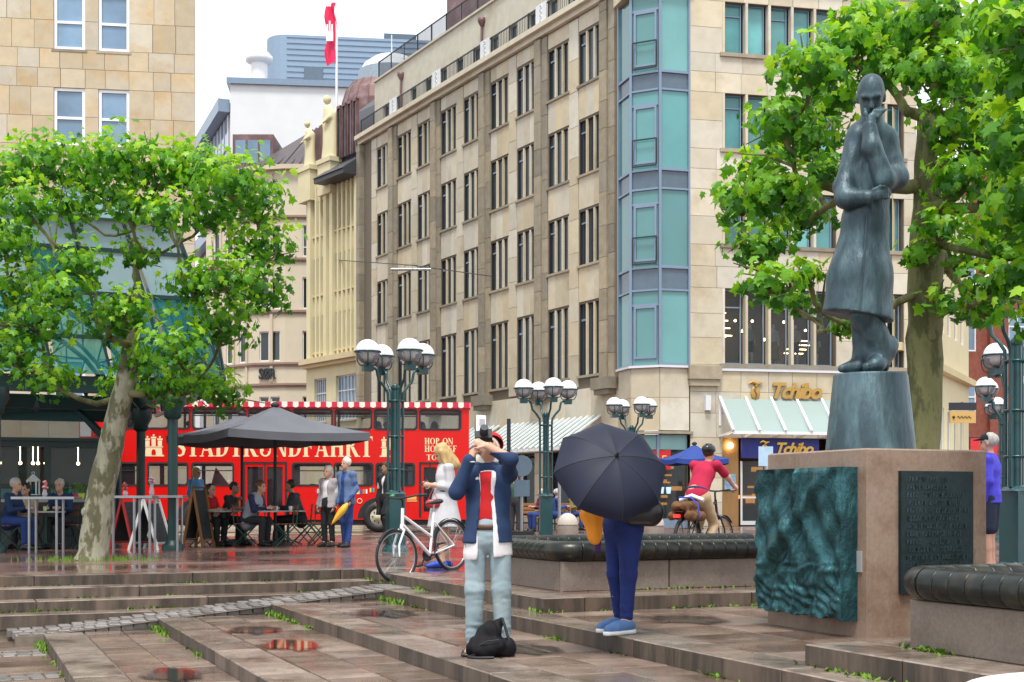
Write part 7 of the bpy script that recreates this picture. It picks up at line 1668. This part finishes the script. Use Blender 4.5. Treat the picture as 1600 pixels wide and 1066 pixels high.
# black backpack between his feet
bp = empty('backpack', (PX(768, 9.93), 9.9, pz), 0, 'black backpack standing between the feet of the photographer', 'backpack')
S = SDF(.035); S.chain([(-.06, 0, .07), (-.01, .03, .17), (.075, .05, .275)], [.1, .085, .028], flat=((0, 1, 0), 1.25)); S.rc((-.13, 0, .06), (.11, .02, .07), .06, .07); S.rc((-.07, -.06, .06), (.05, -.06, .09), .055, .05)
S.mesh('bag', fab('black_nylon', (.006, .006, .008), .75, spec=.25), .008, parent=bp, disp=lambda V: wrinkle(.012, 18, 18, 18, 12)(V)+wrinkle(.006, 45, 45, 30, 13)(V), cuts=[((0, 0, .003), (0, 0, -1))])
q = MB(); q.tube([(-.1, -.1, .09), (-.03, -.125, .13), (.06, -.11, .14)], .004, 5); q.build('zip', m_iron, bp)
q = MB(); q.tube([(-.12, -.07, .02), (-.17, -.12, .012), (-.1, -.17, .01), (.02, -.16, .012)], .011, 6); q.build('shoulder_strap', m_blk, bp)
q = MB(); q.tube([(.08, .03, .29), (.11, .0, .2), (.14, -.02, .1)], .012, 6); q.build('strap', m_blk, bp)

# ---- 2. woman under the dark umbrella, seen from behind
LY = 10.35; lz = -.13
J = stand(1.6, head=(0, -.06, 1.6), elbL=(.2, -.1, 1.16), wriL=(.06, -.22, 1.22), elbR=(-.24, .02, 1.14), wriR=(-.2, -.14, .98), kneL=(.095, -.03, .5), kneR=(-.1, .0, .5), ankL=(.1, -.06, .09), ankR=(-.1, .06, .09), toeL=(.11, -.23, .03), toeR=(-.11, -.11, .03))
lady, _h = figure('person', 'woman in tight blue jeans hidden to the waist by her dark umbrella', (PX(974, LY), LY, lz), R(-52), J, vox=.011, top=(fab('black_dotted_top', (.025, .025, .03), var=.6, vs=60), .95), bottom=('slim', jeansd, .93), hair=('long', darkh), g=1.08, seed=7)
for sd_ in 'LR':
    a, t_ = J['ank'+sd_], J['toe'+sd_]; d_ = Vector((t_.x-a.x, t_.y-a.y, 0)).normalized()
    p0, p1, p2 = a-d_*.04, a+d_*.12, a+d_*.2
    S = SDF(.02); S.chain([(p0.x, p0.y, .065), (p1.x, p1.y, .055), (p2.x, p2.y, .05)], [.046, .047, .035]); S.rc(tup(a+Vector((0, 0, -.0))), (p1.x, p1.y, .06), .048, .036); S.mesh('shoe', fab('blue_canvas_shoe', (.1, .2, .42)), .01, parent=lady, cuts=[((0, 0, .028), (0, 0, -1)), ((0, 0, .115), (0, 0, 1))])
    S = SDF(.01); S.chain([(p0.x, p0.y, .02), (p1.x, p1.y, .02), (p2.x, p2.y, .02)], [.052, .053, .042]); S.mesh('sole', m_whitef, .01, parent=lady, cuts=[((0, 0, .001), (0, 0, -1)), ((0, 0, .036), (0, 0, 1))])
    q = MB(); side = Vector((-d_.y, d_.x, 0))
    for k in range(4): c = a+d_*(.045+.022*k); q.tube([c+side*.03+Vector((0, 0, .1-.01*k-a.z)), c+Vector((0, 0, .112-.014*k-a.z)), c-side*.03+Vector((0, 0, .1-.01*k-a.z))], .006, 5)
    q.build('laces', m_whitef, lady)
m_umb = mat('midnight_blue_umbrella_cloth', (.008, .011, .03), .6, var=.2, vs=3, spec=.35)
ucen = P(957, 728, 9.75); ax = Vector((.16, -.8, .52)).normalized()
um = empty('umbrella', ucen, 0, 'open midnight blue umbrella hiding the woman in blue jeans', 'umbrella'); um.rotation_mode = 'QUATERNION'; um.rotation_quaternion = Vector((0, 0, 1)).rotation_difference(ax)
ur, ud, n = .44, .2, 8
for k in range(n):
    a0, a1 = 2*PI*k/n+.25, 2*PI*(k+1)/n+.25; rows = []
    for i in range(9):
        f_ = i/8; rad = ur*math.sin(f_*1.35)/math.sin(1.35); z = ud*(math.cos(f_*1.35)-math.cos(1.35))/(1-math.cos(1.35))-.07
        row = []
        for j in range(7):
            t_ = j/6; a = a0+(a1-a0)*t_; sg = 1-.075*f_*f_*math.sin(PI*t_); row.append((rad*sg*math.cos(a), rad*sg*math.sin(a), z-.022*f_*math.sin(PI*t_)))
        rows.append(row)
    q = MB(); q.sheet(rows); q.build('canopy_panel', m_umb, um)
    q = MB(); q.tube([rows[i][0] for i in range(0, 9)], .0035, 4); q.build('rib', m_iron, um)
q = MB(); q.tube([(0, 0, -.62), (0, 0, ud-.05)], .007, 8); q.lathe([(.018, ud-.085), (.014, ud-.06), (.008, ud-.03), (.002, ud-.02)], 10); q.build('shaft', m_iron, um); q = MB(); q.tube([(0, 0, -.72), (0, 0, -.6)], .016, 8); q.build('handle', m_blk, um)
sc_ = empty('orange_scarf', P(925, 800, 10.1), 0, 'orange cloth hanging from the arm of the umbrella woman', 'scarf')
S = SDF(.04); S.chain([(.02, 0, .1), (-.0, 0, -.02), (.02, 0, -.18)], [.045, .08, .06], flat=((0, 1, 0), 1.6)); S.mesh('cloth', fab('orange_cloth', (.8, .28, .02)), .01, parent=sc_, disp=wrinkle(.012, 40, 40, 5, 4)); S = SDF(.02); S.chain([(.05, .03, -.16), (.045, .03, -.3)], [.03, .022]); S.mesh('tassel', fab('purple_cloth', (.06, .01, .12)), .01, parent=sc_)
hb_ = empty('handbag', P(1003, 800, 10.15), 0, 'black leather handbag at the hip of the umbrella woman', 'handbag')
S = SDF(.04); S.rc((-.05, 0, -.02), (.06, 0, -.0), .1, .11, flat=((0, 1, 0), 1.7)); S.mesh('bag', mat('black_glossy_leather', (.012, .012, .014), .3), .012, parent=hb_, disp=wrinkle(.006)); q = MB(); q.tube([(-.12, 0, .05), (-.1, 0, .25), (-.06, .02, .4)], .012, 6); q.tube([(.12, 0, .07), (.1, 0, .25), (.05, .03, .4)], .012, 6); q.build('strap', m_blk, hb_); q = MB(); q.tube([(-.06, -.065, .085), (.03, -.075, .1), (.11, -.06, .085)], .006, 5); q.build('zip', m_steel, hb_)

# ---- 3. woman in the pale dress beside the bicycle
J = stand(1.7, head=(0, -.05, 1.62), face=(0, -.85, -.5), up=(0, -.5, .85), elbL=(.2, .02, 1.14), wriL=(.07, -.2, 1.17), elbR=(-.2, .02, 1.14), wriR=(-.07, -.2, 1.17), hdL=(-.4, -1, .1), hdR=(.4, -1, .1), kneL=(.08, -.04, .5), kneR=(-.08, .02, .5), ankL=(.08, -.06, .09), ankR=(-.07, .06, .09), toeL=(.08, -.23, .03), toeR=(-.07, -.11, .03))
dw, _h = figure('person', 'blond woman in a pale striped dress looking down beside the white bicycle', (PX(695, 18.05), 18.05, 0), R(-72), J, vox=.012, dress=(mat('pale_pinstripe_cotton', (.52, .52, .54), .85, var=.12, vs=60, stretch=(1, 1, .02)), .56, .27), hair=('long', blond), shoe=fab('blue_loafer', (.01, .06, .42), .5), seed=21)
q = MB(); q.torus((0, 0, 0), (0, 0, 1), .165, .018, 28, 6); o = q.build('belt', navy, dw, J['mid']-Vector((0, 0, .03))); o.scale = (1, .8, 1)
q = MB(); q.box(-.035, .035, -.006, .006, -.06, .06); o = q.build('phone', m_blk, None, dw.location+Matrix.Rotation(R(-72), 3, 'Z') @ Vector((0, -.3, 1.17))); tag(o, 'dark phone in the hands of the woman in the pale dress', 'phone'); o.rotation_euler = (R(-50), 0, R(-72))
rb2 = empty('red_handbag', dw.location+Vector((-.16, -.17, .93)), 0, 'small red handbag hanging at the front of the pale dress', 'handbag'); S = SDF(.03); S.rc((-.04, 0, -.05), (.05, 0, -.05), .06, .06, flat=((0, 1, 0), 1.8)); S.mesh('bag', mat('red_leather', (.5, .01, .02), .4), .011, parent=rb2); q = MB(); q.tube([(-.07, 0, -.02), (.0, 0, .14), (.08, 0, -.02)], .006, 5); q.build('strap', mat('red_leather', (.5, .01, .02)), rb2)

# ---- 4. couple by the tables
J = stand(1.79, elbL=(.24, .03, 1.14), wriL=(.2, -.1, .92), hdL=(0, -.4, -1), kneR=(-.09, .02, .51), ankR=(-.13, .1, .09), toeR=(-.14, -.07, .03), ankL=(.12, -.08, .09), toeL=(.14, -.25, .03))
cm, _h = figure('person', 'white haired man in a blue blazer and jeans holding a yellow folded umbrella', (PX(541, 26.3), 26.3, 0), R(-38), J, vox=.016, top=(fab('blue_check_shirt', (.02, .06, .25), var=.4, vs=25), .95), jacket=(fab('denim_blue_blazer', (.1, .16, .3)), .12, 1.0), bottom=('reg', denimb, .98), shoe=blkshoe, hair=('short', whith), seed=31)
hw_ = cm.matrix_basis @ (J['wriL']+Vector((0, -.05, -.07)))
yu = empty('folded_umbrella', hw_, 0, 'yellow folded umbrella with red tip held by the white haired man', 'umbrella'); a, b = Vector((.08, -.03, .12)), Vector((-.32, -.1, -.42))
q = MB(); q.tube([a.lerp(b, t_) for t_ in (.2, .32, .5, .75, .95)], [.02, .06, .075, .05, .015], 9); q.build('cloth', fab('yellow_nylon', (.75, .45, .03), .5), yu); q = MB(); q.tube([a.lerp(b, .93), b], .016, 6); q.build('tip', redk, yu); q = MB(); q.tube([a, a.lerp(b, .22)], .014, 6); q.build('handle', m_blk, yu)
J = stand(1.62, elbL=(.2, .02, 1.13), wriL=(.18, -.05, .9), toeL=(.12, -.16, .03))
figure('person', 'grey haired woman in a light grey jacket and black trousers beside the blue blazer', (PX(513, 26.5), 26.5, 0), R(-30), J, vox=.016, top=(whitec, .4), jacket=(fab('light_grey_jacket', (.36, .33, .34)), .1, 1.1), bottom=('slim', blackc, .98), shoe=blkshoe, hair=('bob', greyh), seed=41)
# ---- 5. man in the black overcoat behind the lamp
J = stand(1.8, kneL=(.1, -.12, .52), ankL=(.1, -.1, .1), toeL=(.11, -.27, .04), ankR=(-.1, .16, .1), toeR=(-.1, .0, .03), kneR=(-.1, .03, .52))
figure('person', 'man in a long black overcoat and white shirt walking behind the first lamp', (PX(603, 29.6), 29.6, 0), R(-40), J, vox=.017, skin=SK2, top=(whitec, .4), jacket=(blackc, .38, .55), bottom=('slim', blackc, .98), shoe=blkshoe, hair=('short', darkh), seed=51)
# ---- 6. person walking behind the easel
figure('person', 'fair haired person in a light blue top walking behind the wooden easel', (PX(307, 31.2), 31.2, 0), R(60), stand(1.72, kneL=(.1, -.1, .52), ankL=(.1, -.15, .1), toeL=(.11, -.32, .05), ankR=(-.1, .2, .12), toeR=(-.1, .05, .03)), vox=.018, top=(fab('light_blue_cotton', (.12, .32, .6)), .95), bottom=('slim', blackc, .97), shoe=m_whitef, hair=('bob', blond), seed=61)
# ---- 7. cyclist
al = .30
J = stand(1.8, pel=(-.0, .2, .98), mid=(0, .12, 1.13), chest=(0, .0, 1.3), neck=(0, -.1, 1.45), head=(0, -.15, 1.59), face=(.15, -1, -.05), hipL=(.09, .18, .95), hipR=(-.09, .18, .95), kneL=(.11, -.16, .72), kneR=(-.11, -.1, .56), ankL=(.11, .02, .44), ankR=(-.11, .08, .2), toeL=(.12, -.15, .4), toeR=(-.12, -.1, .16),
          shL=(.19, -.04, 1.42), shR=(-.19, -.04, 1.42), elbL=(.25, -.25, 1.24), elbR=(-.25, -.25, 1.24), wriL=(.27, -.42, 1.1), wriR=(-.27, -.42, 1.1), hdL=(0, -1, -.2), hdR=(0, -1, -.2))
cyc, _h = figure('person', 'cyclist in a crimson shirt, beige trousers and black helmet riding past the bench', (CYX-.0, CYY-.0, 0), CYA+R(90), J, vox=.013, top=(fab('crimson_cotton', (.42, .008, .05)), .36), bottom=('reg', fab('beige_chino', (.5, .37, .22)), .98), shoe=m_whitef, hair=('short', darkh), hat=('helmet', mat('black_helmet_shell', (.015, .017, .02), .25)), g=1.13, seed=71, curl=1.1)
q = MB(); q.torus((0, 0, 0), (0, 0, 1), .168, .016, 28, 6); o = q.build('belt', navy, cyc, J['pel']+Vector((0, -.03, .06))); o.scale = (1, .8, 1.2); o.rotation_euler = (R(28), 0, 0)
# ---- 8. man in the bright blue jacket
J = stand(1.78, toeL=(.12, -.15, .03))
bj, _h = figure('person', 'man in a bright blue jacket, dark shorts and black cap beside the pedestal', (PX(1546, 16.8), 16.8, 0), R(-120), J, vox=.013, jacket=(fab('bright_blue_nylon', (.05, .04, .6), .5), .08, 0), bottom=('wide', fab('navy_shorts', (.012, .02, .05)), .42), shoe=blkshoe, hair=('short', greyh), hat=('cap', blackc), seed=81)
# ---- 9. guests at the tables before the bus
sit = 'guests seated at the cafe tables'
def guest(u, Y, a, J, label, **k): return figure('person', label, (PX(u, Y), Y, 0), R(a), J, sit, vox=.018, **k)
guest(322, 27.3, 60, seated(1.68, -.08), 'seated woman in a red top with white shawl by the easel', top=(redk, .4), jacket=None, bottom=('reg', blackc, .95), shoe=blkshoe, hair=('bob', darkh), seed=91)
guest(349, 28.1, 75, seated(1.74, -.16, wriL=(.08, -.3, 1.0), elbL=(.2, -.25, .76)), 'seated dark clad man leaning on his hand', top=(charc, .45), bottom=('reg', blackc, .95), shoe=blkshoe, hair=('short', darkh), skin=SK2, seed=92)
guest(386, 27.0, 70, seated(1.76, -.2), 'seated man in a grey vest over a checked shirt', top=(fab('dark_check_shirt', (.02, .025, .08), var=.6, vs=30), .95), jacket=None, bottom=('reg', charc, .95), shoe=blkshoe, hair=('short', mat('brown_hair', (.12, .06, .03), .6)), seed=93, g=1.08)
S = SDF(.03); vr = empty('v'); D.objects.remove(vr)
gv = [o for o in D.objects if o.get('label') == 'seated man in a grey vest over a checked shirt'][0]
S.chain([(0, -.02, .5), (0, -.1, .72), (0, -.2, .92)], [.19, .185, .19], flat=((0, 1, 0), 1.3)); S.mesh('vest', fab('pale_grey_vest', (.32, .35, .42)), .018, parent=gv, disp=wrinkle(.006))
guest(469, 27.6, -95, seated(1.8, -.12), 'seated heavy dark clad man facing the vest wearer', top=(charc, .95), bottom=('reg', blackc, .95), shoe=blkshoe, hair=('short', darkh), skin=SK2, seed=94, g=1.2)
guest(12, 24.9, 80, seated(1.78, -.1), 'seated man in a navy jacket beside the pavilion post', top=(navy, .95), bottom=('reg', denimb, .95), shoe=blkshoe, hair=('short', greyh), seed=95, g=1.1)
guest(47, 25.9, -10, seated(1.66, -.1), 'seated woman in a beige cardigan before the kiosk', top=(beigec, .95), bottom=('reg', charc, .95), shoe=blkshoe, hair=('bob', darkh), seed=96)
guest(99, 25.8, -5, seated(1.78, -.1), 'seated grey haired man in navy between table and plane trunk', top=(navy, .95), bottom=('reg', charc, .95), shoe=blkshoe, hair=('short', greyh), seed=97)
# ---- 10. people under the awning and at the shop
figure('person', 'person in a dark green jacket standing by the round sign at the awning', (PX(805, 39), 39, 0), R(150), stand(1.74), vox=.022, top=(fab('dark_green_cloth', (.04, .09, .06)), .95), bottom=('reg', charc, .97), shoe=blkshoe, hair=('short', greyh), seed=101)
for u, Y, a, m_, lb in ((849, 40.3, -60, fab('plum_cloth', (.12, .03, .06)), 'seated guest in plum under the glass awning'), (866, 41.0, 100, denimb, 'seated guest in blue under the glass awning'), (893, 42.5, 60, fab('olive_cloth', (.18, .15, .05)), 'seated guest in olive under the glass awning')):
    figure('person', lb, (PX(u, Y), Y, 0), R(a), seated(1.72), 'guests under the glass awning', vox=.024, top=(m_, .95), bottom=('reg', denimb, .95), shoe=blkshoe, hair=('short', greyh), seed=int(u))
figure('person', 'person in black walking out of the coffee shop door', (PX(1188, 45.5), 45.5, 0), R(100), stand(1.72), vox=.022, top=(blackc, .95), bottom=('reg', blackc, .97), shoe=m_whitef, hair=('short', darkh), seed=111)
figure('person', 'distant person in red farther down the side street', (PX(1474, 40), 40, 0), R(20), stand(1.75), vox=.024, top=(redk, .95), bottom=('reg', charc, .97), shoe=blkshoe, hair=('short', darkh), seed=112)
# ---- 11. passengers on the upper deck
BMX = Matrix.Translation(bus.location) @ Matrix.Rotation(R(4), 4, 'Z')
for u, m_, hr_, lb in ((597, beigec, None, 'bald passenger in a window of the upper deck'), (676, redk, ('long', mat('auburn_hair', (.2, .08, .03), .6)), 'passenger in red with auburn hair in the upper deck'), (655, blackc, ('bob', darkh), 'dark haired passenger next to the one in red'), (584, charc, ('short', darkh), 'dark clad passenger beside the bald one'), (283, blackc, ('short', darkh), 'dark passenger silhouetted above the castle emblem')):
    figure('person', lb, BMX @ Vector((bx(u), .8, 2.05)), R(94), seated(1.7), 'bus passengers', vox=.024, top=(m_, .95), bottom=('reg', charc, .9), shoe=blkshoe, hair=hr_, seed=int(u))
